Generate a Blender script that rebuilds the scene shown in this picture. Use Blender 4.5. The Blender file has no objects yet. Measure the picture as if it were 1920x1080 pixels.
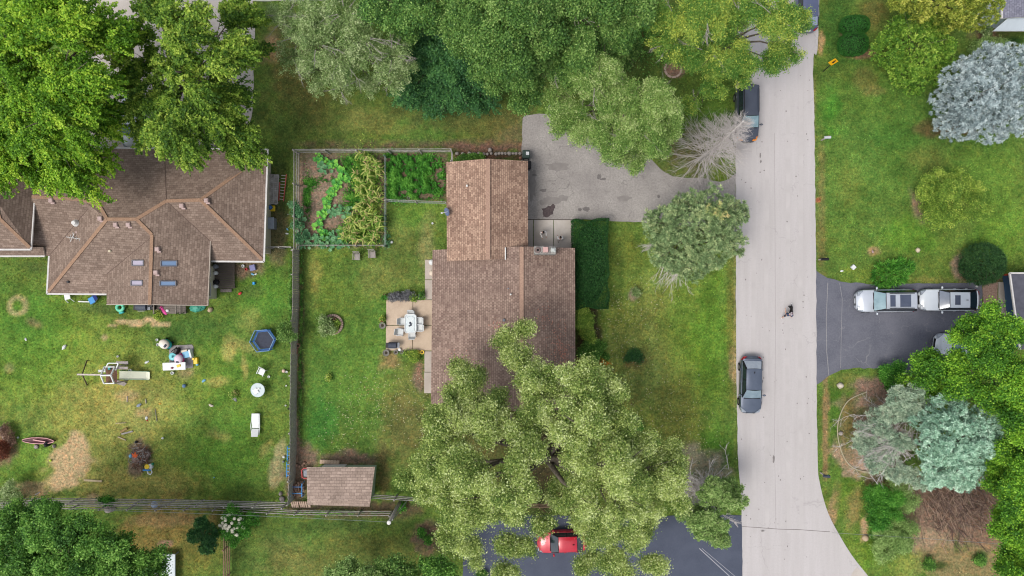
import bpy, math, random
import numpy as np
from mathutils import Vector, Matrix
random.seed(7)
RNG = np.random.default_rng(11)
SC = bpy.context.scene
COL = SC.collection
R = math.radians
# ------------------------------------------------ camera, world, sun, exposure
CAM_H = 58.0                       # drone height in metres, looking straight down
FPX = 22.0 * CAM_H                 # focal length in photo pixels (1920 wide): 22 px per metre on the ground
cam = bpy.data.cameras.new('camera'); cam_o = bpy.data.objects.new('camera', cam); COL.objects.link(cam_o)
cam_o.location = (0, 0, CAM_H); cam_o.rotation_euler = (0, 0, 0)
cam.sensor_width = 36.0; cam.lens = 36.0 * FPX / 1920.0; cam.clip_start = 0.5; cam.clip_end = 6000
SC.camera = cam_o
SUN_EL, SUN_VEC = R(62), Vector((-0.82, -0.57, 0)).normalized()
w = bpy.data.worlds.new('World'); SC.world = w; w.use_nodes = True
nt = w.node_tree; nt.nodes.clear()
sky = nt.nodes.new('ShaderNodeTexSky'); sky.sky_type = 'NISHITA'; sky.sun_disc = False
sky.sun_elevation = SUN_EL; sky.sun_rotation = math.atan2(SUN_VEC.x, SUN_VEC.y) % (2 * math.pi)
sky.air_density = 1.0; sky.dust_density = 3.0; sky.ozone_density = 1.0
hs = nt.nodes.new('ShaderNodeHueSaturation'); hs.inputs['Saturation'].default_value = 0.42
bgn = nt.nodes.new('ShaderNodeBackground'); bgn.inputs['Strength'].default_value = 0.15
wo = nt.nodes.new('ShaderNodeOutputWorld')
nt.links.new(sky.outputs[0], hs.inputs['Color']); nt.links.new(hs.outputs[0], bgn.inputs['Color']); nt.links.new(bgn.outputs[0], wo.inputs['Surface'])
sl = bpy.data.lights.new('sun', 'SUN'); sl.energy = 1.45; sl.angle = R(24); sl.color = (1.0, 0.96, 0.90)
so = bpy.data.objects.new('sun', sl); COL.objects.link(so); so.location = (-40, -30, 60)
sd = Vector((SUN_VEC.x * math.cos(SUN_EL), SUN_VEC.y * math.cos(SUN_EL), math.sin(SUN_EL)))
so.rotation_euler = sd.to_track_quat('Z', 'Y').to_euler()
SC.view_settings.view_transform = 'Standard'; SC.view_settings.look = 'None'
SC.view_settings.gamma = 1.0; SC.view_settings.exposure = 0.46
SC.cycles.filter_width = 1.1; SC.cycles.max_bounces = 5; SC.cycles.diffuse_bounces = 3; SC.cycles.glossy_bounces = 2
SC.cycles.transmission_bounces = 3; SC.cycles.transparent_max_bounces = 4

# ------------------------------------------------ helpers
def P(px, py, z=0.0):              # a photo pixel at height z -> a point in the world
    k = (CAM_H - z) / FPX
    return Vector(((px - 960) * k, -(py - 540) * k, z))
def lin(c):
    c = c / 255.0
    return c / 12.92 if c <= 0.04045 else ((c + 0.055) / 1.055) ** 2.4
K = 1.35
def C(r, g, b, k=1.0):
    return (min(.9, lin(r) / K * k), min(.9, lin(g) / K * k), min(.9, lin(b) / K * k), 1)
MATS = {}
def mat(name, c1, c2=None, scale=4.0, rough=0.8, metal=0.0, bump=0.0, detail=4.0, spec=0.3, coat=0.0, stretch=None):
    if name in MATS: return MATS[name]
    m = bpy.data.materials.new(name); m.use_nodes = True; n = m.node_tree.nodes; l = m.node_tree.links
    b = n['Principled BSDF']; b.inputs['Roughness'].default_value = rough; b.inputs['Metallic'].default_value = metal
    b.inputs['Specular IOR Level'].default_value = spec; b.inputs['Coat Weight'].default_value = coat
    c1 = C(*c1); c2 = C(*c2) if c2 else tuple(x * 0.85 for x in c1[:3]) + (1,)
    tc = n.new('ShaderNodeTexCoord'); no = n.new('ShaderNodeTexNoise'); no.inputs['Scale'].default_value = scale; no.inputs['Detail'].default_value = detail
    src = tc.outputs['Object']
    if stretch:
        mp = n.new('ShaderNodeMapping'); mp.inputs['Scale'].default_value = stretch; l.new(src, mp.inputs[0]); src = mp.outputs[0]
    l.new(src, no.inputs['Vector'])
    cr = n.new('ShaderNodeValToRGB'); cr.color_ramp.elements[0].position = .3; cr.color_ramp.elements[1].position = .7
    cr.color_ramp.elements[0].color = c1; cr.color_ramp.elements[1].color = c2
    l.new(no.outputs['Fac'], cr.inputs[0]); l.new(cr.outputs[0], b.inputs['Base Color'])
    if bump:
        bp = n.new('ShaderNodeBump'); bp.inputs['Strength'].default_value = bump; bp.inputs['Distance'].default_value = .05
        l.new(no.outputs['Fac'], bp.inputs['Height']); l.new(bp.outputs[0], b.inputs['Normal'])
    MATS[name] = m; return m
def leafmat(name, cols, trans=0.2, rough=0.55, gain=1.4):
    m = bpy.data.materials.new(name); m.use_nodes = True; n = m.node_tree.nodes; l = m.node_tree.links
    b = n['Principled BSDF']; b.inputs['Roughness'].default_value = rough; b.inputs['Specular IOR Level'].default_value = .25
    at = n.new('ShaderNodeAttribute'); at.attribute_name = 'tint'
    cr = n.new('ShaderNodeValToRGB'); e = cr.color_ramp.elements
    while len(e) < len(cols): e.new(0.5)
    for i, c in enumerate(cols): e[i].position = i / (len(cols) - 1); e[i].color = C(*c, gain)
    l.new(at.outputs['Fac'], cr.inputs[0]); l.new(cr.outputs[0], b.inputs['Base Color'])
    tr = n.new('ShaderNodeBsdfTranslucent'); l.new(cr.outputs[0], tr.inputs['Color'])
    mx = n.new('ShaderNodeMixShader'); mx.inputs[0].default_value = trans
    l.new(b.outputs[0], mx.inputs[1]); l.new(tr.outputs[0], mx.inputs[2]); l.new(mx.outputs[0], n['Material Output'].inputs['Surface'])
    MATS[name] = m; return m

class MB:
    """collects faces of one mesh"""
    def __init__(s): s.v = []; s.f = []; s.m = []; s.uv = {}
    def add(s, vs, fs, mi=0):
        o = len(s.v); s.v += [tuple(p) for p in vs]
        for f in fs: s.f.append(tuple(i + o for i in f)); s.m.append(mi)
        return s
    def box(s, c, d, rz=0.0, mi=0, rx=0.0, ry=0.0):
        M = Matrix.Translation(Vector(c)) @ Matrix.Rotation(rz, 4, 'Z') @ Matrix.Rotation(ry, 4, 'Y') @ Matrix.Rotation(rx, 4, 'X')
        h = [x / 2 for x in d]
        vs = [M @ Vector((x * h[0], y * h[1], z * h[2])) for x in (-1, 1) for y in (-1, 1) for z in (-1, 1)]
        return s.add(vs, [(0, 1, 3, 2), (4, 6, 7, 5), (0, 4, 5, 1), (2, 3, 7, 6), (0, 2, 6, 4), (1, 5, 7, 3)], mi)
    def rbox(s, c, d, r=.03, rz=0.0, mi=0):         # box with chamfered top and vertical edges
        M = Matrix.Translation(Vector(c)) @ Matrix.Rotation(rz, 4, 'Z'); x, y, z = [k / 2 for k in d]
        def ring(i, zz): return [M @ Vector(p + (zz,)) for p in [(-x + i + r, -y + i), (x - i - r, -y + i), (x - i, -y + i + r), (x - i, y - i - r), (x - i - r, y - i), (-x + i + r, y - i), (-x + i, y - i - r), (-x + i, -y + i + r)]]
        vs = ring(0, -z) + ring(0, z - r) + ring(r, z)
        fs = [tuple(range(7, -1, -1)), tuple(range(16, 24))]
        for a in (0, 8): fs += [(a + i, a + (i + 1) % 8, a + 8 + (i + 1) % 8, a + 8 + i) for i in range(8)]
        return s.add(vs, fs, mi)
    def beam(s, a, b, w, h, mi=0, up=(0, 0, 1)):
        a = Vector(a); b = Vector(b); d = (b - a).normalized(); u = Vector(up)
        if abs(d.dot(u)) > .98: u = Vector((1, 0, 0))
        sd = d.cross(u).normalized() * w / 2; uu = sd.cross(d).normalized() * h / 2
        vs = [a - sd - uu, a + sd - uu, a + sd + uu, a - sd + uu, b - sd - uu, b + sd - uu, b + sd + uu, b - sd + uu]
        return s.add(vs, [(0, 1, 2, 3), (7, 6, 5, 4), (0, 4, 5, 1), (1, 5, 6, 2), (2, 6, 7, 3), (3, 7, 4, 0)], mi)
    def tube(s, pts, rs, n=8, mi=0, cap=True):
        pts = [Vector(p) for p in pts]; rs = rs if isinstance(rs, (list, tuple)) else [rs] * len(pts); vs = []
        pr = None
        for i, p in enumerate(pts):
            d = (pts[min(i + 1, len(pts) - 1)] - pts[max(i - 1, 0)]).normalized()
            u = pr if pr is not None else (Vector((0, 0, 1)) if abs(d.z) < .9 else Vector((1, 0, 0)))
            a = d.cross(u)
            a = a.normalized() if a.length > 1e-6 else d.orthogonal().normalized()
            b = a.cross(d).normalized(); pr = b
            vs += [p + (a * math.cos(t) + b * math.sin(t)) * rs[i] for t in [2 * math.pi * k / n for k in range(n)]]
        fs = [(i * n + k, i * n + (k + 1) % n, (i + 1) * n + (k + 1) % n, (i + 1) * n + k) for i in range(len(pts) - 1) for k in range(n)]
        if cap: fs += [tuple(range(n - 1, -1, -1)), tuple((len(pts) - 1) * n + k for k in range(n))]
        return s.add(vs, fs, mi)
    def lathe(s, c, prof, n=16, mi=0, sx=1.0, sy=1.0, rz=0.0):      # prof: [(r, z)...] bottom to top
        c = Vector(c); vs = []
        for r, z in prof:
            for k in range(n):
                t = 2 * math.pi * k / n; x, y = r * math.cos(t) * sx, r * math.sin(t) * sy
                vs.append(c + Vector((x * math.cos(rz) - y * math.sin(rz), x * math.sin(rz) + y * math.cos(rz), z)))
        m = len(prof)
        fs = [(i * n + k, i * n + (k + 1) % n, (i + 1) * n + (k + 1) % n, (i + 1) * n + k) for i in range(m - 1) for k in range(n)]
        if prof[0][0] > 1e-4: fs.append(tuple(range(n - 1, -1, -1)))
        if prof[-1][0] > 1e-4: fs.append(tuple((m - 1) * n + k for k in range(n)))
        return s.add(vs, fs, mi)
    def ball(s, c, r, n=10, mi=0, rz=0.0):
        r = r if isinstance(r, (list, tuple)) else (r, r, r); h = n // 2 + 1
        pr = [(max(1e-5, math.cos(-math.pi / 2 + math.pi * i / h)), r[2] * math.sin(-math.pi / 2 + math.pi * i / h)) for i in range(h + 1)]
        return s.lathe(c, pr, n, mi, r[0], r[1], rz)
    def prism(s, poly, z0, z1, mi=0):
        n = len(poly); vs = [(p[0], p[1], z0) for p in poly] + [(p[0], p[1], z1) for p in poly]
        return s.add(vs, [tuple(range(n - 1, -1, -1)), tuple(range(n, 2 * n))] + [(i, (i + 1) % n, n + (i + 1) % n, n + i) for i in range(n)], mi)
    def rock(s, c, r, rnd, mi=0):
        c = Vector(c); vs = []; n = 9
        for i, (z, q) in enumerate([(-.5, .75), (0.05, 1.0), (.55, .72), (.8, .3)]):
            for k in range(n):
                t = 2 * math.pi * k / n + i * .3; j = rnd.uniform(.78, 1.15)
                vs.append(c + Vector((math.cos(t) * q * j * r[0], math.sin(t) * q * j * r[1], z * r[2])))
        fs = [(i * n + k, i * n + (k + 1) % n, (i + 1) * n + (k + 1) % n, (i + 1) * n + k) for i in range(3) for k in range(n)]
        return s.add(vs, fs + [tuple(range(n - 1, -1, -1)), tuple(3 * n + k for k in range(n))], mi)
def link(o, parent=None):
    COL.objects.link(o)
    if parent is not None: o.parent = parent
    return o
def obj(name, mb, mats, parent=None, smooth=False, world=False):
    me = bpy.data.meshes.new(name); off = parent.location if (world and parent is not None) else Vector((0, 0, 0))
    me.from_pydata([(p[0] - off[0], p[1] - off[1], p[2] - off[2]) for p in mb.v], [], mb.f)
    for m in (mats if isinstance(mats, (list, tuple)) else [mats]): me.materials.append(m)
    me.polygons.foreach_set('material_index', mb.m)
    if smooth: me.polygons.foreach_set('use_smooth', [True] * len(mb.f))
    me.update(); o = bpy.data.objects.new(name, me); return link(o, parent)
def tag(o, label, cat=None, group=None):
    o['label'] = label
    if cat: o['category'] = cat
    if group: o['group'] = group
    return o
def thing(name, label, cat, loc=(0, 0, 0), rz=0.0, group=None):
    o = bpy.data.objects.new(name, None); o.empty_display_size = .3; link(o); o.location = loc; o.rotation_euler = (0, 0, rz)
    return tag(o, label, cat, group)
def single(name, label, cat, mb, mats, loc=None, rz=0.0, group=None, smooth=False):
    o = obj(name, mb, mats, None, smooth)
    if loc is not None: o.location = loc
    o.rotation_euler = (0, 0, rz); return tag(o, label, cat, group)
def struct(name, mb, mats, smooth=False, kind='structure', label=None):
    o = obj(name, mb, mats, None, smooth); o['kind'] = kind
    if label: o['label'] = label
    return o
def dup(t, loc, rz, label, group=None):
    r = t.copy(); COL.objects.link(r); r.location = loc; r.rotation_euler = (0, 0, rz); r['label'] = label
    if group: r['group'] = group
    for ch in list(t.children):
        c = ch.copy(); COL.objects.link(c); c.parent = r
        for g in list(ch.children):
            d = g.copy(); COL.objects.link(d); d.parent = c
    return r
def npmesh(name, V, nf, k, material, parent=None, tint=None, rgb=None, off=None):
    """V: (nf*k,3) corners, nf faces of k corners each"""
    if off is not None: V = V - np.array(off)
    me = bpy.data.meshes.new(name); me.vertices.add(nf * k); me.vertices.foreach_set('co', V.astype(np.float32).ravel())
    me.loops.add(nf * k); me.loops.foreach_set('vertex_index', np.arange(nf * k, dtype=np.int32))
    me.polygons.add(nf); me.polygons.foreach_set('loop_start', np.arange(0, nf * k, k, dtype=np.int32))
    me.polygons.foreach_set('loop_total', np.full(nf, k, dtype=np.int32))
    me.update(calc_edges=True)
    if tint is not None:
        a = me.attributes.new('tint', 'FLOAT', 'FACE'); a.data.foreach_set('value', tint.astype(np.float32))
    if rgb is not None:
        a = me.attributes.new('soil', 'FLOAT_COLOR', 'FACE'); a.data.foreach_set('color', np.c_[rgb, np.ones(len(rgb))].astype(np.float32).ravel())
    me.materials.append(material)
    return link(bpy.data.objects.new(name, me), parent)
def unit(a): return a / np.maximum(1e-9, np.linalg.norm(a, axis=-1, keepdims=True))
def rdir(n, r=RNG):
    return unit(r.normal(size=(n, 3)))
def leaf_quads(c, d, nrm, L, W):
    d = unit(d); s = unit(np.cross(d, nrm)); L = np.asarray(L).reshape(-1, 1); W = np.asarray(W).reshape(-1, 1)
    up = unit(np.cross(s, d))
    return np.stack([c - d * L * .5, c + s * W * .5 + up * W * .12, c + d * L * .5, c - s * W * .5 + up * W * .12], 1).reshape(-1, 3)
def shell_points(lobes, n, rng, lo=.75, hi=1.05, zmin=-.3, cull=.72):
    """lobes: array rows x,y,z,rx,ry,rz ; points on the outer skin of their union"""
    A = np.array(lobes, float); wgt = A[:, 3] * A[:, 4]; idx = rng.choice(len(A), size=n, p=wgt / wgt.sum())
    d = rdir(n * 1, rng); d[:, 2] = np.where(d[:, 2] < zmin, -d[:, 2], d[:, 2])
    q = A[idx]; p = q[:, :3] + d * q[:, 3:6] * rng.uniform(lo, hi, (n, 1))
    keep = np.ones(n, bool)
    for j in range(len(A)):
        u = np.linalg.norm((p - A[j, :3]) / A[j, 3:6], axis=1)
        keep &= ~((u < cull) & (idx != j))
    return p[keep], d[keep], idx[keep]
STY = {  # k leaves per tuft, tuft spread, frond length, leaf L, leaf W, flatness of the leaves (0 random .. 1 facing outward)
    'maple': dict(k=62, s=.09, f=1.15, L=.16, W=.105, up=.85, droop=-.45),
    'fine': dict(k=60, s=.19, f=.4, L=.135, W=.068, up=.45, droop=-.1),
    'ash': dict(k=56, s=.15, f=.75, L=.13, W=.065, up=.5, droop=-.3),
    'locust': dict(k=60, s=.17, f=.45, L=.145, W=.095, up=.65, droop=-.2),
    'needle': dict(k=26, s=.03, f=0, L=.30, W=.05, up=0, droop=0, ros=1),
    'pine': dict(k=24, s=.03, f=0, L=.26, W=.05, up=0, droop=0, ros=1),
    'shrub': dict(k=22, s=.11, f=.1, L=.10, W=.07, up=.5, droop=0),
    'tips': dict(k=14, s=.05, f=.0, L=.20, W=.085, up=0, droop=0, ros=1),
    'yew': dict(k=14, s=.06, f=.15, L=.13, W=.035, up=.2, droop=.3),
}
def crown_mesh(name, lobes, n, style, material, parent, off, seed=1, inner=.25, zmin=-.3, lobe_tint=.18, **ov):
    rng = np.random.default_rng(seed); st = dict(STY[style]); st.update(ov)
    p, d, ix = shell_points(lobes, n, rng, lo=st.get('lo', .78), zmin=zmin)
    if inner:
        p2, d2, i2 = shell_points(lobes, int(n * inner), rng, lo=.4, hi=.75, zmin=zmin, cull=.3); p = np.r_[p, p2]; d = np.r_[d, d2]; ix = np.r_[ix, i2]
    T = len(p); k = st['k']
    lt = rng.uniform(-1, 1, len(lobes)) * lobe_tint
    ct = np.clip(.47 + rng.normal(0, .26, T) + lt[ix], 0, 1)
    cen = np.repeat(p, k, 0); dd = np.repeat(d, k, 0); N = T * k
    if st.get('ros'):
        rd = unit(dd * .75 + rng.normal(size=(N, 3)) * .75); L = st['L'] * rng.uniform(.7, 1.15, N)
        c = cen + rd * (L[:, None] * .5) + rng.normal(size=(N, 3)) * st['s']
        V = leaf_quads(c, rd, rdir(N, rng), L, st['W'] * rng.uniform(.7, 1.3, N))
    else:
        fr = d.copy(); A = np.array(lobes, float); ctr = A[:, :3].mean(0)
        fr = unit(p - ctr) * .8 + d * .6; fr[:, 2] = st['droop'] * np.linalg.norm(fr[:, :2], axis=1); fr = unit(fr + rng.normal(size=(T, 3)) * .25)
        fr = np.repeat(fr, k, 0); t = rng.uniform(-.35, .65, (N, 1)) * st['f']
        c = cen + fr * t + rng.normal(size=(N, 3)) * st['s'] * np.where(st['f'] > .5, 1 - .7 * np.clip(t / max(st['f'], .01), 0, 1), 1)
        if st['f'] > .5: c[:, 2] -= (np.clip(t[:, 0], 0, 9) ** 2) * .35
        nr = unit(dd * .5 + np.array([0, 0, 1.0]) * .8) * st['up'] + rdir(N, rng) * (1.0 - st['up'] * .6)
        ax = fr * .5 + rdir(N, rng)
        L = st['L'] * rng.uniform(.65, 1.3, N); V = leaf_quads(c, ax, unit(nr), L, st['W'] * L / st['L'] * rng.uniform(.8, 1.2, N))
    tn = np.clip(np.repeat(ct, k) + rng.normal(0, .2, N), 0, 1)
    return npmesh(name, V, N, 4, material, parent, tint=tn, off=off)
def px_lobes(L, flat=.7):
    out = []
    for q in L:
        x, y, z, r = q[:4]; f = q[4] if len(q) > 4 else flat; c = P(x, y, z); rr = r * (CAM_H - z) / FPX
        out.append((c.x, c.y, c.z, rr, rr, rr * f))
    return out
bark = mat('bark', (128, 118, 105), (88, 80, 70), 6, .95, bump=.6)
pale_bark = mat('pale_bark', (186, 180, 170), (140, 134, 125), 6, .9)
dead_wood = mat('dead_wood', (236, 228, 224), (204, 196, 192), 5, .9)
def limbs(mb, base, lobes, r0, rnd, mi=0, cap=16):
    A = sorted(lobes, key=lambda q: -q[3])[:cap]; cx = sum(q[0] for q in A) / len(A); cy = sum(q[1] for q in A) / len(A); zt = max(q[2] for q in A)
    fork = Vector(base) * .55 + Vector((cx, cy, 0)) * .45; fork.z = zt * .4
    mb.tube([Vector(base) + Vector((0, 0, -.15)), Vector(base) + Vector((0, 0, .4)), Vector(base) * .6 + fork * .4, fork], [r0 * 1.4, r0, r0 * .85, r0 * .7], 8, mi)
    top = Vector((cx, cy, zt)); mb.tube([fork, fork.lerp(top, .5) + Vector((.3, .2, 0)), top], [r0 * .7, r0 * .45, r0 * .12], 6, mi)
    for q in A:
        t = Vector(q[:3]) + Vector((0, 0, q[5] * .4)); s = fork.lerp(top, rnd.uniform(0, .45)); mid = s.lerp(t, .5) + Vector((rnd.uniform(-.3, .3), rnd.uniform(-.3, .3), rnd.uniform(0, .5)))
        mb.tube([s, mid, t], [r0 * .38, r0 * .24, r0 * .07], 5, mi, cap=False)
        for _ in range(5):
            e = t + Vector((rnd.uniform(-1, 1) * q[3] * .8, rnd.uniform(-1, 1) * q[3] * .8, rnd.uniform(-.1, .8) * q[5])); s2 = mid.lerp(t, rnd.uniform(.2, 1))
            mb.tube([s2, s2.lerp(e, .5) + Vector((0, 0, .1)), e], [r0 * .11, r0 * .07, .012], 4, mi, cap=False)
def twig_mesh(name, starts, parent, off, rnd, material, n=6, length=1.0, r=.02, spread=.6):
    """starts: (point, direction, length) ; forked bare branches"""
    mb = MB()
    def rec(p, d, L, rad, lev):
        d = d.normalized(); e1 = p + d * L * .5 + Vector((rnd.uniform(-1, 1), rnd.uniform(-1, 1), rnd.uniform(-1, 1))) * L * .07; e = p + d * L
        mb.tube([p, e1, e], [rad, rad * .75, rad * .45], 4 if lev < 2 else 3, 0, cap=False)
        if lev >= 3: return
        for _ in range(n if lev < 2 else 4):
            s = p.lerp(e, rnd.uniform(.25, 1.0)); nd = d + Vector((rnd.uniform(-1, 1), rnd.uniform(-1, 1), rnd.uniform(-.6, .8))) * spread
            rec(s, nd, L * rnd.uniform(.28, .5), rad * .5, lev + 1)
    for p, d, L in starts: rec(Vector(p), Vector(d), L, r, 1 if n < 6 else 1)
    V = [(a[0] - off[0], a[1] - off[1], a[2] - off[2]) for a in mb.v]; mb.v = V
    return obj(name, mb, material, parent)
SUB = {'maple': (8, .24, .40, .55), 'fine': (9, .24, .40, .5), 'ash': (9, .22, .38, .5), 'locust': (10, .22, .38, .5), 'needle': (26, .13, .2, .84), 'pine': (22, .14, .22, .82), 'tips': (7, .25, .4, .75), 'shrub': (6, .28, .42, .74), 'yew': (7, .28, .42, .74)}
def tree(name, label, cat, lobes_px, style, n, material, base=None, group=None, seed=1, trunk_r=.25, flat=.7, zmin=-.3, inner=.25, wood=None, twigs=0, lobe_tint=.18, jit=5, **ov):
    rnd = random.Random(seed); lobes = px_lobes(lobes_px, flat)
    if jit == 5: lobes = [(x, y, z + (rnd.uniform(-1.1, .7) if rx > 1.2 and len(lobes) > 8 and style in ('maple', 'fine', 'ash', 'locust') else 0), rx, ry, rz) for x, y, z, rx, ry, rz in lobes]
    if jit:                                    # break every lobe into smaller ones so the outline is uneven
        ex = []
        for (x, y, z, rx, ry, rz) in lobes:
            n_, s0, s1, bs = SUB.get(style, (4, .3, .45, .74)) if jit == 5 else (jit, .32, .5, .78)
            ex.append((x, y, z - .15 * rz, rx * bs, ry * bs, rz * bs)); ns = max(2, int(n_ * (rx * ry) ** .5 / 1.6)) if jit == 5 else n_
            for _ in range(ns):
                a = rnd.uniform(0, 6.283); k = math.sqrt(rnd.uniform(.02, .86)); s = rnd.uniform(s0, s1) * (1.6 / max(.9, rx)) ** .35
                ex.append((x + math.cos(a) * rx * k, y + math.sin(a) * ry * k, z + (.78 * math.sqrt(1 - k * k) + rnd.uniform(-.35, .25)) * rz, rx * s, ry * s, rx * s * rnd.uniform(.7, 1.0)))
        big = ex
    else: big = lobes
    cx = sum(q[0] for q in lobes) / len(lobes); cy = sum(q[1] for q in lobes) / len(lobes)
    b = P(*base) if base else Vector((cx, cy, 0)); b.z = 0
    t = thing(name, label, cat, b, 0, group)
    mb = MB(); limbs(mb, b, lobes, trunk_r, rnd); obj('trunk', mb, wood or bark, t, True, True)
    crown_mesh('crown', big, n, style, material, t, b, seed, inner, zmin, lobe_tint, **ov)
    if twigs:
        st = []
        for _ in range(twigs):
            q = lobes[rnd.randrange(len(lobes))]; a = rnd.uniform(0, 6.28); p = Vector(q[:3]) + Vector((math.cos(a) * q[3] * .3, math.sin(a) * q[4] * .3, q[5] * .85))
            st.append((p, (math.cos(a), math.sin(a), rnd.uniform(-.35, .1)), q[3] * rnd.uniform(.6, 1.0)))
        twig_mesh('bare_branch', st, t, b, rnd, pale_bark, n=4, r=.03)
    return t
# ------------------------------------------------ the ground
def vnoise(x, y, s, seed):
    r = np.random.default_rng(seed); g = r.random((256, 256)); u = x / s + 1000.3; v = y / s + 1000.7
    i = np.floor(u).astype(int); j = np.floor(v).astype(int); a = u - i; b = v - j; a = a * a * (3 - 2 * a); b = b * b * (3 - 2 * b)
    i0, i1, j0, j1 = i % 256, (i + 1) % 256, j % 256, (j + 1) % 256
    return (g[i0, j0] * (1 - a) + g[i1, j0] * a) * (1 - b) + (g[i0, j1] * (1 - a) + g[i1, j1] * a) * b
def L3(r, g, b): return np.array([lin(r), lin(g), lin(b)]) / K
GREEN, BRIGHT, DRY, BROWNG, DEEP = L3(98, 128, 58), L3(92, 138, 56), L3(166, 158, 98), L3(118, 118, 64), L3(62, 100, 48)
SOIL, STRAW, MULCH, TAN, MOSS = L3(134, 114, 102), L3(192, 168, 134), L3(138, 112, 100), L3(176, 152, 122), L3(84, 104, 58)
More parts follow.
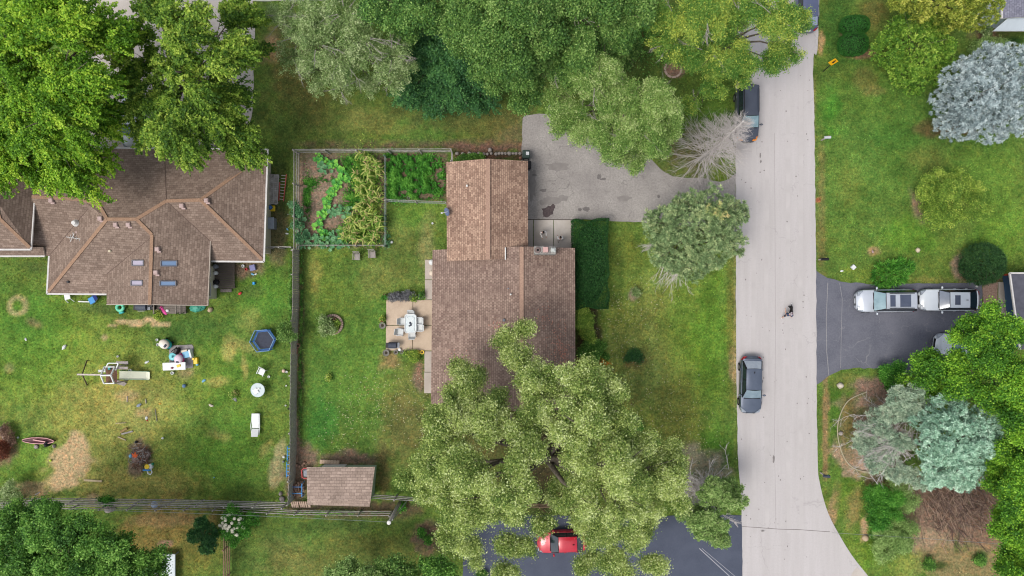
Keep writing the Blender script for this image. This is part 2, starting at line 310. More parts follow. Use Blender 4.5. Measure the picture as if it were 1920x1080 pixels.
# painted patches of different turf, bare earth and some painted shade: px, py, rx, ry, degrees, colour, strength, bare
BL = [
 # left yard
 (270,760,270,200,0,L3(122,142,70),.85,0),(130,700,170,150,0,L3(126,148,66),.7,0),(60,660,90,110,0,L3(100,148,58),.6,0),(190,790,190,90,-8,L3(156,160,90),.75,0),(300,710,120,60,0,L3(140,150,78),.5,0),
 (420,840,100,90,0,BRIGHT,.8,0),(360,620,110,40,0,DEEP,.7,0),(490,560,60,70,0,L3(82,128,50),.7,0),(60,600,90,70,0,L3(84,128,52),.7,0),(40,850,70,60,0,L3(92,138,54),.7,0),(430,700,90,70,0,L3(84,128,48),.6,0),
 (230,910,140,40,0,L3(164,158,92),.8,0),(240,760,70,60,0,L3(158,156,90),.8,0),(460,650,30,12,20,DRY,.6,0),(430,660,14,30,0,DRY,.7,0),(458,690,8,26,-10,DRY,.8,.4),(405,715,25,10,0,DRY,.6,0),(350,700,18,12,0,TAN,.6,.3),
 (240,745,22,14,0,TAN,.6,.4),(270,775,16,10,0,TAN,.6,.3),(405,815,26,12,20,DRY,.6,0),(520,870,14,50,12,L3(168,158,122),.85,.5),(500,840,10,24,30,DRY,.6,.2),(470,600,26,30,0,DRY,.35,0),
 (230,603,16,7,0,STRAW,1.5,1),(252,606,16,7,0,STRAW,1.5,1),(282,600,14,7,0,STRAW,1.5,1),(300,608,22,6,0,STRAW,.9,.7),(212,610,9,4,0,STRAW,.8,.7),(196,632,6,5,0,STRAW,.8,.7),
 (62,605,20,9,20,TAN,.55,.3),(15,690,9,8,0,TAN,.4,.2),(142,838,20,24,10,STRAW,1.5,1),(130,872,30,34,12,STRAW,1.6,1),(118,902,28,20,0,STRAW,1.3,1),(45,918,40,14,0,TAN,.8,.5),(175,935,14,10,0,TAN,.8,.5),
 (262,855,22,26,0,SOIL,1.0,.8),(255,878,18,16,0,SOIL,.9,.8),(5,835,25,40,0,MULCH,.8,.8),(90,500,60,14,0,MOSS,.8,0),(210,578,80,12,0,MOSS,.7,0),(450,505,40,18,0,SOIL,.9,.7),(520,430,18,60,0,L3(116,110,84),.9,.5),(522,350,18,60,0,L3(88,102,58),.9,.2),(470,545,26,14,0,MOSS,.6,0),
 # middle yard
 (690,660,130,180,0,L3(92,128,58),.9,0),(600,800,40,60,0,L3(76,134,60),.8,0),(640,560,60,50,0,L3(108,130,58),.7,0),(590,520,14,50,0,L3(140,136,80),.6,0),(740,480,70,60,0,L3(104,122,62),.6,0),(780,410,40,40,0,BRIGHT,.5,0),(760,440,30,30,0,DRY,.25,0),
 (770,730,60,60,0,L3(112,122,66),.8,0),(735,680,26,18,0,L3(150,128,92),.9,.4),(760,800,50,80,0,L3(122,118,72),.8,0),(720,520,60,40,0,L3(128,130,74),.5,0),(800,460,20,60,0,TAN,.3,0),(786,705,10,30,0,SOIL,.9,.6),
 (570,500,10,200,0,L3(78,100,52),.6,0),(560,650,9,140,0,L3(120,108,84),.9,.6),(556,820,9,40,0,SOIL,1.1,1),(575,860,26,26,0,SOIL,1.3,1),(560,890,26,50,0,SOIL,1.4,1),(640,958,120,18,0,L3(96,80,72),1.4,1),(650,862,50,14,0,SOIL,1.3,1),(655,850,18,12,0,SOIL,1.2,1),(718,900,14,60,0,L3(112,104,66),.9,.2),(725,955,60,22,0,L3(92,80,64),1.1,.9),
 # garden
 (640,374,86,92,360,L3(142,122,110),1.8,1),(598,360,36,60,0,L3(150,130,118),1.2,1),(780,330,62,46,360,L3(122,108,92),1.6,1),(700,270,160,9,0,L3(122,96,88),1.5,1),(900,272,90,12,0,L3(118,92,84),1.5,1),(905,292,68,10,0,L3(96,76,66),1.5,1),(955,240,34,30,0,L3(124,112,84),.9,.6),
 # north lawn
 (640,220,170,60,0,L3(98,116,60),.9,0),(760,245,140,30,0,L3(88,124,54),.6,0),(560,130,60,100,0,L3(112,112,66),.9,0),(505,90,20,30,0,L3(170,138,108),.8,.3),(690,230,60,30,0,L3(128,128,76),.6,0),(540,250,30,70,0,L3(84,104,52),.8,0),(900,220,100,40,0,L3(104,108,62),.9,0),(800,170,120,60,0,L3(90,104,56),.9,0),
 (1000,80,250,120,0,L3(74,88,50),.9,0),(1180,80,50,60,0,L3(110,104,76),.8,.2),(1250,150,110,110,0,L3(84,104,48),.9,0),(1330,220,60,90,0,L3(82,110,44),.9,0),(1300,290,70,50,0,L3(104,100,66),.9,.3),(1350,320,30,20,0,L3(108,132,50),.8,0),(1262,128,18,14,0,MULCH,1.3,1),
 # front yard
 (1250,620,140,220,0,L3(124,146,70),.95,0),(1170,470,26,70,0,L3(110,122,56),.8,0),(1160,500,14,90,0,L3(84,110,54),.6,0),(1180,620,40,60,0,L3(120,132,66),.8,0),(1210,700,90,90,0,L3(138,150,82),.8,0),(1280,600,30,120,0,L3(100,134,54),.6,0),(1330,640,40,160,0,L3(98,134,50),.9,0),(1330,830,50,60,0,L3(88,128,48),.9,0),  # narrow strip right of the hedge has the hedge's shadow put into its green
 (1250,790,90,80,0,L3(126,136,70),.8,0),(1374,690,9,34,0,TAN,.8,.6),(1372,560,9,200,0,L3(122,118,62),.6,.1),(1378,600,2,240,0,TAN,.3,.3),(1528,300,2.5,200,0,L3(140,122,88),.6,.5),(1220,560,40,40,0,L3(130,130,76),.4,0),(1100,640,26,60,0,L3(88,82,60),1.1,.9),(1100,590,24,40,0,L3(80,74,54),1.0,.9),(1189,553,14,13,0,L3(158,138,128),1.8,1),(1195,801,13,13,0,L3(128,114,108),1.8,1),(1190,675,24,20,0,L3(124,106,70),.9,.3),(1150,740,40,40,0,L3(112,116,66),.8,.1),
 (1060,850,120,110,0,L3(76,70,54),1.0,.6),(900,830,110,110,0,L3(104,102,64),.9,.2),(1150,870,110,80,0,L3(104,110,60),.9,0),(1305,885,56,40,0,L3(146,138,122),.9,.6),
 # east lawns
 (1640,320,130,220,0,L3(94,126,58),.95,0),(1600,400,40,110,0,L3(106,138,62),.6,0),(1850,330,90,110,0,L3(96,132,56),.8,0),(1880,440,50,60,0,L3(98,136,54),.8,0),(1570,80,40,90,0,L3(66,106,48),.9,0),(1640,20,30,40,0,L3(104,104,58),.9,0),(1560,200,26,60,0,L3(82,140,50),.8,0),(1680,260,60,30,0,L3(74,116,50),.7,0),(1690,310,40,30,0,L3(72,112,50),.6,0),  # dark patch up-left of the round shrub is shade painted into the turf
 (1590,350,26,50,0,L3(128,140,70),.5,0),(1740,300,40,26,0,L3(112,118,60),.6,0),(1700,440,60,40,0,L3(90,136,48),.6,0),(1540,400,9,160,0,L3(122,120,74),.8,0),(1534,376,5,5,0,L3(158,96,72),1.2,.8),(1540,85,7,24,0,L3(184,150,112),1.2,1),(1609,100,30,9,0,L3(134,108,92),1.0,.6),(1580,60,4,14,0,L3(150,120,104),1.2,.9),
 (1620,150,22,22,0,L3(122,106,72),.7,.2),(1640,170,18,9,0,L3(140,126,88),.6,.2),(1775,240,50,16,0,L3(110,84,66),.9,.6),(1722,388,14,30,-20,L3(150,130,112),1.2,.9),(1740,408,20,9,-30,L3(140,120,106),1.2,.9),(1800,500,16,26,0,L3(150,134,118),1.0,.8),(1842,520,40,10,0,L3(110,92,76),1.0,.8),
 (1640,470,14,10,0,L3(160,136,104),.9,.7),(1540,515,12,9,0,L3(132,126,76),.7,0),(1600,515,50,14,0,L3(112,136,60),.6,0),(1745,525,50,8,0,L3(136,142,80),.7,0),
 (1870,90,40,40,0,L3(84,84,52),1.0,.4),(1900,75,24,8,0,L3(44,76,36),1.0,0),(1845,60,20,30,0,L3(120,100,84),.9,.6),(1700,180,200,60,0,L3(82,120,48),.35,0),
 # south east
 (1580,760,34,90,0,L3(84,118,46),.95,0),(1600,715,40,20,0,L3(118,128,66),.9,0),(1548,800,6,110,0,L3(150,124,92),.9,.7),(1560,960,9,60,14,L3(164,138,108),.9,.7),(1600,1050,20,34,36,L3(158,140,104),.9,.5),(1590,900,30,60,0,L3(92,126,50),.8,0),(1620,1040,40,40,0,L3(104,138,50),.9,0),
 (1640,820,64,80,0,L3(158,136,120),1.3,.9),(1622,858,46,34,0,L3(170,146,128),1.2,.9),(1640,725,40,24,0,L3(142,118,108),1.0,.8),(1592,800,14,60,0,L3(120,112,72),1.0,.4),
 (1690,908,60,16,0,L3(154,126,96),.9,.6),(1780,960,95,80,0,L3(136,114,102),1.4,1),(1790,910,60,30,0,L3(112,92,82),1.3,1),(1850,960,30,90,0,L3(132,108,94),1.3,1),(1740,1020,50,24,0,L3(158,138,118),1.0,.8),(1790,1060,90,34,0,L3(146,130,96),.9,.5),(1700,1060,40,26,0,L3(130,146,76),.9,.1),(1602,950,16,40,10,L3(150,132,92),.7,.4),(1622,990,8,30,10,L3(188,160,130),1.1,.9),(1760,1062,26,9,0,L3(70,90,44),.9,0),(1838,1050,14,14,0,L3(60,104,48),1.0,0),
 # south
 (620,1030,200,70,0,L3(92,112,58),.95,0),(560,1050,60,40,0,L3(130,128,76),.6,0),(590,1010,26,40,0,L3(80,128,58),.5,0),(700,1030,120,40,0,L3(108,114,60),.7,0),(320,1000,110,60,0,L3(136,122,72),.95,.1),(310,975,80,14,0,L3(150,128,90),.8,.5),(360,1050,60,40,0,L3(120,120,62),.8,0),(440,1000,30,80,0,L3(72,92,46),.8,0),(650,985,160,12,0,L3(70,92,46),.8,0),(810,1010,40,30,0,L3(128,104,92),.9,.6),(310,1020,14,6,0,L3(156,126,110),.9,.7),
]
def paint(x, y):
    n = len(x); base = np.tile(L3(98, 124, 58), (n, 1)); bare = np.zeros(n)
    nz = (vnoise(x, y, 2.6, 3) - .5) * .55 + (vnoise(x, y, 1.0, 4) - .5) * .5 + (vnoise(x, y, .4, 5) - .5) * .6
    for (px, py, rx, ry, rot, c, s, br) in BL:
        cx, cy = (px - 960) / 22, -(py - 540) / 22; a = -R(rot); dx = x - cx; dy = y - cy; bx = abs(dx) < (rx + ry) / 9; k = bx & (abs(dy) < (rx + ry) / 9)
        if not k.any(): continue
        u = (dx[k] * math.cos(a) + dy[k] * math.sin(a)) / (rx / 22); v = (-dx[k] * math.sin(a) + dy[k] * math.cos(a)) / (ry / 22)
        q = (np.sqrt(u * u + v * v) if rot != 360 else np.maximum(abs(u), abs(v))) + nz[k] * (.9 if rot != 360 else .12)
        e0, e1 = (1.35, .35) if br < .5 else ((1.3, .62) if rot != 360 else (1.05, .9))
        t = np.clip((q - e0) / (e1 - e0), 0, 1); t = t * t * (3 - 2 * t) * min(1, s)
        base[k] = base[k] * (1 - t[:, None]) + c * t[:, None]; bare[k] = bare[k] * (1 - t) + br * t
    # ring worn in the left lawn
    q = np.hypot(x - (33 - 960) / 22, y + (573 - 540) / 22) * 22; t = np.clip(1 - abs(q - 15 + nz * 5) / 8, 0, 1); base = base * (1 - t[:, None]) + L3(184, 170, 128) * t[:, None]; bare = np.maximum(bare, t * .8)
    fl = (x > 8) & (x < 19) & (y > -16) & (y < 5); base[fl] *= (1 + .07 * np.sin(x[fl] * 2 * math.pi / 1.9 + .3 * np.sin(y[fl] * .4)))[:, None]
    big = (vnoise(x, y, 5.0, 9) - .5); mid = (vnoise(x, y, 1.6, 12) - .5); fine = (vnoise(x, y, .55, 13) - .5)
    g = (1 - bare)[:, None]; f = 1 + g * (.16 * big[:, None] + .26 * mid[:, None] + .40 * fine[:, None])
    base = base * f; wrm = vnoise(x, y, 3.1, 21) - .45 + (vnoise(x, y, .7, 22) - .5) * .6
    base = base * (1 + g * np.c_[np.clip(wrm, -.3, .4) * .26, np.clip(wrm, -.3, .4) * .1, wrm * 0])
    return np.clip(base, .004, .8), bare
ax = np.r_[-3000, -900, -300, -120, -70, np.arange(-47, 47.01, .2), 70, 120, 300, 900, 3000]
ay = np.r_[-3000, -900, -300, -120, -50, np.arange(-28, 28.01, .2), 50, 120, 300, 900, 3000]
GX, GY = np.meshgrid(ax, ay, indexing='ij'); gx, gy = GX.ravel(), GY.ravel()
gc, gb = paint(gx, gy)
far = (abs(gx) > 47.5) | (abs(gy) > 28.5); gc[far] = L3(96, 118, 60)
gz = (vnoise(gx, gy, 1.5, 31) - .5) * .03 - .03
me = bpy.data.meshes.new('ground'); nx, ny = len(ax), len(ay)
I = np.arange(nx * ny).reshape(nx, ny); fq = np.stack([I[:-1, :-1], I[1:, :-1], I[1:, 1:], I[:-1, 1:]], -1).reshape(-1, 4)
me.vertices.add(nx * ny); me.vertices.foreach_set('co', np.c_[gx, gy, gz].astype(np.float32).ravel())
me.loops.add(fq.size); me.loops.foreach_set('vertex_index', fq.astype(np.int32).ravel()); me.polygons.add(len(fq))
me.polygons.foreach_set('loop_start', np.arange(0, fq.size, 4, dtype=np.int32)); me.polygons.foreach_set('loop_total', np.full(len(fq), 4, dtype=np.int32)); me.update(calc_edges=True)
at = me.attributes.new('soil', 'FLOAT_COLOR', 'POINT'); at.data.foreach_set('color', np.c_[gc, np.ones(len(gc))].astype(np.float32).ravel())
at = me.attributes.new('bare', 'FLOAT', 'POINT'); at.data.foreach_set('value', gb.astype(np.float32))
def turf_mat(name, blades=False):
    m = bpy.data.materials.new(name); m.use_nodes = True; n = m.node_tree.nodes; l = m.node_tree.links; b = n['Principled BSDF']
    b.inputs['Roughness'].default_value = .9; b.inputs['Specular IOR Level'].default_value = .1
    a = n.new('ShaderNodeAttribute'); a.attribute_name = 'soil'
    if blades:
        l.new(a.outputs['Color'], b.inputs['Base Color']); return m
    tc = n.new('ShaderNodeTexCoord'); n1 = n.new('ShaderNodeTexNoise'); n1.inputs['Scale'].default_value = 5.5; n1.inputs['Detail'].default_value = 6; n1.inputs['Roughness'].default_value = .75
    l.new(tc.outputs['Object'], n1.inputs['Vector'])
    mr = n.new('ShaderNodeMapRange'); mr.inputs['From Min'].default_value = .3; mr.inputs['From Max'].default_value = .7; mr.inputs['To Min'].default_value = .42; mr.inputs['To Max'].default_value = 1.62
    l.new(n1.outputs['Fac'], mr.inputs['Value'])
    vm = n.new('ShaderNodeVectorMath'); vm.operation = 'SCALE'; l.new(a.outputs['Color'], vm.inputs[0]); l.new(mr.outputs[0], vm.inputs['Scale'])
    n2 = n.new('ShaderNodeTexNoise'); n2.inputs['Scale'].default_value = 2.3; n2.inputs['Detail'].default_value = 5; n2.inputs['Roughness'].default_value = .8; l.new(tc.outputs['Object'], n2.inputs['Vector'])
    cr = n.new('ShaderNodeValToRGB'); e = cr.color_ramp.elements; e[0].position = .34; e[1].position = .66; e[0].color = (.62, .78, .6, 1); e[1].color = (1.5, 1.18, .95, 1); e.new(.5).color = (1, 1, .9, 1)
    l.new(n2.outputs['Fac'], cr.inputs[0]); v2 = n.new('ShaderNodeVectorMath'); v2.operation = 'MULTIPLY'; l.new(vm.outputs[0], v2.inputs[0]); l.new(cr.outputs[0], v2.inputs[1]); l.new(v2.outputs[0], b.inputs['Base Color'])
    bp = n.new('ShaderNodeBump'); bp.inputs['Strength'].default_value = .6; bp.inputs['Distance'].default_value = .06; l.new(n1.outputs['Fac'], bp.inputs['Height']); l.new(bp.outputs[0], b.inputs['Normal'])
    return m
me.materials.append(turf_mat('turf')); g = bpy.data.objects.new('ground', me); link(g); g['kind'] = 'structure'; g['label'] = 'mown lawns with dry, bare and lush patches'

# ------------------------------------------------ pavements
def jag(pts, amp=.05, step=.35, seed=1, closed=True):       # px outline -> world outline with a slightly ragged edge
    rnd = random.Random(seed); out = []; n = len(pts)
    for i in range(n):
        a = P(*pts[i][:2]); b = P(*pts[(i + 1) % n][:2]); m = max(1, int((b - a).length / step))
        if abs(a.x) > 46 and abs(b.x) > 46 or abs(a.y) > 27 and abs(b.y) > 27: m = 1
        for k in range(m):
            q = a.lerp(b, k / m); out.append((q.x + rnd.uniform(-amp, amp) * (k > 0), q.y + rnd.uniform(-amp, amp) * (k > 0)))
    return out
def smooth_line(pts, n=6):
    out = []
    for i in range(len(pts) - 1):
        p0 = pts[max(i - 1, 0)]; p1 = pts[i]; p2 = pts[i + 1]; p3 = pts[min(i + 2, len(pts) - 1)]
        for k in range(n):
            t = k / n; out.append(tuple(.5 * (2 * p1[j] + (p2[j] - p0[j]) * t + (2 * p0[j] - 5 * p1[j] + 4 * p2[j] - p3[j]) * t * t + (3 * p1[j] - p0[j] - 3 * p2[j] + p3[j]) * t ** 3) for j in (0, 1)))
    return out + [tuple(pts[-1])]
def pave_mat(name, c1, c2, c3, cracks=.0, speck=.5, scale=.6, crackc=None, streak=False):
    m = bpy.data.materials.new(name); m.use_nodes = True; n = m.node_tree.nodes; l = m.node_tree.links; b = n['Principled BSDF']
    b.inputs['Roughness'].default_value = .9; b.inputs['Specular IOR Level'].default_value = .2
    tc = n.new('ShaderNodeTexCoord')
    def noise(s, d=5, r=.6, vec=None):
        q = n.new('ShaderNodeTexNoise'); q.inputs['Scale'].default_value = s; q.inputs['Detail'].default_value = d; q.inputs['Roughness'].default_value = r; l.new(vec or tc.outputs['Object'], q.inputs['Vector']); return q.outputs['Fac']
    def ramp(src, a, ca, bb, cb):
        q = n.new('ShaderNodeValToRGB'); e = q.color_ramp.elements; e[0].position = a; e[1].position = bb; e[0].color = ca; e[1].color = cb; l.new(src, q.inputs[0]); return q.outputs[0]
    vec = None
    if streak:
        mp = n.new('ShaderNodeMapping'); mp.inputs['Scale'].default_value = (1.6, .12, 1); l.new(tc.outputs['Object'], mp.inputs[0]); vec = mp.outputs[0]
    col = ramp(noise(scale, 6, .6, vec), .35, C(*c1), .65, C(*c2))
    def mix(f, a, bcol, blend='MIX'):
        q = n.new('ShaderNodeMix'); q.data_type = 'RGBA'; q.blend_type = blend
        if isinstance(f, float): q.inputs[0].default_value = f
        else: l.new(f, q.inputs[0])
        l.new(a, q.inputs[6])
        if isinstance(bcol, tuple): q.inputs[7].default_value = bcol
        else: l.new(bcol, q.inputs[7])
        return q.outputs[2]
    sp = ramp(noise(7, 8, .8), .42, (0, 0, 0, 1), .62, (speck, speck, speck, 1)); col = mix(sp, col, C(*c3))
    if cracks:
        v = n.new('ShaderNodeTexVoronoi'); v.feature = 'DISTANCE_TO_EDGE'; v.inputs['Scale'].default_value = .28
        wv = n.new('ShaderNodeTexNoise'); wv.inputs['Scale'].default_value = 1.3; l.new(tc.outputs['Object'], wv.inputs['Vector'])
        ad = n.new('ShaderNodeVectorMath'); ad.operation = 'MULTIPLY_ADD'; l.new(wv.outputs['Color'], ad.inputs[0]); ad.inputs[1].default_value = (1.6, 1.6, 0); l.new(tc.outputs['Object'], ad.inputs[2]); l.new(ad.outputs[0], v.inputs['Vector'])
        cr = ramp(v.outputs['Distance'], .0, (cracks, cracks, cracks, 1), .012, (0, 0, 0, 1)); ms = ramp(noise(.35, 3), .45, (0, 0, 0, 1), .6, (1, 1, 1, 1))
        cm = mix(1.0, cr, ms, 'MULTIPLY'); col = mix(cm, col, C(*(crackc or (60, 60, 60))))
    l.new(col, b.inputs['Base Color']); bp = n.new('ShaderNodeBump'); bp.inputs['Strength'].default_value = .25; bp.inputs['Distance'].default_value = .02
    l.new(noise(14, 4), bp.inputs['Height']); l.new(bp.outputs[0], b.inputs['Normal']); MATS[name] = m; return m
M_road = pave_mat('road_surface', (206, 200, 199), (196, 190, 188), (184, 178, 176), .25, .35, .9, (120, 116, 114), True)
M_drive = pave_mat('old_asphalt', (184, 178, 172), (160, 154, 150), (128, 122, 118), .5, .6, .5, (96, 92, 90))
M_dark = pave_mat('sealed_asphalt', (98, 100, 112), (114, 115, 126), (132, 132, 138), .7, .45, .6, (150, 148, 150))
M_blue = pave_mat('fresh_asphalt', (78, 84, 100), (88, 94, 110), (100, 104, 116), 0, .3, .6)
M_conc = pave_mat('concrete', (206, 194, 182), (188, 176, 164), (172, 160, 148), 0, .35, .8)
M_concw = pave_mat('pale_concrete', (212, 204, 196), (198, 188, 178), (184, 174, 164), 0, .3, .7)
M_patio = pave_mat('patio_concrete', (212, 190, 166), (196, 174, 152), (224, 204, 180), 0, .4, .9)
def sheet(name, poly, z, m, kind='structure', thick=.12, label=None):
    mb = MB(); mb.prism(poly, z - thick, z); return struct(name, mb, m, kind=kind, label=label)
left = smooth_line([(1383, -900), (1383, 0), (1380, 130), (1380, 360), (1380, 540), (1381, 700), (1384, 860), (1390, 940), (1392, 1080)]) + [(1400, 1900)]
right = smooth_line([(1537, -900), (1536, 0), (1525, 110), (1527, 240), (1530, 500), (1531, 700), (1533, 860), (1537, 905), (1552, 960), (1575, 1005), (1600, 1045), (1632, 1085)]) + [(2100, 1500)]
road_poly = jag(left + right[::-1], .035, .4, 2); sheet('road', road_poly, .012, M_road, label='pale grey residential street')
drv = [(980, 222), (984, 216), (1010, 213), (1100, 215), (1180, 255), (1231, 309), (1245, 322), (1262, 331), (1324, 335), (1349, 341), (1366, 336), (1379, 325), (1380, 470), (1366, 452), (1340, 436), (1290, 424), (1206, 417), (1075, 411), (975, 411), (975, 302), (978, 300)]
sheet('driveway', jag(drv, .04, .4, 3), .008, M_drive, label='old light grey asphalt driveway with stains')
nd = [(1529, 506), (1536, 512), (1551, 521), (1576, 528), (1636, 533), (1702, 532), (1842, 529), (1842, 590), (1872, 590), (1872, 700), (1700, 700), (1678, 688), (1638, 691), (1600, 690), (1578, 693), (1553, 705), (1540, 716), (1530, 722)]
sheet('driveway', jag(nd, .06, .4, 4), .008, M_dark, label='dark sealed asphalt driveway beside the parked cars')
sd_ = [(868, 1300), (868, 1040), (874, 990), (884, 967), (1000, 966), (1200, 968), (1393, 966), (1394, 1300)]
sheet('driveway', jag(sd_, .04, .4, 5), .008, M_blue, label='fresh dark asphalt driveway under the big tree')
sheet('driveway', jag([(150, -60), (470, -60), (478, 60), (474, 200), (462, 272), (170, 285)], .05, .4, 6), .008, M_concw, label='pale concrete driveway under the trees')
sheet('road', jag([(-300, -60), (780, -60), (700, -4), (560, 2), (480, 2), (-300, -10)], .04, .6, 6), .016, M_road, label='strip of street along the top')
sheet('path', jag([(1872, 529), (1893, 529), (1893, 640), (1872, 640)], .01, .5, 8), .02, M_conc, label='pale concrete strip before the garage')
sheet('path', jag([(1843, 529), (1871, 529), (1871, 592), (1843, 592)], .05, .3, 8), .012, mat('bark_mulch', (176, 150, 134), (140, 112, 100), 9, .95, bump=.5), label='brown mulch strip beside the garage')
sheet('path', jag([(1597, 1075), (1606, 1064), (1632, 1084), (1640, 1100), (1590, 1100)], .01, .5, 9), .018, M_concw, label='pale concrete apron at the road corner')
# front walk: three slabs with open joints
mb = MB()
for x0, x1 in ((975, 999.4), (1000.6, 1037.6), (1038.8, 1075)):
    a = P(x0, 412.5); b = P(x1, 475); mb.rbox(((a.x + b.x) / 2, (a.y + b.y) / 2, .02), (b.x - a.x, a.y - b.y, .1), .012)
struct('path', mb, M_concw, label='concrete front walk of three slabs')
mb = MB()
for x0, x1, y0, y1 in ((724.5, 774, 562.5, 609.5), (775, 830, 562.5, 609.5), (724, 773.6, 610.5, 657), (774.6, 830, 610.5, 657)):
    a = P(x0, y0); b = P(x1, y1); mb.rbox(((a.x + b.x) / 2, (a.y + b.y) / 2, .03), (b.x - a.x, a.y - b.y, .12), .012)
struct('patio', mb, M_patio, label='sandy concrete patio of four slabs')
mb = MB()
for x0, x1, y0, y1 in ((797, 830, 487, 524), (797, 830, 525, 561.5), (796, 830, 658.5, 697), (795.5, 830, 698, 737)):
    a = P(x0, y0); b = P(x1, y1); mb.rbox(((a.x + b.x) / 2, (a.y + b.y) / 2, .025), (b.x - a.x, a.y - b.y, .1), .012)
struct('path', mb, M_conc, label='narrow concrete walk along the house wall')
# stains, joints and painted lines
def blot(name, spots, z, m, label):
    mb = MB(); rnd = random.Random(len(spots))
    for (x, y, rx, ry) in spots:
        c = P(x, y); n = 16; ph = [rnd.uniform(.72, 1.25) for _ in range(n)]
        z += .0004; mb.add([(c.x + math.cos(6.283 * k / n) * rx / 22 * ph[k], c.y + math.sin(6.283 * k / n) * ry / 22 * ph[k], z) for k in range(n)], [tuple(range(n))])
    return struct(name, mb, m, kind='structure', label=label)
M_oil = mat('oil_stain', (92, 78, 78), (70, 58, 60), 6, .6); M_oil2 = mat('faint_stain', (128, 122, 120), (112, 106, 104), 5, .8); M_oil3 = mat('grey_stain', (150, 144, 140), (138, 132, 128), 3, .9)
blot('driveway_stain', [(1028, 395, 12, 9), (1024, 401, 7, 6), (1036, 388, 5, 5)], .0125, M_oil, 'dark oil stain on the driveway')
blot('driveway_stain', [(1099, 392, 8, 5), (1087, 393, 4, 3), (1002, 328, 5, 2), (1123, 331, 4, 5), (1131, 336, 6, 2), (1235, 368, 3, 3), (1018, 357, 6, 3)], .0125, M_oil2, 'fainter oil spots on the driveway')
blot('driveway_stain', [(1035, 376, 16, 8), (1056, 372, 10, 6), (1020, 380, 8, 5), (998, 345, 8, 30), (1045, 312, 20, 8), (1170, 372, 14, 5)], .0105, M_oil3, 'grey worn patches on the driveway')
rnd = random.Random(44); blot('road_spot', [(rnd.uniform(1388, 1522), rnd.uniform(100, 1060), rnd.uniform(.5, 1.4), rnd.uniform(.5, 1.8)) for _ in range(90)] + [(1425, 292, 1.5, 5), (1426, 303, 1.5, 3), (1430, 995, 3, 1.5), (1450, 860, 2, 7)], .0145, mat('road_spot', (150, 144, 142), (128, 122, 120), 9, .9), 'small dark spots on the street')
mb = MB()
def strip(pts, wd, z, m=0):
    w_ = [P(*p) for p in pts]
    for i in range(len(w_) - 1):
        d = (w_[i + 1] - w_[i]).normalized(); s = Vector((-d.y, d.x, 0)) * wd / 2
        mb.add([(q.x, q.y, z) for q in (w_[i] - s, w_[i + 1] - s, w_[i + 1] + s, w_[i] + s)], [(0, 1, 2, 3)], m)
strip([(1391, 987), (1420, 989), (1460, 992), (1500, 993), (1540, 996), (1556, 997)], .035, .017, 1)
strip([(975, 411.5), (1076, 411.8)], .07, .0140, 1); strip([(987.5, 302), (988, 411)], .04, .0145, 1)
strip([(1552, 530), (1549, 600), (1550, 660), (1554, 704)], .06, .0165, 0); strip([(1574, 530), (1579, 560), (1577, 640), (1576, 690)], .04, .0155, 0)
for xx in (1412, 1436, 1476, 1500): strip([(xx, -60), (xx + 2, 300), (xx, 700), (xx + 3, 1000)], .35, .0165 + xx * 1e-7, 3)
strip([(1452, 250), (1453, 420), (1454, 640), (1452, 830), (1455, 1000)], .03, .0172, 2)
struct('road_joint', mb, [mat('joint_sand', (158, 156, 158), (140, 138, 140), 8), mat('joint_dark', (110, 100, 96), (90, 82, 78), 8), mat('joint_pale', (176, 170, 167), (160, 154, 151), 2), mat('wheel_track', (203, 197, 195), (193, 187, 185), .9)], label='joints and cracks in the paving')
mb = MB(); strip([(1311, 1028), (1372, 1084)], .07, .0155); strip([(1316, 1028), (1380, 1082)], .04, .0158)
struct('road_marking', mb, mat('chalk_line', (176, 178, 184), (150, 152, 160), 12), label='two thin white lines across the dark driveway')

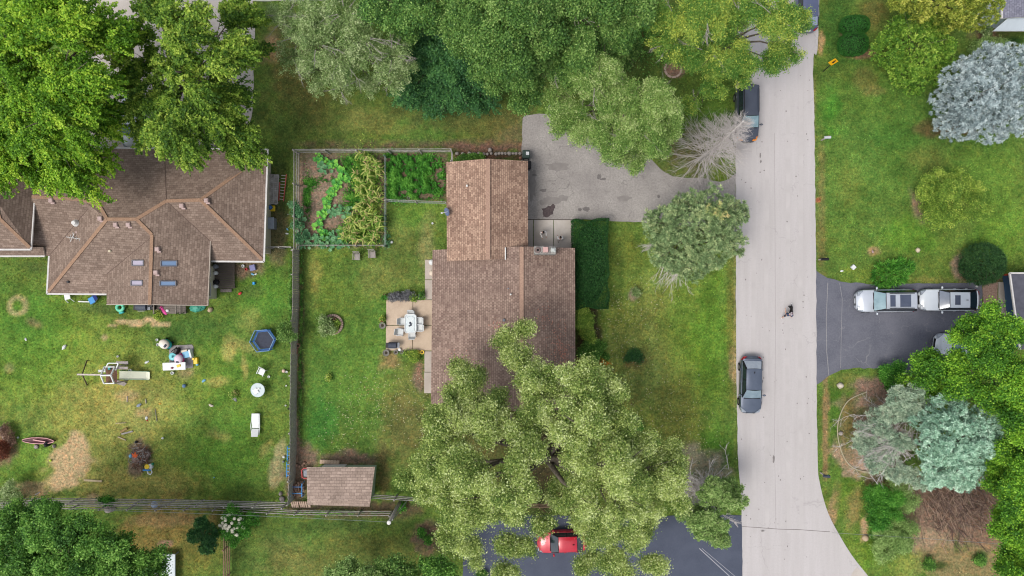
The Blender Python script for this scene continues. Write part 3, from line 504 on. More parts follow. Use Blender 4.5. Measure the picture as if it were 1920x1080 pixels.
# ------------------------------------------------ roofs and houses
def shingle_mat(name, a, b_, c, row=.17, wid=.27, big=.5):
    m = bpy.data.materials.new(name); m.use_nodes = True; n = m.node_tree.nodes; l = m.node_tree.links; b = n['Principled BSDF']
    b.inputs['Roughness'].default_value = .92; b.inputs['Specular IOR Level'].default_value = .15
    uv = n.new('ShaderNodeUVMap'); uv.uv_map = 'UVMap'; bt = n.new('ShaderNodeTexBrick'); bt.inputs['Scale'].default_value = 1
    bt.offset = .37; bt.offset_frequency = 2; bt.squash = 1; bt.inputs['Brick Width'].default_value = wid; bt.inputs['Row Height'].default_value = row
    bt.inputs['Mortar Size'].default_value = .012; bt.inputs['Mortar Smooth'].default_value = .3; bt.inputs['Bias'].default_value = -.05
    bt.inputs['Color1'].default_value = C(*a); bt.inputs['Color2'].default_value = C(*b_); bt.inputs['Mortar'].default_value = C(*c); l.new(uv.outputs[0], bt.inputs['Vector'])
    tc = n.new('ShaderNodeTexCoord'); no = n.new('ShaderNodeTexNoise'); no.inputs['Scale'].default_value = big; no.inputs['Detail'].default_value = 6; no.inputs['Roughness'].default_value = .65; l.new(tc.outputs['Object'], no.inputs['Vector'])
    mr = n.new('ShaderNodeMapRange'); mr.inputs['From Min'].default_value = .3; mr.inputs['From Max'].default_value = .7; mr.inputs['To Min'].default_value = .82; mr.inputs['To Max'].default_value = 1.16; l.new(no.outputs['Fac'], mr.inputs['Value'])
    n2 = n.new('ShaderNodeTexNoise'); n2.inputs['Scale'].default_value = 9; n2.inputs['Detail'].default_value = 2; l.new(tc.outputs['Object'], n2.inputs['Vector'])
    m2 = n.new('ShaderNodeMapRange'); m2.inputs['From Min'].default_value = .3; m2.inputs['From Max'].default_value = .7; m2.inputs['To Min'].default_value = .86; m2.inputs['To Max'].default_value = 1.14; l.new(n2.outputs['Fac'], m2.inputs['Value'])
    mm = n.new('ShaderNodeMath'); mm.operation = 'MULTIPLY'; l.new(mr.outputs[0], mm.inputs[0]); l.new(m2.outputs[0], mm.inputs[1])
    vm = n.new('ShaderNodeVectorMath'); vm.operation = 'SCALE'; l.new(bt.outputs['Color'], vm.inputs[0]); l.new(mm.outputs[0], vm.inputs['Scale']); l.new(vm.outputs[0], b.inputs['Base Color'])
    bp = n.new('ShaderNodeBump'); bp.inputs['Strength'].default_value = .4; bp.inputs['Distance'].default_value = .02; l.new(bt.outputs['Fac'], bp.inputs['Height']); bp.invert = True; l.new(bp.outputs[0], b.inputs['Normal'])
    MATS[name] = m; return m
def roof(name, polys, m, parent, edge_m, thick=.14):
    """polys: lists of world points (counter-clockwise from above); a slab with fascia and shingle UVs"""
    V = []; idx = {}; F = []
    def vi(p):
        k = tuple(round(c, 3) for c in p)
        if k not in idx: idx[k] = len(V); V.append(k)
        return idx[k]
    for q in polys:
        f = [vi(p) for p in q]; nrm = Vector((0, 0, 0))
        for i in range(len(q)): nrm += Vector(q[i]).cross(Vector(q[(i + 1) % len(q)]))
        F.append(f if nrm.z > 0 else f[::-1])
    cnt = {}
    for f in F:
        for i in range(len(f)): e = (f[i], f[(i + 1) % len(f)]); cnt[e] = 1
    nV = len(V); V2 = V + [(x, y, z - thick) for x, y, z in V]; F2 = list(F); MI = [0] * len(F)
    for f in F: F2.append([i + nV for i in f[::-1]]); MI.append(1)
    for (a, b) in cnt:
        if (b, a) not in cnt: F2.append([b, a, a + nV, b + nV]); MI.append(1)
    me = bpy.data.meshes.new(name); off = parent.location
    me.from_pydata([(x - off.x, y - off.y, z - off.z) for x, y, z in V2], [], F2); me.materials.append(m); me.materials.append(edge_m)
    me.polygons.foreach_set('material_index', MI); me.update(); uvl = me.uv_layers.new(name='UVMap')
    for p in me.polygons:
        n = p.normal; u = Vector((-n.y, n.x, 0)); u = u.normalized() if u.length > 1e-3 else Vector((1, 0, 0)); v = n.cross(u)
        for li in p.loop_indices:
            q = me.vertices[me.loops[li].vertex_index].co; uvl.data[li].uv = (q.dot(u) + 50, q.dot(v) + 50)
    return link(bpy.data.objects.new(name, me), parent)
def W3(l): return [P(*q) for q in l]
def strips(name, lines, wd, h, m, parent, dz=.03):
    if name in ('gutter', 'rake_board', 'coping') and len(lines) > 1:
        for q in lines: strips(name, [q], wd, h, m, parent, dz)
        return
    mb = MB()
    for a, b in lines:
        a = P(*a); b = P(*b); a.z += dz; b.z += dz; mb.beam(a, b, wd, h)
    return obj(name, mb, m, parent, world=True)
def wall_block(name, poly_px, z0, z1, m, parent):
    mb = MB(); mb.prism([(P(x, y).x, P(x, y).y) for x, y in poly_px][::-1], z0, z1); return obj(name, mb, m, parent, world=True)
def wall_window(x, y, z, wid, hgt, face, parent, name='window'):       # face: unit outward direction
    f = Vector(face); s = Vector((-f.y, f.x, 0)); c = Vector((x, y, z)); mb = MB()
    for o, w_, h_ in ((s * (wid / 2), .08, hgt + .08), (-s * (wid / 2), .08, hgt + .08)): mb.beam(c + o + Vector((0, 0, -h_ / 2)) + f * .02, c + o + Vector((0, 0, h_ / 2)) + f * .02, .08, .08, up=f)
    for dz in (-hgt / 2, 0, hgt / 2): mb.beam(c - s * wid / 2 + Vector((0, 0, dz)) + f * .02, c + s * wid / 2 + Vector((0, 0, dz)) + f * .02, .07, .07)
    o = obj(name, mb, M_white, parent, world=True); mb = MB(); mb.beam(c - s * wid / 2 + f * .005, c + s * wid / 2 + f * .005, .02, hgt)
    q = obj('pane', mb, M_glass, None); q.parent = o; q.location = -parent.location; return o
M_white = mat('white_paint', (232, 230, 226), (220, 218, 214), 3, .6); M_glass = mat('dark_glass', (58, 70, 84), (44, 54, 66), 1, .08, spec=.8)
M_gutter = mat('gutter_white', (228, 224, 220), (206, 202, 198), 3, .5); M_fascia = mat('fascia', (196, 182, 168), (180, 166, 152), 3, .7)
M_main = shingle_mat('shingle_rose', (196, 164, 142), (150, 120, 104), (116, 94, 84))
M_mainb = shingle_mat('shingle_mauve', (170, 146, 132), (136, 113, 103), (100, 84, 76), .17, .25)
M_left = shingle_mat('shingle_brown', (158, 138, 124), (130, 111, 99), (112, 95, 85), .19, .33, .35)
M_capm = mat('ridge_tan', (190, 157, 136), (164, 133, 116), 9, .9); M_capl = mat('ridge_orange', (178, 144, 118), (150, 120, 99), 9, .9)
M_siding = mat('cream_siding', (214, 208, 184), (198, 194, 170), 2, .7, stretch=(.3, .3, 12)); M_brick = mat('wall_tan', (176, 150, 128), (150, 124, 104), 6, .9)
# main house ------------------------------------------------
h = thing('brick_house', 'house with rose brown shingled gable roofs, chimney and patio, in the centre', 'house', P(930, 560))
zr, ze, zl = 4.0, 2.95, 2.45
roof('roof', [W3([(811, 468.5, zl), (978, 462, zr), (978, 772, zr), (808, 757, zl)]), W3([(978, 462, zr), (1078, 465, ze), (1079, 768, ze), (978, 772, zr)])], M_mainb, h, M_fascia)
g_ = roof('garage_roof', [W3([(837, 304, 3.05), (915, 297.5, 4.5), (915, 487, 4.5), (838, 490, 3.05)]), W3([(915, 297.5, 4.5), (990, 302, 3.05), (990, 462, 3.05), (947.5, 463, 3.89), (947.5, 486, 3.89), (915, 487, 4.5)])], M_main, h, M_fascia)
strips('ridge_cap', [((978, 463, zr), (978, 771, zr))], .32, .04, M_capm, h); strips('ridge_cap', [((915, 299, 4.5), (915, 486.5, 4.5))], .34, .04, M_capm, h)
strips('flashing', [((947.6, 464, 3.9), (947.6, 487, 3.9))], .09, .05, M_white, h)
wall_block('wall', [(838, 474), (1050, 474), (1050, 720), (838, 720)], -.1, 2.45, M_brick, h); wall_block('garage_wall', [(848, 322), (975, 322), (975, 473), (848, 473)], -.1, 2.9, M_brick, h)
for (x0, x1, xr_, y, z0_, z1_) in ((848, 975, 915, 322, 2.9, 4.3), (838, 1050, 978, 719, 2.45, 3.8)):
    mb = MB(); a, b, c = P(x0, y), P(x1, y), P(xr_, y); mb.add([(a.x, a.y, z0_), (b.x, b.y, z0_), (c.x, c.y, z1_), (a.x, a.y + .1, z0_), (b.x, b.y + .1, z0_), (c.x, c.y + .1, z1_)], [(0, 1, 2), (5, 4, 3), (0, 2, 5, 3), (1, 4, 5, 2)]); obj('gable', mb, M_siding, h, world=True)
q = P(975, 370); mb = MB()
for i in range(4): mb.box((q.x + .03, q.y, .35 + i * .56), (.05, 4.6, .54))
obj('garage_door', mb, M_white, h, world=True)
q = P(1050, 500); mb = MB(); mb.box((q.x + .03, q.y, 1.05), (.06, .95, 2.1)); dr = obj('door', mb, mat('red_door', (120, 60, 50), None, 3, .5), h, world=True)
mb = MB(); mb.ball((q.x + .09 - h.location.x, q.y + .35 - h.location.y, 1.0), .035, 8); obj('handle', mb, mat('brass', (180, 150, 90), None, 3, .3, .8), dr)
for y in (560, 620, 680): w_ = P(1050, y); wall_window(w_.x, w_.y, 1.5, 1.5, 1.1, (1, 0, 0), h)
for y in (530, 600, 690): w_ = P(838, y); wall_window(w_.x, w_.y, 1.4, 1.4, 1.1, (-1, 0, 0), h)
# chimney
M_stone = mat('chimney_stone', (176, 172, 166), (112, 108, 106), 9, .9, bump=.5)
a, b = P(1001.5, 461, 4.9), P(1043, 477, 4.9); cx, cy = (a.x + b.x) / 2, (a.y + b.y) / 2; mb = MB(); mb.rbox((cx, cy, 3.75), (b.x - a.x, a.y - b.y, 2.3), .05); mb.rbox((cx, cy, 4.93), (b.x - a.x - .1, a.y - b.y - .1, .06), .02)
ch = obj('chimney', mb, M_stone, h, world=True); lx, ly = cx - h.location.x, cy - h.location.y
mb = MB(); mb.rbox((lx + .02, ly + .03, 5.08), (.42, .42, .26), .03); obj('flue', mb, mat('clay_flue', (214, 176, 170), (200, 160, 154), 4, .8), ch)
mb = MB(); mb.rbox((lx + .62, ly + .0, 5.05), (.38, .36, .2), .03); mb.rbox((lx + .6, ly, 5.2), (.26, .24, .1), .02); obj('flue', mb, mat('pale_cap', (206, 208, 204), (180, 184, 180), 6, .7), ch)
mb = MB(); mb.lathe((lx - .58, ly, 4.9), [(.26, 0), (.24, .12), (.15, .16), (.09, .16)], 14); mb.lathe((lx - .58, ly, 4.9), [(.09, .17), (.09, .171)], 12, 1); obj('flue', mb, [mat('flue_ring', (134, 118, 114), (112, 98, 94), 6, .8), mat('flue_mouth_black', (20, 18, 18), None, 3, .9)], ch)  # flat black disc stands in for the open flue mouth
# pipes and the dish
def pipe(x, y, zr_, hh, r, m, par, name='vent_pipe'):
    p = P(x, y, zr_); mb = MB(); mb.lathe((p.x, p.y, zr_ - .1), [(r * 1.8, 0), (r * 1.6, .08), (r, .12), (r, hh), (r * .7, hh)], 10); return obj(name, mb, m, par, True, world=True)
M_pvc = mat('white_pvc', (236, 234, 230), None, 4, .5); M_blk = mat('black_metal', (38, 38, 42), (28, 28, 32), 4, .4); M_grey = mat('grey_metal', (130, 134, 142), (110, 114, 122), 4, .4, .4)
pipe(876, 349, 3.75, .5, .07, M_pvc, h); pipe(957.5, 552, 3.75, .45, .07, M_pvc, h); pipe(945, 600, 3.6, .35, .12, M_grey, h); pipe(901, 473, 3.35, .3, .09, M_grey, h); pipe(953, 541, 3.75, .2, .06, M_grey, h)
mb = MB(); p = P(839, 397, 3.5)
for i in range(1):
    dd = Vector((-.75, -.2, .62)).normalized(); u = dd.orthogonal().normalized(); v = dd.cross(u); vs = [p]; n_ = 14
    for rr, dep in ((.16, .015), (.32, .06)):
        vs += [p + (u * math.cos(6.283 * k / n_) * rr + v * math.sin(6.283 * k / n_) * rr * 1.15) + dd * dep for k in range(n_)]
    mb.add(vs, [(0, 1 + k, 1 + (k + 1) % n_) for k in range(n_)] + [(1 + k, 1 + n_ + k, 1 + n_ + (k + 1) % n_, 1 + (k + 1) % n_) for k in range(n_)])
mb.tube([p + Vector((.15, 0, -.45)), p], .03, 6); dish = obj('satellite_dish', mb, mat('dish_blue', (112, 124, 156), (92, 104, 138), 4, .5), h, world=True)
mb = MB(); mb.tube([p - h.location, p + Vector((-.42, -.1, .02)) - h.location], .02, 6); mb.box(tuple(p + Vector((-.45, -.11, .04)) - h.location), (.14, .1, .1)); obj('arm', mb, M_pvc, dish)
# left house ------------------------------------------------
h2 = thing('suburban_house', 'long brown shingled house with hipped roofs and four skylights, left of the fence', 'house', P(290, 420))
a_, b_, c_, d_, e_ = (502, 280, 2.7), (495, 491, 2.7), (394, 490, 2.7), (376, 375, 4.5), (312, 377, 4.5)
f_, g2, h_, i_, j_ = (256, 411, 4.9), (201, 411, 4.9), (88, 551, 2.7), (200, 552, 2.7), (92, 480, 2.7)
k_, l_, m_, n_2 = (285, 440, 4.65), (281, 571, 4.65), (389, 573, 3.3), (200, 571, 3.3); o_, p_2 = (394, 452, 3.3), (200, 514, 3.28)
t1, r_, s0, v_ = (308, 279, 2.7), (153, 374, 4.4), (60, 369, 4.4), (165, 392, 4.2)
roof('roof', [W3([e_, d_, b_, c_, o_]), W3([d_, a_, b_]), W3([a_, d_, e_, t1]), W3([t1, e_, f_, g2, (187, 386, 4.5), (190, 277, 2.7)]), W3([(190, 277, 2.7), (187, 386, 4.5), r_, s0, (60, 277, 2.7)]),
              W3([(187, 386, 4.5), g2, v_, r_]), W3([s0, r_, v_, j_, (60, 478, 2.7)]), W3([g2, h_, j_, v_]), W3([f_, g2, h_, i_, p_2, k_]), W3([p_2, n_2, l_, k_]), W3([k_, l_, m_, o_, e_, f_])], M_left, h2, M_fascia)
roof('upper_roof', [W3([(-400, 290, 4.2), (70, 290, 4.2), (-10, 372, 6.2), (-400, 372, 6.2)]), W3([(70, 290, 4.2), (58, 467, 4.2), (0, 410, 5.6), (-10, 372, 6.2)]), W3([(58, 467, 4.2), (-400, 467, 4.2), (-400, 372, 6.2), (-10, 372, 6.2), (0, 410, 5.6)])], M_left, h2, M_fascia)
roof('porch_roof', [W3([(-400, 463, 3.3), (80, 463, 3.3), (84, 480, 2.8), (-400, 480, 2.8)])], M_left, h2, M_fascia)
strips('ridge_cap', [(d_, (457, 317, 3.3)), (d_, (491, 486, 2.75)), (e_, d_), (f_, e_), (g2, f_), (g2, (91, 547, 2.75)), (g2, (187, 386, 4.5)), ((187, 386, 4.5), r_), (r_, s0), (f_, k_), (k_, l_)], .26, .035, M_capl, h2)
strips('ridge_cap', [((56, 464, 4.25), (0, 410, 5.6)), ((0, 410, 5.6), (-10, 372, 6.2))], .26, .035, M_capl, h2)
strips('valley', [(e_, o_), (p_2, (282, 446, 4.6)), (t1, e_), (v_, j_)], .05, .02, mat('valley_dark', (116, 96, 86), None, 4), h2, .012)
strips('gutter', [(a_, b_), (b_, c_), (a_, (190, 277, 2.7)), ((190, 277, 2.7), (60, 277, 2.7)), (h_, i_), (h_, j_)], .13, .12, M_gutter, h2, -.03); strips('gutter', [((70, 290, 4.2), (58, 468, 4.2)), ((58, 468, 4.2), (-400, 468, 4.2))], .13, .12, M_gutter, h2, -.03); strips('gutter', [((84, 480.5, 2.8), (-400, 480.5, 2.8))], .13, .1, M_gutter, h2, -.02)
strips('rake_board', [((389.8, 573, 3.3), (394.5, 452, 3.3)), (l_, m_), (n_2, l_)], .06, .16, M_fascia, h2, -.06)
# walls drawn in ground pixels (their feet)
wall_block('wall', [(170, 300), (508, 300), (508, 476), (170, 476)], -.1, 2.62, M_siding, h2); wall_block('wall', [(130, 400), (400, 400), (400, 524), (130, 524)], -.1, 2.6, M_siding, h2)
mb = MB(); xs = [(262, -.1), (406, -.1), (406, 3.1), (327, 4.3), (262, 3.3)]; y0_, y1_ = P(0, 500).y, P(0, 560).y
vs = [(P(x, 0).x, y1_, z) for x, z in xs] + [(P(x, 0).x, y0_, z) for x, z in xs]; mb.add(vs, [(0, 1, 2, 3, 4), (9, 8, 7, 6, 5)] + [(i, i + 5, (i + 1) % 5 + 5, (i + 1) % 5) for i in range(5)]); obj('wing_wall', mb, M_siding, h2, world=True)
wall_block('upper_wall', [(-350, 320), (100, 320), (102, 463), (-350, 463)], -.1, 4.15, mat('grey_siding', (178, 180, 168), (164, 166, 154), 3, .8), h2)
w_ = P(406, 543); wall_window(w_.x, w_.y, 1.7, 1.1, 1.0, (1, 0, 0), h2); w_ = P(406, 512); wall_window(w_.x, w_.y, 1.7, .8, 1.0, (1, 0, 0), h2)
for x in (440, 475): w_ = P(x, 476); wall_window(w_.x, w_.y, 1.5, .9, 1.0, (0, -1, 0), h2)
for x in (250, 290, 360): w_ = P(x, 560); wall_window(w_.x, w_.y, 1.5, 1.1, 1.1, (0, -1, 0), h2)
for x in (160, 200): w_ = P(x, 524); wall_window(w_.x, w_.y, 1.5, 1.1, 1.0, (0, -1, 0), h2)
M_sky1 = mat('skylight_glass', (132, 160, 196), (120, 148, 184), 1, .12, spec=.8); M_sky2 = mat('skylight_milky', (188, 180, 196), (176, 168, 186), 1, .2, spec=.6)
def on_wing(x, right=True):                      # height of the wing roof at a photo column
    return 4.65 - (x - 284) / 106 * 1.35 if right else 4.65 - (284 - x) / 84 * 1.35
def skylight(x0, x1, y0, y1, right, m):
    z0, z1 = on_wing(x0, right) + .05, on_wing(x1, right) + .05; q = [P(x0, y0, z0), P(x1, y0, z1), P(x1, y1, z1), P(x0, y1, z0)]
    mb = MB(); mb.add(q + [v - Vector((0, 0, .14)) for v in q], [(3, 2, 1, 0), (0, 1, 5, 4), (1, 2, 6, 5), (2, 3, 7, 6), (3, 0, 4, 7)]); o = obj('skylight', mb, m, h2, world=True)
    mb = MB(); off = h2.location
    for i in range(4): mb.beam(q[i] - off + Vector((0, 0, .02)), q[(i + 1) % 4] - off + Vector((0, 0, .02)), .08, .07)
    obj('frame', mb, mat('skylight_frame', (120, 118, 124), (104, 102, 108), 3, .5), o)
skylight(302, 332, 489, 499, True, M_sky1); skylight(300, 330, 527, 536, True, M_sky1); skylight(248, 269, 488, 498, False, M_sky2); skylight(246, 267, 526, 535, False, M_sky2)
M_ventp = mat('vent_box', (206, 182, 176), (186, 160, 154), 4, .7)
for x, y, z in ((189, 410, 4.75), (218, 421.5, 4.75), (242, 421.5, 4.75), (342, 386, 4.4), (388, 376, 4.4), (296, 467, 4.5), (293.5, 511, 4.5), (97, 376, 4.35)):
    p = P(x, y, z); mb = MB(); mb.rbox((p.x, p.y, z + .06), (.34, .34, .3), .04, .05); mb.box((p.x + .1, p.y - .22, z - .02), (.3, .12, .16)); obj('roof_vent', mb, M_ventp, h2, world=True)
pipe(141, 418, 3.9, .35, .17, M_pvc, h2); pipe(146, 436, 3.6, .3, .09, M_ventp, h2); pipe(208, 471, 3.9, .35, .1, mat('cream_pipe', (222, 208, 180)), h2); pipe(129.5, 528.5, 3.0, .3, .1, M_blk, h2)
mb = MB()
for a, b in (((124, 444), (157, 449)), ((132, 453), (139, 438)), ((138, 447), (137, 436)), ((143, 443), (143, 450)), ((150, 443), (149, 452)), ((133, 440), (131, 448))):
    p, q = P(a[0], a[1], 3.75), P(b[0], b[1], 3.95); mb.tube([p, q], .025, 5)
obj('fallen_antenna', mb, M_pvc, h2, world=True)
# deck behind the wing, and the small one on the south side
M_deck = mat('weathered_deck', (128, 116, 104), (92, 84, 76), 3, .9, stretch=(.4, 9, 1)); M_wood = mat('weathered_wood', (160, 150, 140), (112, 104, 98), 5, .95, stretch=(2, 2, 2)); M_woodb = mat('brown_wood', (168, 140, 118), (122, 96, 78), 5, .95)
def deck(name, label, x0, x1, y0, y1, z, m, alongx=True, nb=None):
    a, b = P(x0, y0), P(x1, y1); t = thing(name, label, 'deck', ((a.x + b.x) / 2, (a.y + b.y) / 2, 0)); W_, D_ = b.x - a.x, a.y - b.y; mb = MB(); n = nb or int((D_ if alongx else W_) / .15); rnd = random.Random(n)
    for i in range(n):
        if alongx: mb.box((rnd.uniform(-.02, .02), -D_ / 2 + (i + .5) * D_ / n, z), (W_, D_ / n - .02, .04))
        else: mb.box((-W_ / 2 + (i + .5) * W_ / n, rnd.uniform(-.02, .02), z), (W_ / n - .02, D_, .04))
    obj('board', mb, m, t)
    for sx in (-1, 1):
        for sy in (-1, 1): mb = MB(); mb.box((sx * (W_ / 2 - .1), sy * (D_ / 2 - .1), z / 2 - .03), (.1, .1, z - .02)); obj('post', mb, M_wood, t)
    return t
deck('wooden_deck', 'dark weathered wooden deck in the corner beside the cream wall', 405, 443, 484, 541, .35, M_deck)
st_ = deck('wooden_step', 'grey wooden step below the dark corner deck', 415, 436, 541.5, 548, .15, M_wood)
dk = deck('wooden_deck', 'small grey deck with step rails under the gable end', 295, 352, 548, 588, .3, mat('grey_deck', (150, 140, 132), (104, 96, 90), 3, .9, stretch=(.4, 9, 1)))
for x in (298, 339, 347):
    mb = MB(); q = P(x, 580) - dk.location; mb.beam((q.x, q.y - .35, .85), (q.x, q.y + .6, .85), .09, .09); mb.beam((q.x, q.y - .3, 0), (q.x, q.y - .3, .85), .09, .09); mb.beam((q.x, q.y + .5, 0), (q.x, q.y + .5, .85), .09, .09); obj('handrail', mb, M_wood, dk)
# shed ------------------------------------------------
h3 = thing('garden_shed', 'small shed with brown tiled roof and green side wall beside the bottom fence', 'shed', P(650, 895))
M_shed = shingle_mat('shingle_shed', (190, 168, 154), (164, 144, 131), (128, 110, 100), .24, .42)
roof('roof', [W3([(575, 876, 2.15), (703, 875.5, 2.15), (695, 937, 2.75), (576, 937, 2.75)]), W3([(576, 937, 2.75), (695, 937, 2.75), (693, 950, 2.45), (576, 947, 2.45)])], M_shed, h3, M_fascia, .06)
M_greenw = mat('green_siding', (176, 196, 166), (156, 178, 148), 3, .8, stretch=(8, 8, .5)); wall_block('wall', [(602, 872), (706, 872), (702, 927), (602, 927)], -.05, 2.1, M_greenw, h3)
mb = MB(); a, b = P(700.5, 873), P(698, 926); mb.add([(a.x, a.y, 2.1), (b.x, b.y, 2.1), (b.x, b.y + .5, 2.62), (a.x - 2, a.y, 2.1), (b.x - 2, b.y, 2.1), (b.x - 2, b.y + .5, 2.62)], [(0, 2, 1), (3, 4, 5), (0, 3, 5, 2), (1, 2, 5, 4)]); obj('gable', mb, M_greenw, h3, world=True)
mb = MB(); a = P(630, 871.3); mb.box((a.x, a.y + .03, 1.05), (1.9, .05, 1.9)); obj('door', mb, M_white, h3, world=True)
# top right house and right garage -----------------------------
h4 = thing('white_house', 'corner of white house with grey shingled roof at the top right edge', 'house', P(1960, 0))
M_greysh = shingle_mat('shingle_grey', (148, 148, 162), (122, 122, 138), (100, 100, 112)); M_wsid = mat('white_siding', (224, 234, 240), (206, 216, 224), 2, .7, stretch=(.3, .3, 14))
roof('roof', [W3([(1879, -200, 4.0), (1879, 34, 4.0), (2300, 10, 6.5), (2300, -200, 6.5)])], M_greysh, h4, M_gutter)
roof('porch_roof', [W3([(1862, 58, 2.9), (1890, 34, 3.7), (2300, 10, 3.7), (2300, 58, 2.9)])], mat('white_metal_roof', (214, 224, 232), (200, 210, 220), 2, .5, stretch=(6, .3, 1)), h4, M_gutter)
strips('gutter', [((1878, -200, 4.0), (1878, 35, 4.0))], .14, .12, M_gutter, h4, 0); wall_block('wall', [(1830, -200), (1830, 52), (2300, 60), (2300, -200)], -.1, 2.7, M_wsid, h4); wall_block('upper_wall', [(1836, -200), (1836, 40), (2200, 40), (2200, -200)], 2.7, 4.0, M_wsid, h4)
w_ = P(1830, 10); wall_window(w_.x, w_.y, 1.5, 1.2, 1.1, (-1, 0, 0), h4)
h5 = thing('flat_roof_garage', 'dark flat roofed garage with blue wall at the right edge', 'garage', P(2000, 580))
mb = MB(); q = W3([(1893, 512, 2.9), (2300, 512, 2.9), (2300, 655, 2.9), (1912, 655, 2.9)]); mb.prism([(v.x, v.y) for v in q][::-1], 2.75, 2.9); obj('roof', mb, mat('tar_roof', (98, 98, 108), (86, 86, 96), 3, .9), h5, world=True)
strips('coping', [((1893, 512, 2.95), (2300, 512, 2.95)), ((1893, 512, 2.95), (1912, 655, 2.95))], .12, .14, M_gutter, h5, 0)
wall_block('wall', [(1880, 517), (2250, 517), (2250, 650), (1893, 650)], -.1, 2.75, mat('blue_siding', (84, 116, 150), (66, 96, 130), 3, .8, stretch=(.3, .3, 10)), h5)
# ------------------------------------------------ fences
M_fence = mat('fence_grey', (196, 190, 184), (140, 134, 128), 4, .95, stretch=(1, 1, 3)); M_fenced = mat('fence_dark', (196, 188, 180), (156, 150, 142), 5, .95); M_fenceb = mat('fence_brown', (186, 152, 128), (146, 116, 96), 5, .95)
M_wire = mat('galvanised_wire', (176, 182, 180), (150, 156, 154), 4, .5, .5)
def rail_fence(label, pts, hgt, rails, m, mp=None, seed=1, board=.14, every=2.4, group=None, mesh=False, name='rail_fence', brace=False, skip=()):
    """pts: photo pixels of the foot of the fence; posts are parts, rails one part, optional wire mesh"""
    rnd = random.Random(seed); W = [P(x, y) for x, y in pts]; c = (W[0] + W[-1]) / 2; t = thing(name, label, 'fence', c, 0, group); mr = MB(); posts = []
    for i in range(len(W) - 1):
        a, b = W[i] - c, W[i + 1] - c; L = (b - a).length; n = max(1, round(L / every)); d = (b - a).normalized(); s = Vector((-d.y, d.x, 0))
        for k in range(n + (i == len(W) - 2)): posts.append(a.lerp(b, k / n))
        for k in range(n):
            if (i, k) in skip: continue
            p, q = a.lerp(b, k / n), a.lerp(b, (k + 1) / n)
            for z in rails: mr.beam(p + s * .07 + Vector((0, 0, z + rnd.uniform(-.02, .02))), q + s * .07 + Vector((0, 0, z + rnd.uniform(-.02, .02))), .04, board)
    for p in posts:
        mb = MB(); l = Vector((rnd.uniform(-.03, .03), rnd.uniform(-.03, .03), hgt + .06)); mb.beam(p, p + l, .1, .1, up=(1, 0, 0))
        if brace: pass
        obj('post', mb, mp or m, t)
    if mr.f: obj('rail', mr, m, t)
    if mesh:
        mb = MB()
        for i in range(len(W) - 1):
            a, b = W[i] - c, W[i + 1] - c; n = max(2, int((b - a).length / .28))
            for k in range(n):
                p = a.lerp(b, k / n); mb.beam(p, p + Vector((0, 0, hgt)), .012, .012, up=(1, 0, 0))
            for z in (.25, .5, .75, 1.0): 
                if z <= hgt: mb.beam(a + Vector((0, 0, z)), b + Vector((0, 0, z)), .012, .012)
        obj('wire_mesh', mb, M_wire, t)
    return t
def plank_fence(label, pts, hgt, m, seed=1, name='board_fence', topw=.5, gap=.0, group=None):
    rnd = random.Random(seed); W = [P(x, y) for x, y in pts]; c = (W[0] + W[-1]) / 2; t = thing(name, label, 'fence', c, 0, group); mb = MB(); rl = MB()
    for i in range(len(W) - 1):
        a, b = W[i] - c, W[i + 1] - c; L = (b - a).length; n = int(L / .15); d = (b - a).normalized(); s = Vector((-d.y, d.x, 0))
        for k in range(n):
            if rnd.random() < gap: continue
            p = a + d * (k + .5) * L / n; mb.beam(p, p + Vector((rnd.uniform(-.02, .02), rnd.uniform(-.02, .02), hgt + rnd.uniform(-.04, .04))), .135, .022, up=s)
        for z in (.4, hgt - .3): rl.beam(a - s * .05 + Vector((0, 0, z)), b - s * .05 + Vector((0, 0, z)), .05, .09)
        m_ = max(1, round(L / 2.4))
        for k in range(m_ + 1): q = MB(); p = a.lerp(b, k / m_) - s * .1; q.beam(p, p + Vector((0, 0, hgt)), .1, .1, up=(1, 0, 0)); obj('post', q, M_fenced, t)
    obj('board', mb, m, t); obj('rail', rl, M_fenced, t); return t
rail_fence('pale three rail fence along the top of the vegetable garden', [(562, 289), (848, 288)], 1.7, (.45, 1.05, 1.62), M_fence, seed=1)
rail_fence('short side fence joining the garden fence to the garage corner', [(848, 288), (848, 308)], 1.6, (.5, 1.1, 1.55), M_fence, seed=2, every=1.0)
rail_fence('grey rail and wire fence on the left edge of the vegetable garden', [(562, 289), (562, 470)], 1.8, (.45, 1.1, 1.72), M_fenced, M_fence, seed=3, mesh=True)
plank_fence('long weathered board fence between the two back yards, below the garden', [(561, 471), (561, 560), (558, 640), (556, 760), (556, 850), (552, 936)], 1.75, M_fenced, 4)
rail_fence('wire fence with green posts on the right side of the vegetable garden', [(725, 296), (725, 462)], 1.1, (1.08,), mat('fence_green', (110, 136, 118), (84, 104, 92), 5, .8), seed=5, board=.05, mesh=True)
rail_fence('low wire fence below the weedy garden plot', [(727, 379), (838, 383)], 1.1, (1.08,), M_fence, seed=6, board=.05, mesh=True)
rail_fence('low rail fence at the foot of the vegetable garden', [(566, 462), (722, 462)], .7, (.3, .62), M_fence, seed=7, board=.08)
rail_fence('short pale fence from the brown house to the board fence', [(512, 466), (556, 466)], 1.5, (.5, 1.4), M_fence, seed=8, every=1.1)
rail_fence('weathered rail fence at the bottom of the left yard, with diagonal looking posts', [(-60, 934), (150, 934), (330, 936), (541, 941)], 1.75, (.4, .85, 1.25, 1.7), M_fence, seed=9)
rail_fence('pipe topped fence running behind the bottom rail fence', [(-60, 948), (150, 946), (410, 949), (560, 957), (735, 959)], 1.25, (.25, .65, 1.22), M_fence, seed=10, board=.1)
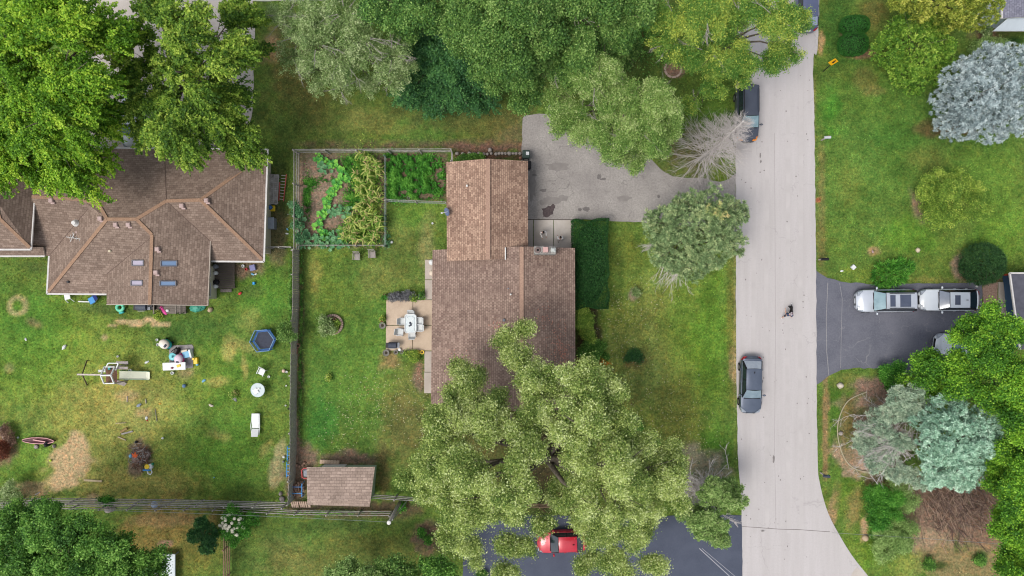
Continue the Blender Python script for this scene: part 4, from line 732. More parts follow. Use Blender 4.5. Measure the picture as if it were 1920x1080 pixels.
rail_fence('short rail fence between the shed and the big tree', [(700, 925), (790, 931), (900, 934)], 1.5, (.6, 1.0, 1.45), M_fence, seed=11)
rail_fence('brown rail fence half hidden under the big tree by the dark driveway', [(900, 942), (1120, 946)], 1.2, (.4, .8, 1.15), M_fenceb, seed=12)
rail_fence('brown wooden fence running down to the bottom edge beside the white flowers', [(432, 950), (432, 1020), (430, 1130)], 1.5, (.3, .7, 1.1, 1.45), M_fenceb, seed=13)
# utility pole, wires
up_ = P(751, 940); t = thing('utility_pole', 'leaning grey wooden utility pole with white cap near the bottom fence', 'pole', up_); top = P(729.5, 979.5, 4.9) - up_
mb = MB(); mb.tube([(0, 0, -.1), top], [.16, .12], 10); obj('post', mb, M_fence, t, True); mb = MB(); mb.lathe(tuple(top), [(.17, -.02), (.16, .1), (.06, .14)], 12); obj('cap', mb, M_pvc, t)
mb = MB(); a, b = P(766, 935, .1), P(736, 975, 3.6); mb.tube([a - a, b - a], .045, 6); single('metal_brace', 'thin metal brace leaning beside the utility pole', 'brace', mb, M_wire, a)
def wire(label, a, b, sag, r=.02, m=None):
    a = P(*a); b = P(*b); n = 24; mb = MB(); pts = [a.lerp(b, k / n) + Vector((0, 0, -sag * 4 * (k / n) * (1 - k / n))) for k in range(n + 1)]; mb.tube([p - a for p in pts], r, 4); single('overhead_wire', label, 'wire', mb, m or M_wire, a, group='overhead wires')
wire('overhead wire running left from the utility pole above the bottom fence', (729, 979, 4.9), (-80, 950, 5.0), .4, .014)
wire('thin overhead wire crossing the shrubs in the bottom right corner', (1560, 999, 3.5), (2000, 1030, 4.5), .2, .013)
# ------------------------------------------------ vehicles
M_tyre = mat('tyre', (36, 36, 38), (28, 28, 30), 8, .9); M_rim = mat('rim', (176, 178, 182), (150, 152, 158), 4, .35, .8); M_cglass = mat('car_glass', (40, 52, 58), (30, 42, 48), 1, .05, spec=1.0)
M_cglass2 = mat('windshield_painted_sky', (146, 176, 184), (120, 150, 160), 2, .06, spec=1.0); M_trim = mat('black_trim', (34, 34, 38), (26, 26, 30), 4, .5); M_hl = mat('headlamp', (168, 176, 186), (140, 148, 160), 8, .15, spec=.8); M_tl = mat('tail_lamp', (190, 40, 50), (160, 30, 40), 6, .2); M_am = mat('amber_lamp', (246, 160, 50), (240, 130, 30), 6, .3); M_plate = mat('plate_white', (230, 232, 236), None, 4, .5)  # bluish sky reflection is put into the windshield colour
def paintm(n, c1, c2, metal=.3, rough=.28): return mat(n, c1, c2, 2, rough, metal, spec=.5, coat=.6)
def bil(q, n, m, crown=0.0, nrm=(0, 0, 1), mi=0, mb=None):
    """curved patch over corners q0..q3"""
    mb = mb or MB(); q = [Vector(v) for v in q]; N = Vector(nrm); vs = []
    for i in range(n + 1):
        for j in range(m + 1):
            u, v = i / n, j / m; p = (q[0] * (1 - u) + q[1] * u) * (1 - v) + (q[3] * (1 - u) + q[2] * u) * v
            vs.append(p + N * crown * (1 - (2 * u - 1) ** 2) * (1 - .0 * (2 * v - 1) ** 2))
    return mb.add(vs, [(i * (m + 1) + j, (i + 1) * (m + 1) + j, (i + 1) * (m + 1) + j + 1, i * (m + 1) + j + 1) for i in range(n) for j in range(m)], mi)
def car(name, label, px, py, rz, paint, L=4.8, W=1.86, kind='sedan', sun=(), rails=False, glass=None, hl=None, group=None, plate_rear=False, plate_front=False, bumper=None, hcol=None, over=None):
    c = P(px, py); t = thing(name, label, 'car', (c.x, c.y, 0), rz, group)
    S = {'sedan': dict(hood=.86, belt=.92, roof=1.45, xf=(1.05, .3), xr=(-1.35, -2.0), nose=.72, tail=.98),
         'suv': dict(hood=1.02, belt=1.05, roof=1.72, xf=(1.15, .45), xr=(-1.9, -2.26), nose=.86, tail=1.08),
         'van': dict(hood=.98, belt=1.08, roof=1.76, xf=(1.25, .35), xr=(-2.1, -2.28), nose=.82, tail=1.1)}[kind]; S.update(over or {})
    k = L / 4.8; hx = L / 2; n = 20; wb = W / 2
    # lower body: loft of cross sections along x
    vs = []; xs = [-hx + L * (i / n) for i in range(n + 1)]; sec = 13
    for x in xs:
        u = x / hx; a = abs(u); hw = wb * (1 - .36 * max(0, (a - .74) / .26) ** 2.4 - .03 * a) 
        f0 = S['xf'][0] * k; r0 = S['xr'][1] * k
        if x > f0: tt = (x - f0) / (hx - f0); zt = S['hood'] + .05 - (S['hood'] + .05 - S['nose']) * tt ** 1.8
        elif x < r0: tt = (r0 - x) / max(.05, (hx + r0)); zt = S['tail'] - .10 * tt ** 2
        else: zt = S['belt'] + .02
        e = max(0, (a - .93) / .07); zt -= .16 * e ** 2; zb = .22 + .1 * e; m_ = (zb + zt) * .5
        prof = [(.80, zb), (.98, zb + .10), (1.0, m_), (.985, zt - .16), (.93, zt - .05), (.72, zt), (.0, zt + .035)]
        row = [(x, -hw * a_, z) for a_, z in prof] + [(x, hw * a_, z) for a_, z in prof[-2::-1]]; vs += row
    fs = [(i * sec + j, i * sec + j + 1, (i + 1) * sec + j + 1, (i + 1) * sec + j) for i in range(n) for j in range(sec - 1)] + [(i * sec, (i + 1) * sec, (i + 1) * sec + sec - 1, i * sec + sec - 1) for i in range(n)]
    fs += [tuple(range(sec)), tuple(n * sec + j for j in range(sec - 1, -1, -1))]
    mb = MB(); mb.add(vs, [f[::-1] for f in fs], 0)
    b0, b1 = wb * .90, wb * .66; zb, zr = S['belt'], S['roof']; F0, F1 = S['xf'][0] * k, S['xf'][1] * k; R1, R0 = S['xr'][0] * k, S['xr'][1] * k
    # cabin shell
    cab = [(F0, -b0, zb), (F0, b0, zb), (R0, b0, zb), (R0, -b0, zb), (F1, -b1, zr - .04), (F1, b1, zr - .04), (R1, b1, zr - .04), (R1, -b1, zr - .04)]
    mb.add(cab, [(0, 4, 5, 1), (3, 2, 6, 7), (0, 3, 7, 4), (1, 5, 6, 2)], 1)
    bd = obj('body', mb, [paint, M_trim], t, True)
    md = bd.modifiers.new('edge', 'EDGE_SPLIT'); md.split_angle = R(42)
    mb = MB(); bil([(F1 + .03, -b1 - .03, zr - .05), (R1 - .05, -b1 - .03, zr - .06), (R1 - .05, b1 + .03, zr - .06), (F1 + .03, b1 + .03, zr - .05)], 8, 8, 0, mb=mb)
    mb.v = [(x, y, z + .07 * (1 - (abs(y) / (b1 + .03)) ** 3) * (1 - .6 * (abs(2 * (x - R1) / (F1 - R1) - 1)) ** 4)) for x, y, z in mb.v]; nf = len(mb.v)
    mb.add([(F1 + .03, -b1 - .03, zr - .10), (R1 - .05, -b1 - .03, zr - .11), (R1 - .05, b1 + .03, zr - .11), (F1 + .03, b1 + .03, zr - .10)], [(0, 3, 2, 1)]); rf = obj('roof', mb, paint, t, True)
    g = glass or M_cglass2
    def pane(nm, q, nrm, crown, m, n_=6, k2=4): mb = MB(); bil(q, n_, k2, crown, nrm, mb=mb); return obj(nm, mb, m, t, True)
    dn = Vector((zr - zb, 0, F0 - F1)).normalized(); o = dn * .015
    pane('windshield', [Vector((F0 - .02, -b0 * .93, zb + .03)) + o, Vector((F0 - .02, b0 * .93, zb + .03)) + o, Vector((F1 + .05, b1 * .97, zr - .08)) + o, Vector((F1 + .05, -b1 * .97, zr - .08)) + o], dn, .07, g)
    dr_ = Vector((-(zr - zb), 0, R1 - R0)).normalized(); o = dr_ * .015
    pane('rear_window', [Vector((R0 + .03, b0 * .88, zb + .04)) + o, Vector((R0 + .03, -b0 * .88, zb + .04)) + o, Vector((R1 - .04, -b1 * .94, zr - .08)) + o, Vector((R1 - .04, b1 * .94, zr - .08)) + o], dr_, .05, hcol or M_cglass)
    for s in (-1, 1):
        sn = Vector((0, s * (zr - zb), b0 - b1)).normalized(); o = sn * .012; mid = (F0 + R0) / 2
        for (x0, x1) in ((F0 - .12, mid + .06), (mid - .02, R0 + .22)):
            def up(x): 
                tt = .85; xx = x + (F1 - F0) * tt if x > mid + .1 else (x + (R1 - R0) * tt if x < mid - .1 else x); return xx
            pane('side_window', [Vector((x0, s * (b0 - .02), zb + .06)) + o, Vector((x1, s * (b0 - .02), zb + .06)) + o, Vector((up(x1), s * (b1 + .035), zr - .12)) + o, Vector((up(x0), s * (b1 + .035), zr - .12)) + o], sn, 0, M_cglass, 2, 2)
        mb = MB(); mb.ball((F0 - .22, s * (wb + .10), zb + .06), (.09, .13, .09), 8); mb.beam((F0 - .22, s * (wb - .1), zb), (F0 - .22, s * (wb + .06), zb + .04), .05, .05); obj('mirror', mb, paint, t, True)
        for x in (mid + .18, mid - .82): mb = MB(); mb.rbox((x, s * (wb * .975 + .015), zb - .14), (.2, .05, .045), .015); obj('door_handle', mb, M_rim if kind != 'sedan' else paint, t)
        mb = MB(); z_ = S['nose'] - .06; hwf = wb * .74
        mb.add([(hx - .06, s * hwf * .55, z_ + .02), (hx - .10, s * (hwf + .04), z_ + .03), (hx - .52, s * wb * .94, z_ + .12), (hx - .42, s * wb * .80, z_ + .17), (hx - .16, s * hwf * .62, z_ + .12), (hx - .06, s * hwf * .55, z_ - .12), (hx - .10, s * (hwf + .05), z_ - .12), (hx - .5, s * wb * .97, z_ - .02)], [(0, 1, 2, 3, 4), (0, 5, 6, 1), (1, 6, 7, 2)] if s < 0 else [(4, 3, 2, 1, 0), (1, 6, 5, 0), (2, 7, 6, 1)]); obj('headlight', mb, hl or M_hl, t)
        mb = MB(); z_ = S['tail'] - .17
        mb.add([(-hx + .05, s * wb * .45, z_ + .02), (-hx + .08, s * wb * .70, z_ + .03), (-hx + .34, s * wb * .97, z_ + .02), (-hx + .30, s * wb * .88, z_ + .13), (-hx + .10, s * wb * .55, z_ + .11), (-hx + .02, s * wb * .48, z_ - .16), (-hx + .06, s * wb * .74, z_ - .16), (-hx + .34, s * wb * .985, z_ - .14)], [(0, 1, 2, 3, 4), (0, 5, 6, 1), (1, 6, 7, 2)][:: 1] if s > 0 else [(4, 3, 2, 1, 0), (1, 6, 5, 0), (2, 7, 6, 1)]); obj('tail_light', mb, M_tl, t)
        for x in (hx - .92 * k, -hx + .98 * k):
            mb = MB(); nn = 18; rr = .33
            ring = [(x + math.cos(6.283 * i / nn) * rr, math.sin(6.283 * i / nn) * rr + rr) for i in range(nn)]; y0, y1 = s * (wb - .20), s * (wb + .015)
            mb.add([(a, y0, z) for a, z in ring] + [(a, y1, z) for a, z in ring], [tuple(range(nn)), tuple(range(2 * nn - 1, nn - 1, -1))] + [(i, (i + 1) % nn, nn + (i + 1) % nn, nn + i) for i in range(nn)]); wh = obj('wheel', mb, M_tyre, t)
            mb = MB(); ring = [(x + math.cos(6.283 * i / nn) * .21, math.sin(6.283 * i / nn) * .21 + rr) for i in range(nn)]; mb.add([(a, y1 - s * .01, z) for a, z in ring] + [(a, y1 + s * .012, z) for a, z in ring], [tuple(range(nn)), tuple(range(2 * nn - 1, nn - 1, -1))] + [(i, (i + 1) % nn, nn + (i + 1) % nn, nn + i) for i in range(nn)]); obj('rim', mb, M_rim, wh)
        if rails: mb = MB(); mb.tube([(F1 - .2, s * (b1 - .02), zr + .02), (F1 - .35, s * (b1 - .02), zr + .07), (R1 + .4, s * (b1 - .02), zr + .07), (R1 + .2, s * (b1 - .02), zr + .02)], .03, 6); obj('roof_rail', mb, M_trim, t)
    for (x0, x1, wd) in sun:
        mb = MB(); mb.rbox(((x0 + x1) / 2, 0, zr + .018), (abs(x1 - x0), wd, .03), .01); obj('sunroof', mb, mat('sunroof_glass', (84, 92, 112), (70, 78, 98), 2, .1, spec=.8), t)
    mb = MB(); mb.rbox((hx - .035, 0, .52), (.10, W * .42, .2), .03); obj('grille', mb, M_trim, t)
    mb = MB(); mb.tube([(F0 + .06, -b0 * .8, zb + .03), (F0 + .04, 0, zb + .045), (F0 + .06, b0 * .8, zb + .03)], .035, 5); obj('cowl', mb, M_trim, t)
    if plate_front: mb = MB(); mb.box((hx + .02, 0, .5), (.03, .42, .16)); obj('plate', mb, M_plate, t)
    if plate_rear: mb = MB(); mb.box((-hx - .01, 0, .8), (.06, .42, .16)); obj('plate', mb, M_plate, t)
    if kind == 'van' or kind == 'sedan': mb = MB(); mb.rbox((R1 + .25, 0, zr + .06), (.16, .05, .06), .01); obj('antenna', mb, M_trim, t)
    return t
PI = math.pi
p_char = paintm('paint_charcoal', (84, 90, 104), (76, 82, 96)); p_slate = paintm('paint_slate', (98, 108, 126), (90, 100, 118)); p_silver = paintm('paint_silver', (214, 220, 230), (206, 212, 222)); p_white = paintm('paint_white', (232, 238, 244), (226, 232, 238), .0); p_blue = paintm('paint_navy', (104, 112, 142), (96, 104, 134)); p_red = paintm('paint_red', (206, 30, 56), (192, 24, 48), .1)
car('minivan', 'dark charcoal minivan with amber front lamps parked on the road below the trees', 1395.5, 217, -PI / 2, p_char, 4.75, 1.9, 'van', hl=M_am, glass=M_cglass2, rails=True)
car('sedan', 'slate grey sedan with red tail lamps parked alone at the left kerb', 1403, 719, -PI / 2 - .02, p_slate, 4.85, 1.86, 'sedan', glass=mat('painted_reflection_glass', (112, 134, 146), (150, 168, 178), 1.2, .06, spec=1), hcol=mat('rear_painted_reflection', (150, 160, 172), (170, 178, 188), 3, .1, spec=1), plate_front=True)  # pale glass colours carry a painted sky reflection, front and rear
car('suv', 'silver sport utility car with two sunroof panels, first in the dark driveway', 1653, 563.5, PI + .01, p_silver, 5.05, 1.95, 'suv', sun=((-.22, .22, .95), (-1.5, -.6, 1.0)), rails=True, plate_front=True)
car('sedan', 'white sedan with one small sunroof parked bumper to bumper behind the silver car', 1770, 562, PI, p_white, 5.0, 1.88, 'sedan', over=dict(xf=(.95, .32), xr=(-1.2, -2.05)), sun=((-.45, -.0, .8),), glass=mat('grey_glass', (150, 158, 172), (130, 140, 156), 2, .08, spec=1))
car('sedan', 'white car almost hidden under the bright green tree beside the dark driveway', 1796, 648, PI - .12, p_white, 4.7, 1.84, 'sedan')
car('sedan', 'dark blue sedan at the top edge of the road under yellow green branches', 1507, 12, PI / 2, p_blue, 4.8, 1.86, 'sedan', hcol=mat('rear_pale', (156, 166, 190), (140, 150, 176), 3, .1, spec=1), plate_rear=True)
car('sedan', 'red car under the big tree on the fresh dark driveway', 1052, 1010, PI + .03, p_red, 4.2, 1.84, 'sedan', glass=M_cglass)
car('suv', 'white car glimpsed through the trees in front of the brown house', 262, 232, -PI / 2 - .05, p_white, 4.7, 1.9, 'suv')
# ------------------------------------------------ trees and shrubs
LF = {}
def lf(n, cols, trans=.2, rough=.55, gain=1.45): LF[n] = leafmat('leaf_' + n, cols, trans, rough, gain)
lf('maple', [(70, 112, 28), (104, 150, 38), (140, 182, 50), (182, 208, 72)], .3)
lf('maple2', [(62, 96, 34), (96, 132, 44), (132, 164, 58), (176, 196, 84)], .3)
lf('sage', [(98, 126, 72), (128, 154, 90), (158, 178, 118), (190, 202, 152)], .25)
lf('deep', [(40, 78, 44), (54, 98, 54), (72, 118, 62), (92, 138, 72)], .2)
lf('grove', [(62, 98, 46), (86, 124, 56), (114, 150, 72), (148, 176, 98)], .25)
lf('groove2', [(58, 96, 48), (84, 126, 58), (112, 152, 72), (150, 182, 100)], .25)
lf('ash', [(88, 124, 56), (118, 152, 72), (150, 176, 96), (186, 200, 136)], .25)
lf('yellowing', [(78, 122, 50), (104, 146, 62), (140, 168, 76), (192, 202, 92)], .3)
lf('olive', [(84, 112, 50), (134, 156, 80), (184, 198, 114), (218, 226, 168)], .32, .5, 1.55)
lf('bright', [(56, 100, 34), (82, 134, 42), (116, 166, 48), (158, 200, 66)], .3)
lf('dark', [(50, 88, 36), (74, 118, 48), (104, 150, 62), (140, 180, 86)], .3, .55, 1.6)
lf('viburnum', [(70, 110, 40), (98, 140, 48), (130, 168, 62), (170, 196, 86)], .25)
lf('gold', [(92, 112, 42), (130, 146, 56), (166, 174, 72), (200, 200, 100)], .25)
lf('silver', [(116, 132, 134), (148, 164, 166), (176, 190, 192), (204, 214, 214)], .1, .6, 1.5)
lf('bluegreen', [(104, 138, 118), (136, 170, 146), (166, 198, 174), (196, 220, 200)], .1, .6, 1.75)
lf('pine', [(98, 122, 80), (124, 150, 100), (152, 174, 122), (184, 196, 142)], .12, .6)
lf('pinegold', [(126, 148, 92), (156, 170, 108), (184, 184, 120), (206, 184, 128)], .12, .6)
lf('grey', [(170, 162, 158), (196, 190, 186), (150, 142, 138)], .05, .8)
lf('chart', [(84, 118, 46), (116, 148, 58), (152, 178, 74), (202, 212, 104)], .3, .55, 1.55)
lf('yew', [(30, 60, 32), (42, 78, 40), (58, 96, 50), (80, 116, 62)], .1)
lf('hedge', [(14, 48, 18), (26, 68, 26), (44, 92, 38), (92, 138, 66)], .1, .55, 1.25)
lf('box', [(28, 72, 26), (40, 90, 32), (54, 110, 40), (70, 126, 50)], .15)
lf('shrubg', [(46, 100, 34), (66, 128, 42), (90, 152, 54), (122, 178, 72)], .25)
lf('juniper', [(92, 122, 62), (120, 152, 80), (146, 174, 100), (170, 190, 122)], .15)
lf('squash', [(56, 124, 66), (84, 158, 76), (120, 190, 80), (150, 206, 84)], .3)
lf('squashb', [(62, 112, 74), (86, 138, 92), (104, 152, 104), (126, 168, 120)], .25)
lf('greypine', [(122, 146, 124), (150, 172, 146), (176, 194, 168), (196, 206, 180)], .12, .6, 1.5); lf('corn', [(84, 132, 48), (124, 158, 62), (176, 186, 100), (192, 170, 122)], .3)
lf('red', [(120, 72, 56), (156, 88, 64), (184, 116, 84)], .2, .6, 1.0); lf('flower', [(236, 226, 190), (248, 242, 214), (224, 208, 160)], .2); lf('orange', [(236, 130, 40), (246, 164, 60), (220, 96, 40)], .2)
lf('brown', [(96, 72, 60), (128, 100, 84), (156, 128, 108)], .05, .9); lf('greyplant', [(104, 104, 108), (126, 126, 128), (90, 92, 98)], .1)
G_N = 'trees in the grove along the top'
tree('maple_tree', 'huge bright green maple overhanging the brown house, top left corner', 'tree',
     [(20,20,12,75),(110,40,13,75),(190,80,12,55),(50,130,13,80),(140,150,13,70),(215,55,10,35),(20,230,11,65),(110,230,12,65),(180,200,10,45),(60,290,9,50),(150,300,9,45),(120,330,8.5,38),(175,345,8,28),(195,300,8,24),(-40,100,12,80),(-40,280,10,70),(10,320,8,30),(235,150,9,24),(205,240,9,26)], 'maple', 3900, LF['maple'], (60, 190), seed=1, trunk_r=.5)
tree('maple_tree', 'yellowish green maple over the pale driveway, between the corner maple and the lawn', 'tree',
     [(300,20,10,40),(350,60,12,45),(430,25,10,38),(410,90,12,42),(455,110,10,34),(340,130,10,45),(300,180,9,38),(360,195,11,40),(280,120,8,28),(330,255,11,42),(390,250,10,40),(300,255,9,30),(440,240,8,32),(470,285,7,26),(440,290,7.5,26),(365,290,8.5,22),(410,160,9,28),(250,150,9,24),(270,250,8,24),(480,40,7,20),(455,180,8,22),(255,195,9,24),(235,110,9,26),(265,70,9,24),(425,195,9,28),(480,100,7,18),(330,220,10,30)], 'maple', 2500, LF['maple2'], (370, 150), seed=2, trunk_r=.35)
tree('ash_tree', 'thin pale tree with bare grey twigs showing, left end of the top grove', 'tree',
     [(540,30,7,34),(600,40,8,42),(650,30,9,44),(600,90,8,44),(555,110,6,34),(680,70,9,48),(735,100,9,40),(650,120,7,42),(745,145,7.5,30),(600,135,6,32),(640,170,5,26),(700,150,5,26),(570,70,7,30)], 'ash', 1300, LF['sage'], (660, 110), G_N, seed=3, twigs=46, inner=.1)
tree('evergreen_tree', 'dark blue green evergreen at the lawn edge of the top grove', 'tree', [(800,150,4,46),(850,165,4,44),(830,110,6,48),(880,140,5,40),(800,90,6,40),(770,175,3,26),(820,195,3,26),(900,190,3,26),(860,80,7,40)], 'maple', 1300, LF['deep'], (840, 120), G_N, seed=4, L=.15, W=.09, s=.14)
tree('leafy_tree', 'dense green tree in the top grove just right of the dark evergreen', 'tree', [(900,30,12,55),(960,40,13,55),(940,100,12,52),(990,120,11,46),(1010,60,12,46),(885,85,10,36),(850,20,11,42),(985,175,8,34),(930,150,9,36)], 'locust', 2200, LF['grove'], (940, 90), G_N, seed=5, trunk_r=.35)
tree('leafy_tree', 'dark leafy tree at the top edge left of the dense grove tree', 'tree', [(720,5,10,42),(780,15,10,44),(820,40,9,34),(690,-20,9,40),(760,60,8,26)], 'locust', 1100, LF['groove2'], (770, 20), G_N, seed=6)
tree('leafy_tree', 'green tree at the top edge with one bare white branch, middle of the grove', 'tree', [(1060,20,11,48),(1120,10,12,48),(1140,70,10,40),(1080,90,11,42),(1180,20,11,38),(1110,120,8,34),(1040,130,9,34),(1170,110,6,26)], 'locust', 1700, LF['grove'], (1120, 60), G_N, seed=7, twigs=8)
tree('leafy_tree', 'pale green tree reaching over the grey driveway behind the garage', 'tree', [(1055,195,9,34),(1110,165,10,45),(1170,180,10,48),(1225,205,9,42),(1090,225,9,36),(1140,240,9,42),(1190,255,8,42),(1240,245,8,34),(1200,296,6,22),(1150,285,7,22),(1050,230,8,22),(1165,300,6,16),(1260,215,8,22)], 'ash', 2700, LF['ash'], (1170, 190), G_N, seed=8, twigs=24)
tree('honey_locust', 'large yellow green tree spreading over the top of the road', 'tree', [(1260,40,10,42),(1320,30,12,50),(1385,30,12,50),(1440,50,12,46),(1480,40,11,28),(1330,95,10,42),(1390,110,9,38),(1280,100,8,32),(1450,105,9,32),(1482,95,8,20),(1250,90,9,30),(1335,160,5.5,28),(1300,190,4,18),(1390,150,7,20)], 'ash', 2500, LF['yellowing'], (1350, 90), G_N, seed=9, twigs=24, f=.4, lobe_tint=.3)
# the big tree over the house
tree('cottonwood_tree', 'very large silvery olive tree covering the end of the rose roofed house', 'tree',
     [(945,635,8.5,24),(985,620,8.5,20),(980,665,9.5,32),(1000,700,10,30),(880,700,7,24),(865,690,7,18),(875,745,10,42),(925,760,10,32),(1010,730,12,40),(1085,720,12,44),(1145,735,11,38),(850,800,11,46),(935,800,13,42),(1080,790,13,50),(1145,795,12,42),(825,865,11,46),(890,870,13,44),(965,890,13,44),(985,830,13,34),(1100,860,13,44),(1170,870,12,46),(1235,880,10,42),
      (790,900,9,34),(830,930,10,44),(900,935,11,44),(960,945,11,36),(1090,925,11,42),(1165,935,11,44),(1225,935,10,36),(860,985,9,32),(1015,975,8,22),(1095,985,7.5,24),(965,1025,7,30),(1130,1000,8,26),(1210,985,7,26),(880,1030,7,26),(945,1070,7,30),(1150,1050,7,36),(1100,1055,6,22),(1230,1060,6,26),(1200,830,11,28),(820,830,10,28),(1000,770,12,30),(1255,850,9,22),(1045,850,5.5,22),(1050,905,5,20),(1265,905,8,22),(1275,945,8,22),(1190,1005,8,28),(1130,985,8,26),(1040,940,5,18)],
     'fine', 8200, LF['olive'], (1040, 850), seed=10, trunk_r=.7, lobe_tint=.22, inner=.3, zmin=-.2)
tree('pine_tree', 'round grey green pine with dead lower twigs beside the road', 'tree', [(1300,430,6,66,.6),(1250,420,5,40),(1350,420,5,46),(1330,385,6,36),(1280,395,5.5,34),(1265,465,4.5,44),(1330,470,5,44),(1375,460,4,24),(1300,500,3.5,30),(1240,440,4,30),(1385,400,4.5,22),(1240,478,3.5,26),(1275,498,3.2,28),(1225,415,4,22)], 'pine', 3400, LF['pine'], (1262, 452), seed=11, trunk_r=.25, inner=.15, lo=.88)
b = P(1262, 452); t = [o for o in bpy.data.objects if o.name.startswith('pine_tree')][0]; rnd = random.Random(5)
twig_mesh('dead_branch', [(P(1262 + rnd.uniform(-10, 40), 470 + rnd.uniform(0, 20), 2.5), (rnd.uniform(-.8, .3), -1, -.1), rnd.uniform(1.2, 2.3)) for _ in range(26)] + [(P(1232, 458, 2.5), (-1, rnd.uniform(-.6, .1), -.1), rnd.uniform(.6, 1.2)) for _ in range(9)], t, t.location, rnd, dead_wood, n=5, r=.02)
crown_mesh('golden_tip', px_lobes([(1340, 392, 8.0, 14), (1355, 400, 7.6, 10)]), 26, 'pine', LF['pinegold'], t, t.location, 5, 0)
# dead spruce by the driveway mouth
b = P(1312, 300); t = thing('dead_spruce', 'bare grey dead conifer leaning over the charcoal minivan', 'tree', b); top = P(1395, 226, 8.5); rnd = random.Random(9)
mb = MB(); mb.tube([b - b - Vector((0, 0, .1)), (top - b) * .5 + Vector((.1, 0, 0)), top - b], [.17, .1, .03], 7); obj('trunk', mb, dead_wood, t, True); st = []
for i in range(230):
    f = rnd.uniform(.05, .98); a = rnd.uniform(0, 6.283); p = b.lerp(top, f); st.append((p, (math.cos(a), math.sin(a), rnd.uniform(-.3, .1)), (1 - f) * 2.5 + .6))
twig_mesh('bare_branch', st, t, b, rnd, mat('dead_twig', (216, 208, 204), (184, 176, 172), 5, .9), n=6, r=.019, spread=.7)
# juniper pair with dead wood by the road
t = tree('juniper_tree', 'soft green juniper with a fan of dead grey twigs beside the road, lower right', 'tree', [(1345,925,5,36),(1365,940,4.5,26),(1320,985,5,38),(1300,965,4,28),(1345,1000,4,26),(1370,910,4,18)], 'yew', 3300, LF['juniper'], (1310, 925), seed=12, inner=.2, L=.14, W=.06)
rnd = random.Random(6); b = P(1318, 930)
twig_mesh('dead_branch', [((b.x + rnd.gauss(-.6, .8), b.y + rnd.gauss(.5, .7), rnd.uniform(1.2, 3.6)), (rnd.uniform(-1, .9), rnd.uniform(.3, 1.2), rnd.uniform(-.15, .25)), rnd.uniform(.7, 1.7)) for _ in range(190)] + [(P(1355, 965, 2.5), (1, -.6, 0), 1.3) for _ in range(3)], t, t.location, rnd, dead_wood, n=5, r=.03, spread=.6)
tree('leafy_tree', 'mid green tree in the bottom left corner below the rail fence', 'tree', [(30,1000,9,50),(95,985,10,45),(150,1000,10,44),(205,1020,10,40),(50,1060,10,55),(130,1060,11,55),(215,1075,10,48),(90,950,8,26),(30,955,7,26),(265,1060,9,36),(290,1045,8,22),(240,1015,8,24),(60,1120,10,60),(180,1130,10,60),(280,1100,9,40),(-40,1040,9,60)], 'locust', 3000, LF['dark'], (140, 1040), seed=13, trunk_r=.35, lobe_tint=.28)
tree('maple_tree', 'bright lime green tree half hiding the white car at the right', 'tree', [(1855,605,9,28),(1812,612,8,20),(1890,625,10,34),(1840,665,9,36),(1785,692,7,30),(1885,690,10,44),(1725,690,4.5,30),(1820,715,8,40),(1760,720,5,32),(1910,740,10,40),(1860,750,8,36),(1800,628,8,18),(1700,715,3.5,20)], 'locust', 2300, LF['bright'], (1840, 690), seed=14, trunk_r=.35, lobe_tint=.3)
tree('leafy_tree', 'lime green tree column down the right edge below the lime tree', 'tree', [(1900,800,9,36),(1905,860,9,36),(1870,890,7,28),(1900,930,9,36),(1910,990,9,34),(1890,1040,8,30),(1905,1090,9,36),(1940,900,10,50),(1880,960,6,20)], 'locust', 1900, LF['bright'], (1950, 930), seed=15, trunk_r=.3, lobe_tint=.35)
tree('round_shrub', 'small bright shrub at the corner of the dark driveway', 'shrub', [(1665,703,.9,20),(1685,690,1.1,16),(1672,722,.8,14)], 'shrub', 360, LF['shrubg'], seed=16, trunk_r=.05, jit=1)
tree('viburnum_bush', 'large rounded green bush with pointed leaf tips near the road sign', 'shrub', [(1708,95,2.3,64,.75),(1670,90,1.8,40),(1745,85,2,42),(1700,135,1.8,36),(1740,125,1.7,32),(1690,55,2,34),(1730,55,2.2,34)], 'tips', 2600, LF['viburnum'], (1680, 110), seed=17, trunk_r=.12, inner=.1, jit=2, lo=.92)
tree('golden_tree', 'golden green tree along the top right edge beside the white house', 'tree', [(1690,0,5,30),(1740,5,6,38),(1795,10,7,38),(1840,15,7,32),(1775,40,5,26),(1820,40,5,22),(1720,25,5,20),(1800,-30,7,50)], 'tips', 1700, LF['gold'], (1760, 25), seed=18, trunk_r=.2, inner=.15, lo=.85, k=18)
tree('blue_spruce', 'large silvery blue spruce at the right edge', 'tree', [(1845,175,5.5,72,.7),(1800,150,4.5,40),(1890,130,5.5,48),(1775,195,3,36),(1800,230,3,40),(1850,235,3.5,38),(1895,215,4,44),(1850,120,5,36),(1910,160,5,40),(1770,235,2.2,22),(1825,180,7,40)], 'needle', 3400, LF['silver'], (1815, 190), seed=19, trunk_r=.22, inner=.1, lo=.88, L=.24, W=.05, k=28)
tree('round_shrub', 'round yellow green shrub alone on the east lawn', 'shrub', [(1778,370,1.6,54,.8),(1747,372,1.2,32),(1803,385,1.2,34),(1775,402,1.1,30),(1790,345,1.3,28),(1755,348,1.2,24)], 'shrub', 2600, LF['chart'], (1765, 378), seed=20, trunk_r=.08, jit=4, lo=.85, inner=.1)
tree('yew_bush', 'round dark evergreen bush beside the parked silver and white cars', 'shrub', [(1840,495,1.2,38,.8),(1822,500,.9,22),(1858,500,.9,22)], 'yew', 2400, LF['yew'], (1833, 497), seed=21, trunk_r=.06, jit=0, inner=.1, lo=.9)
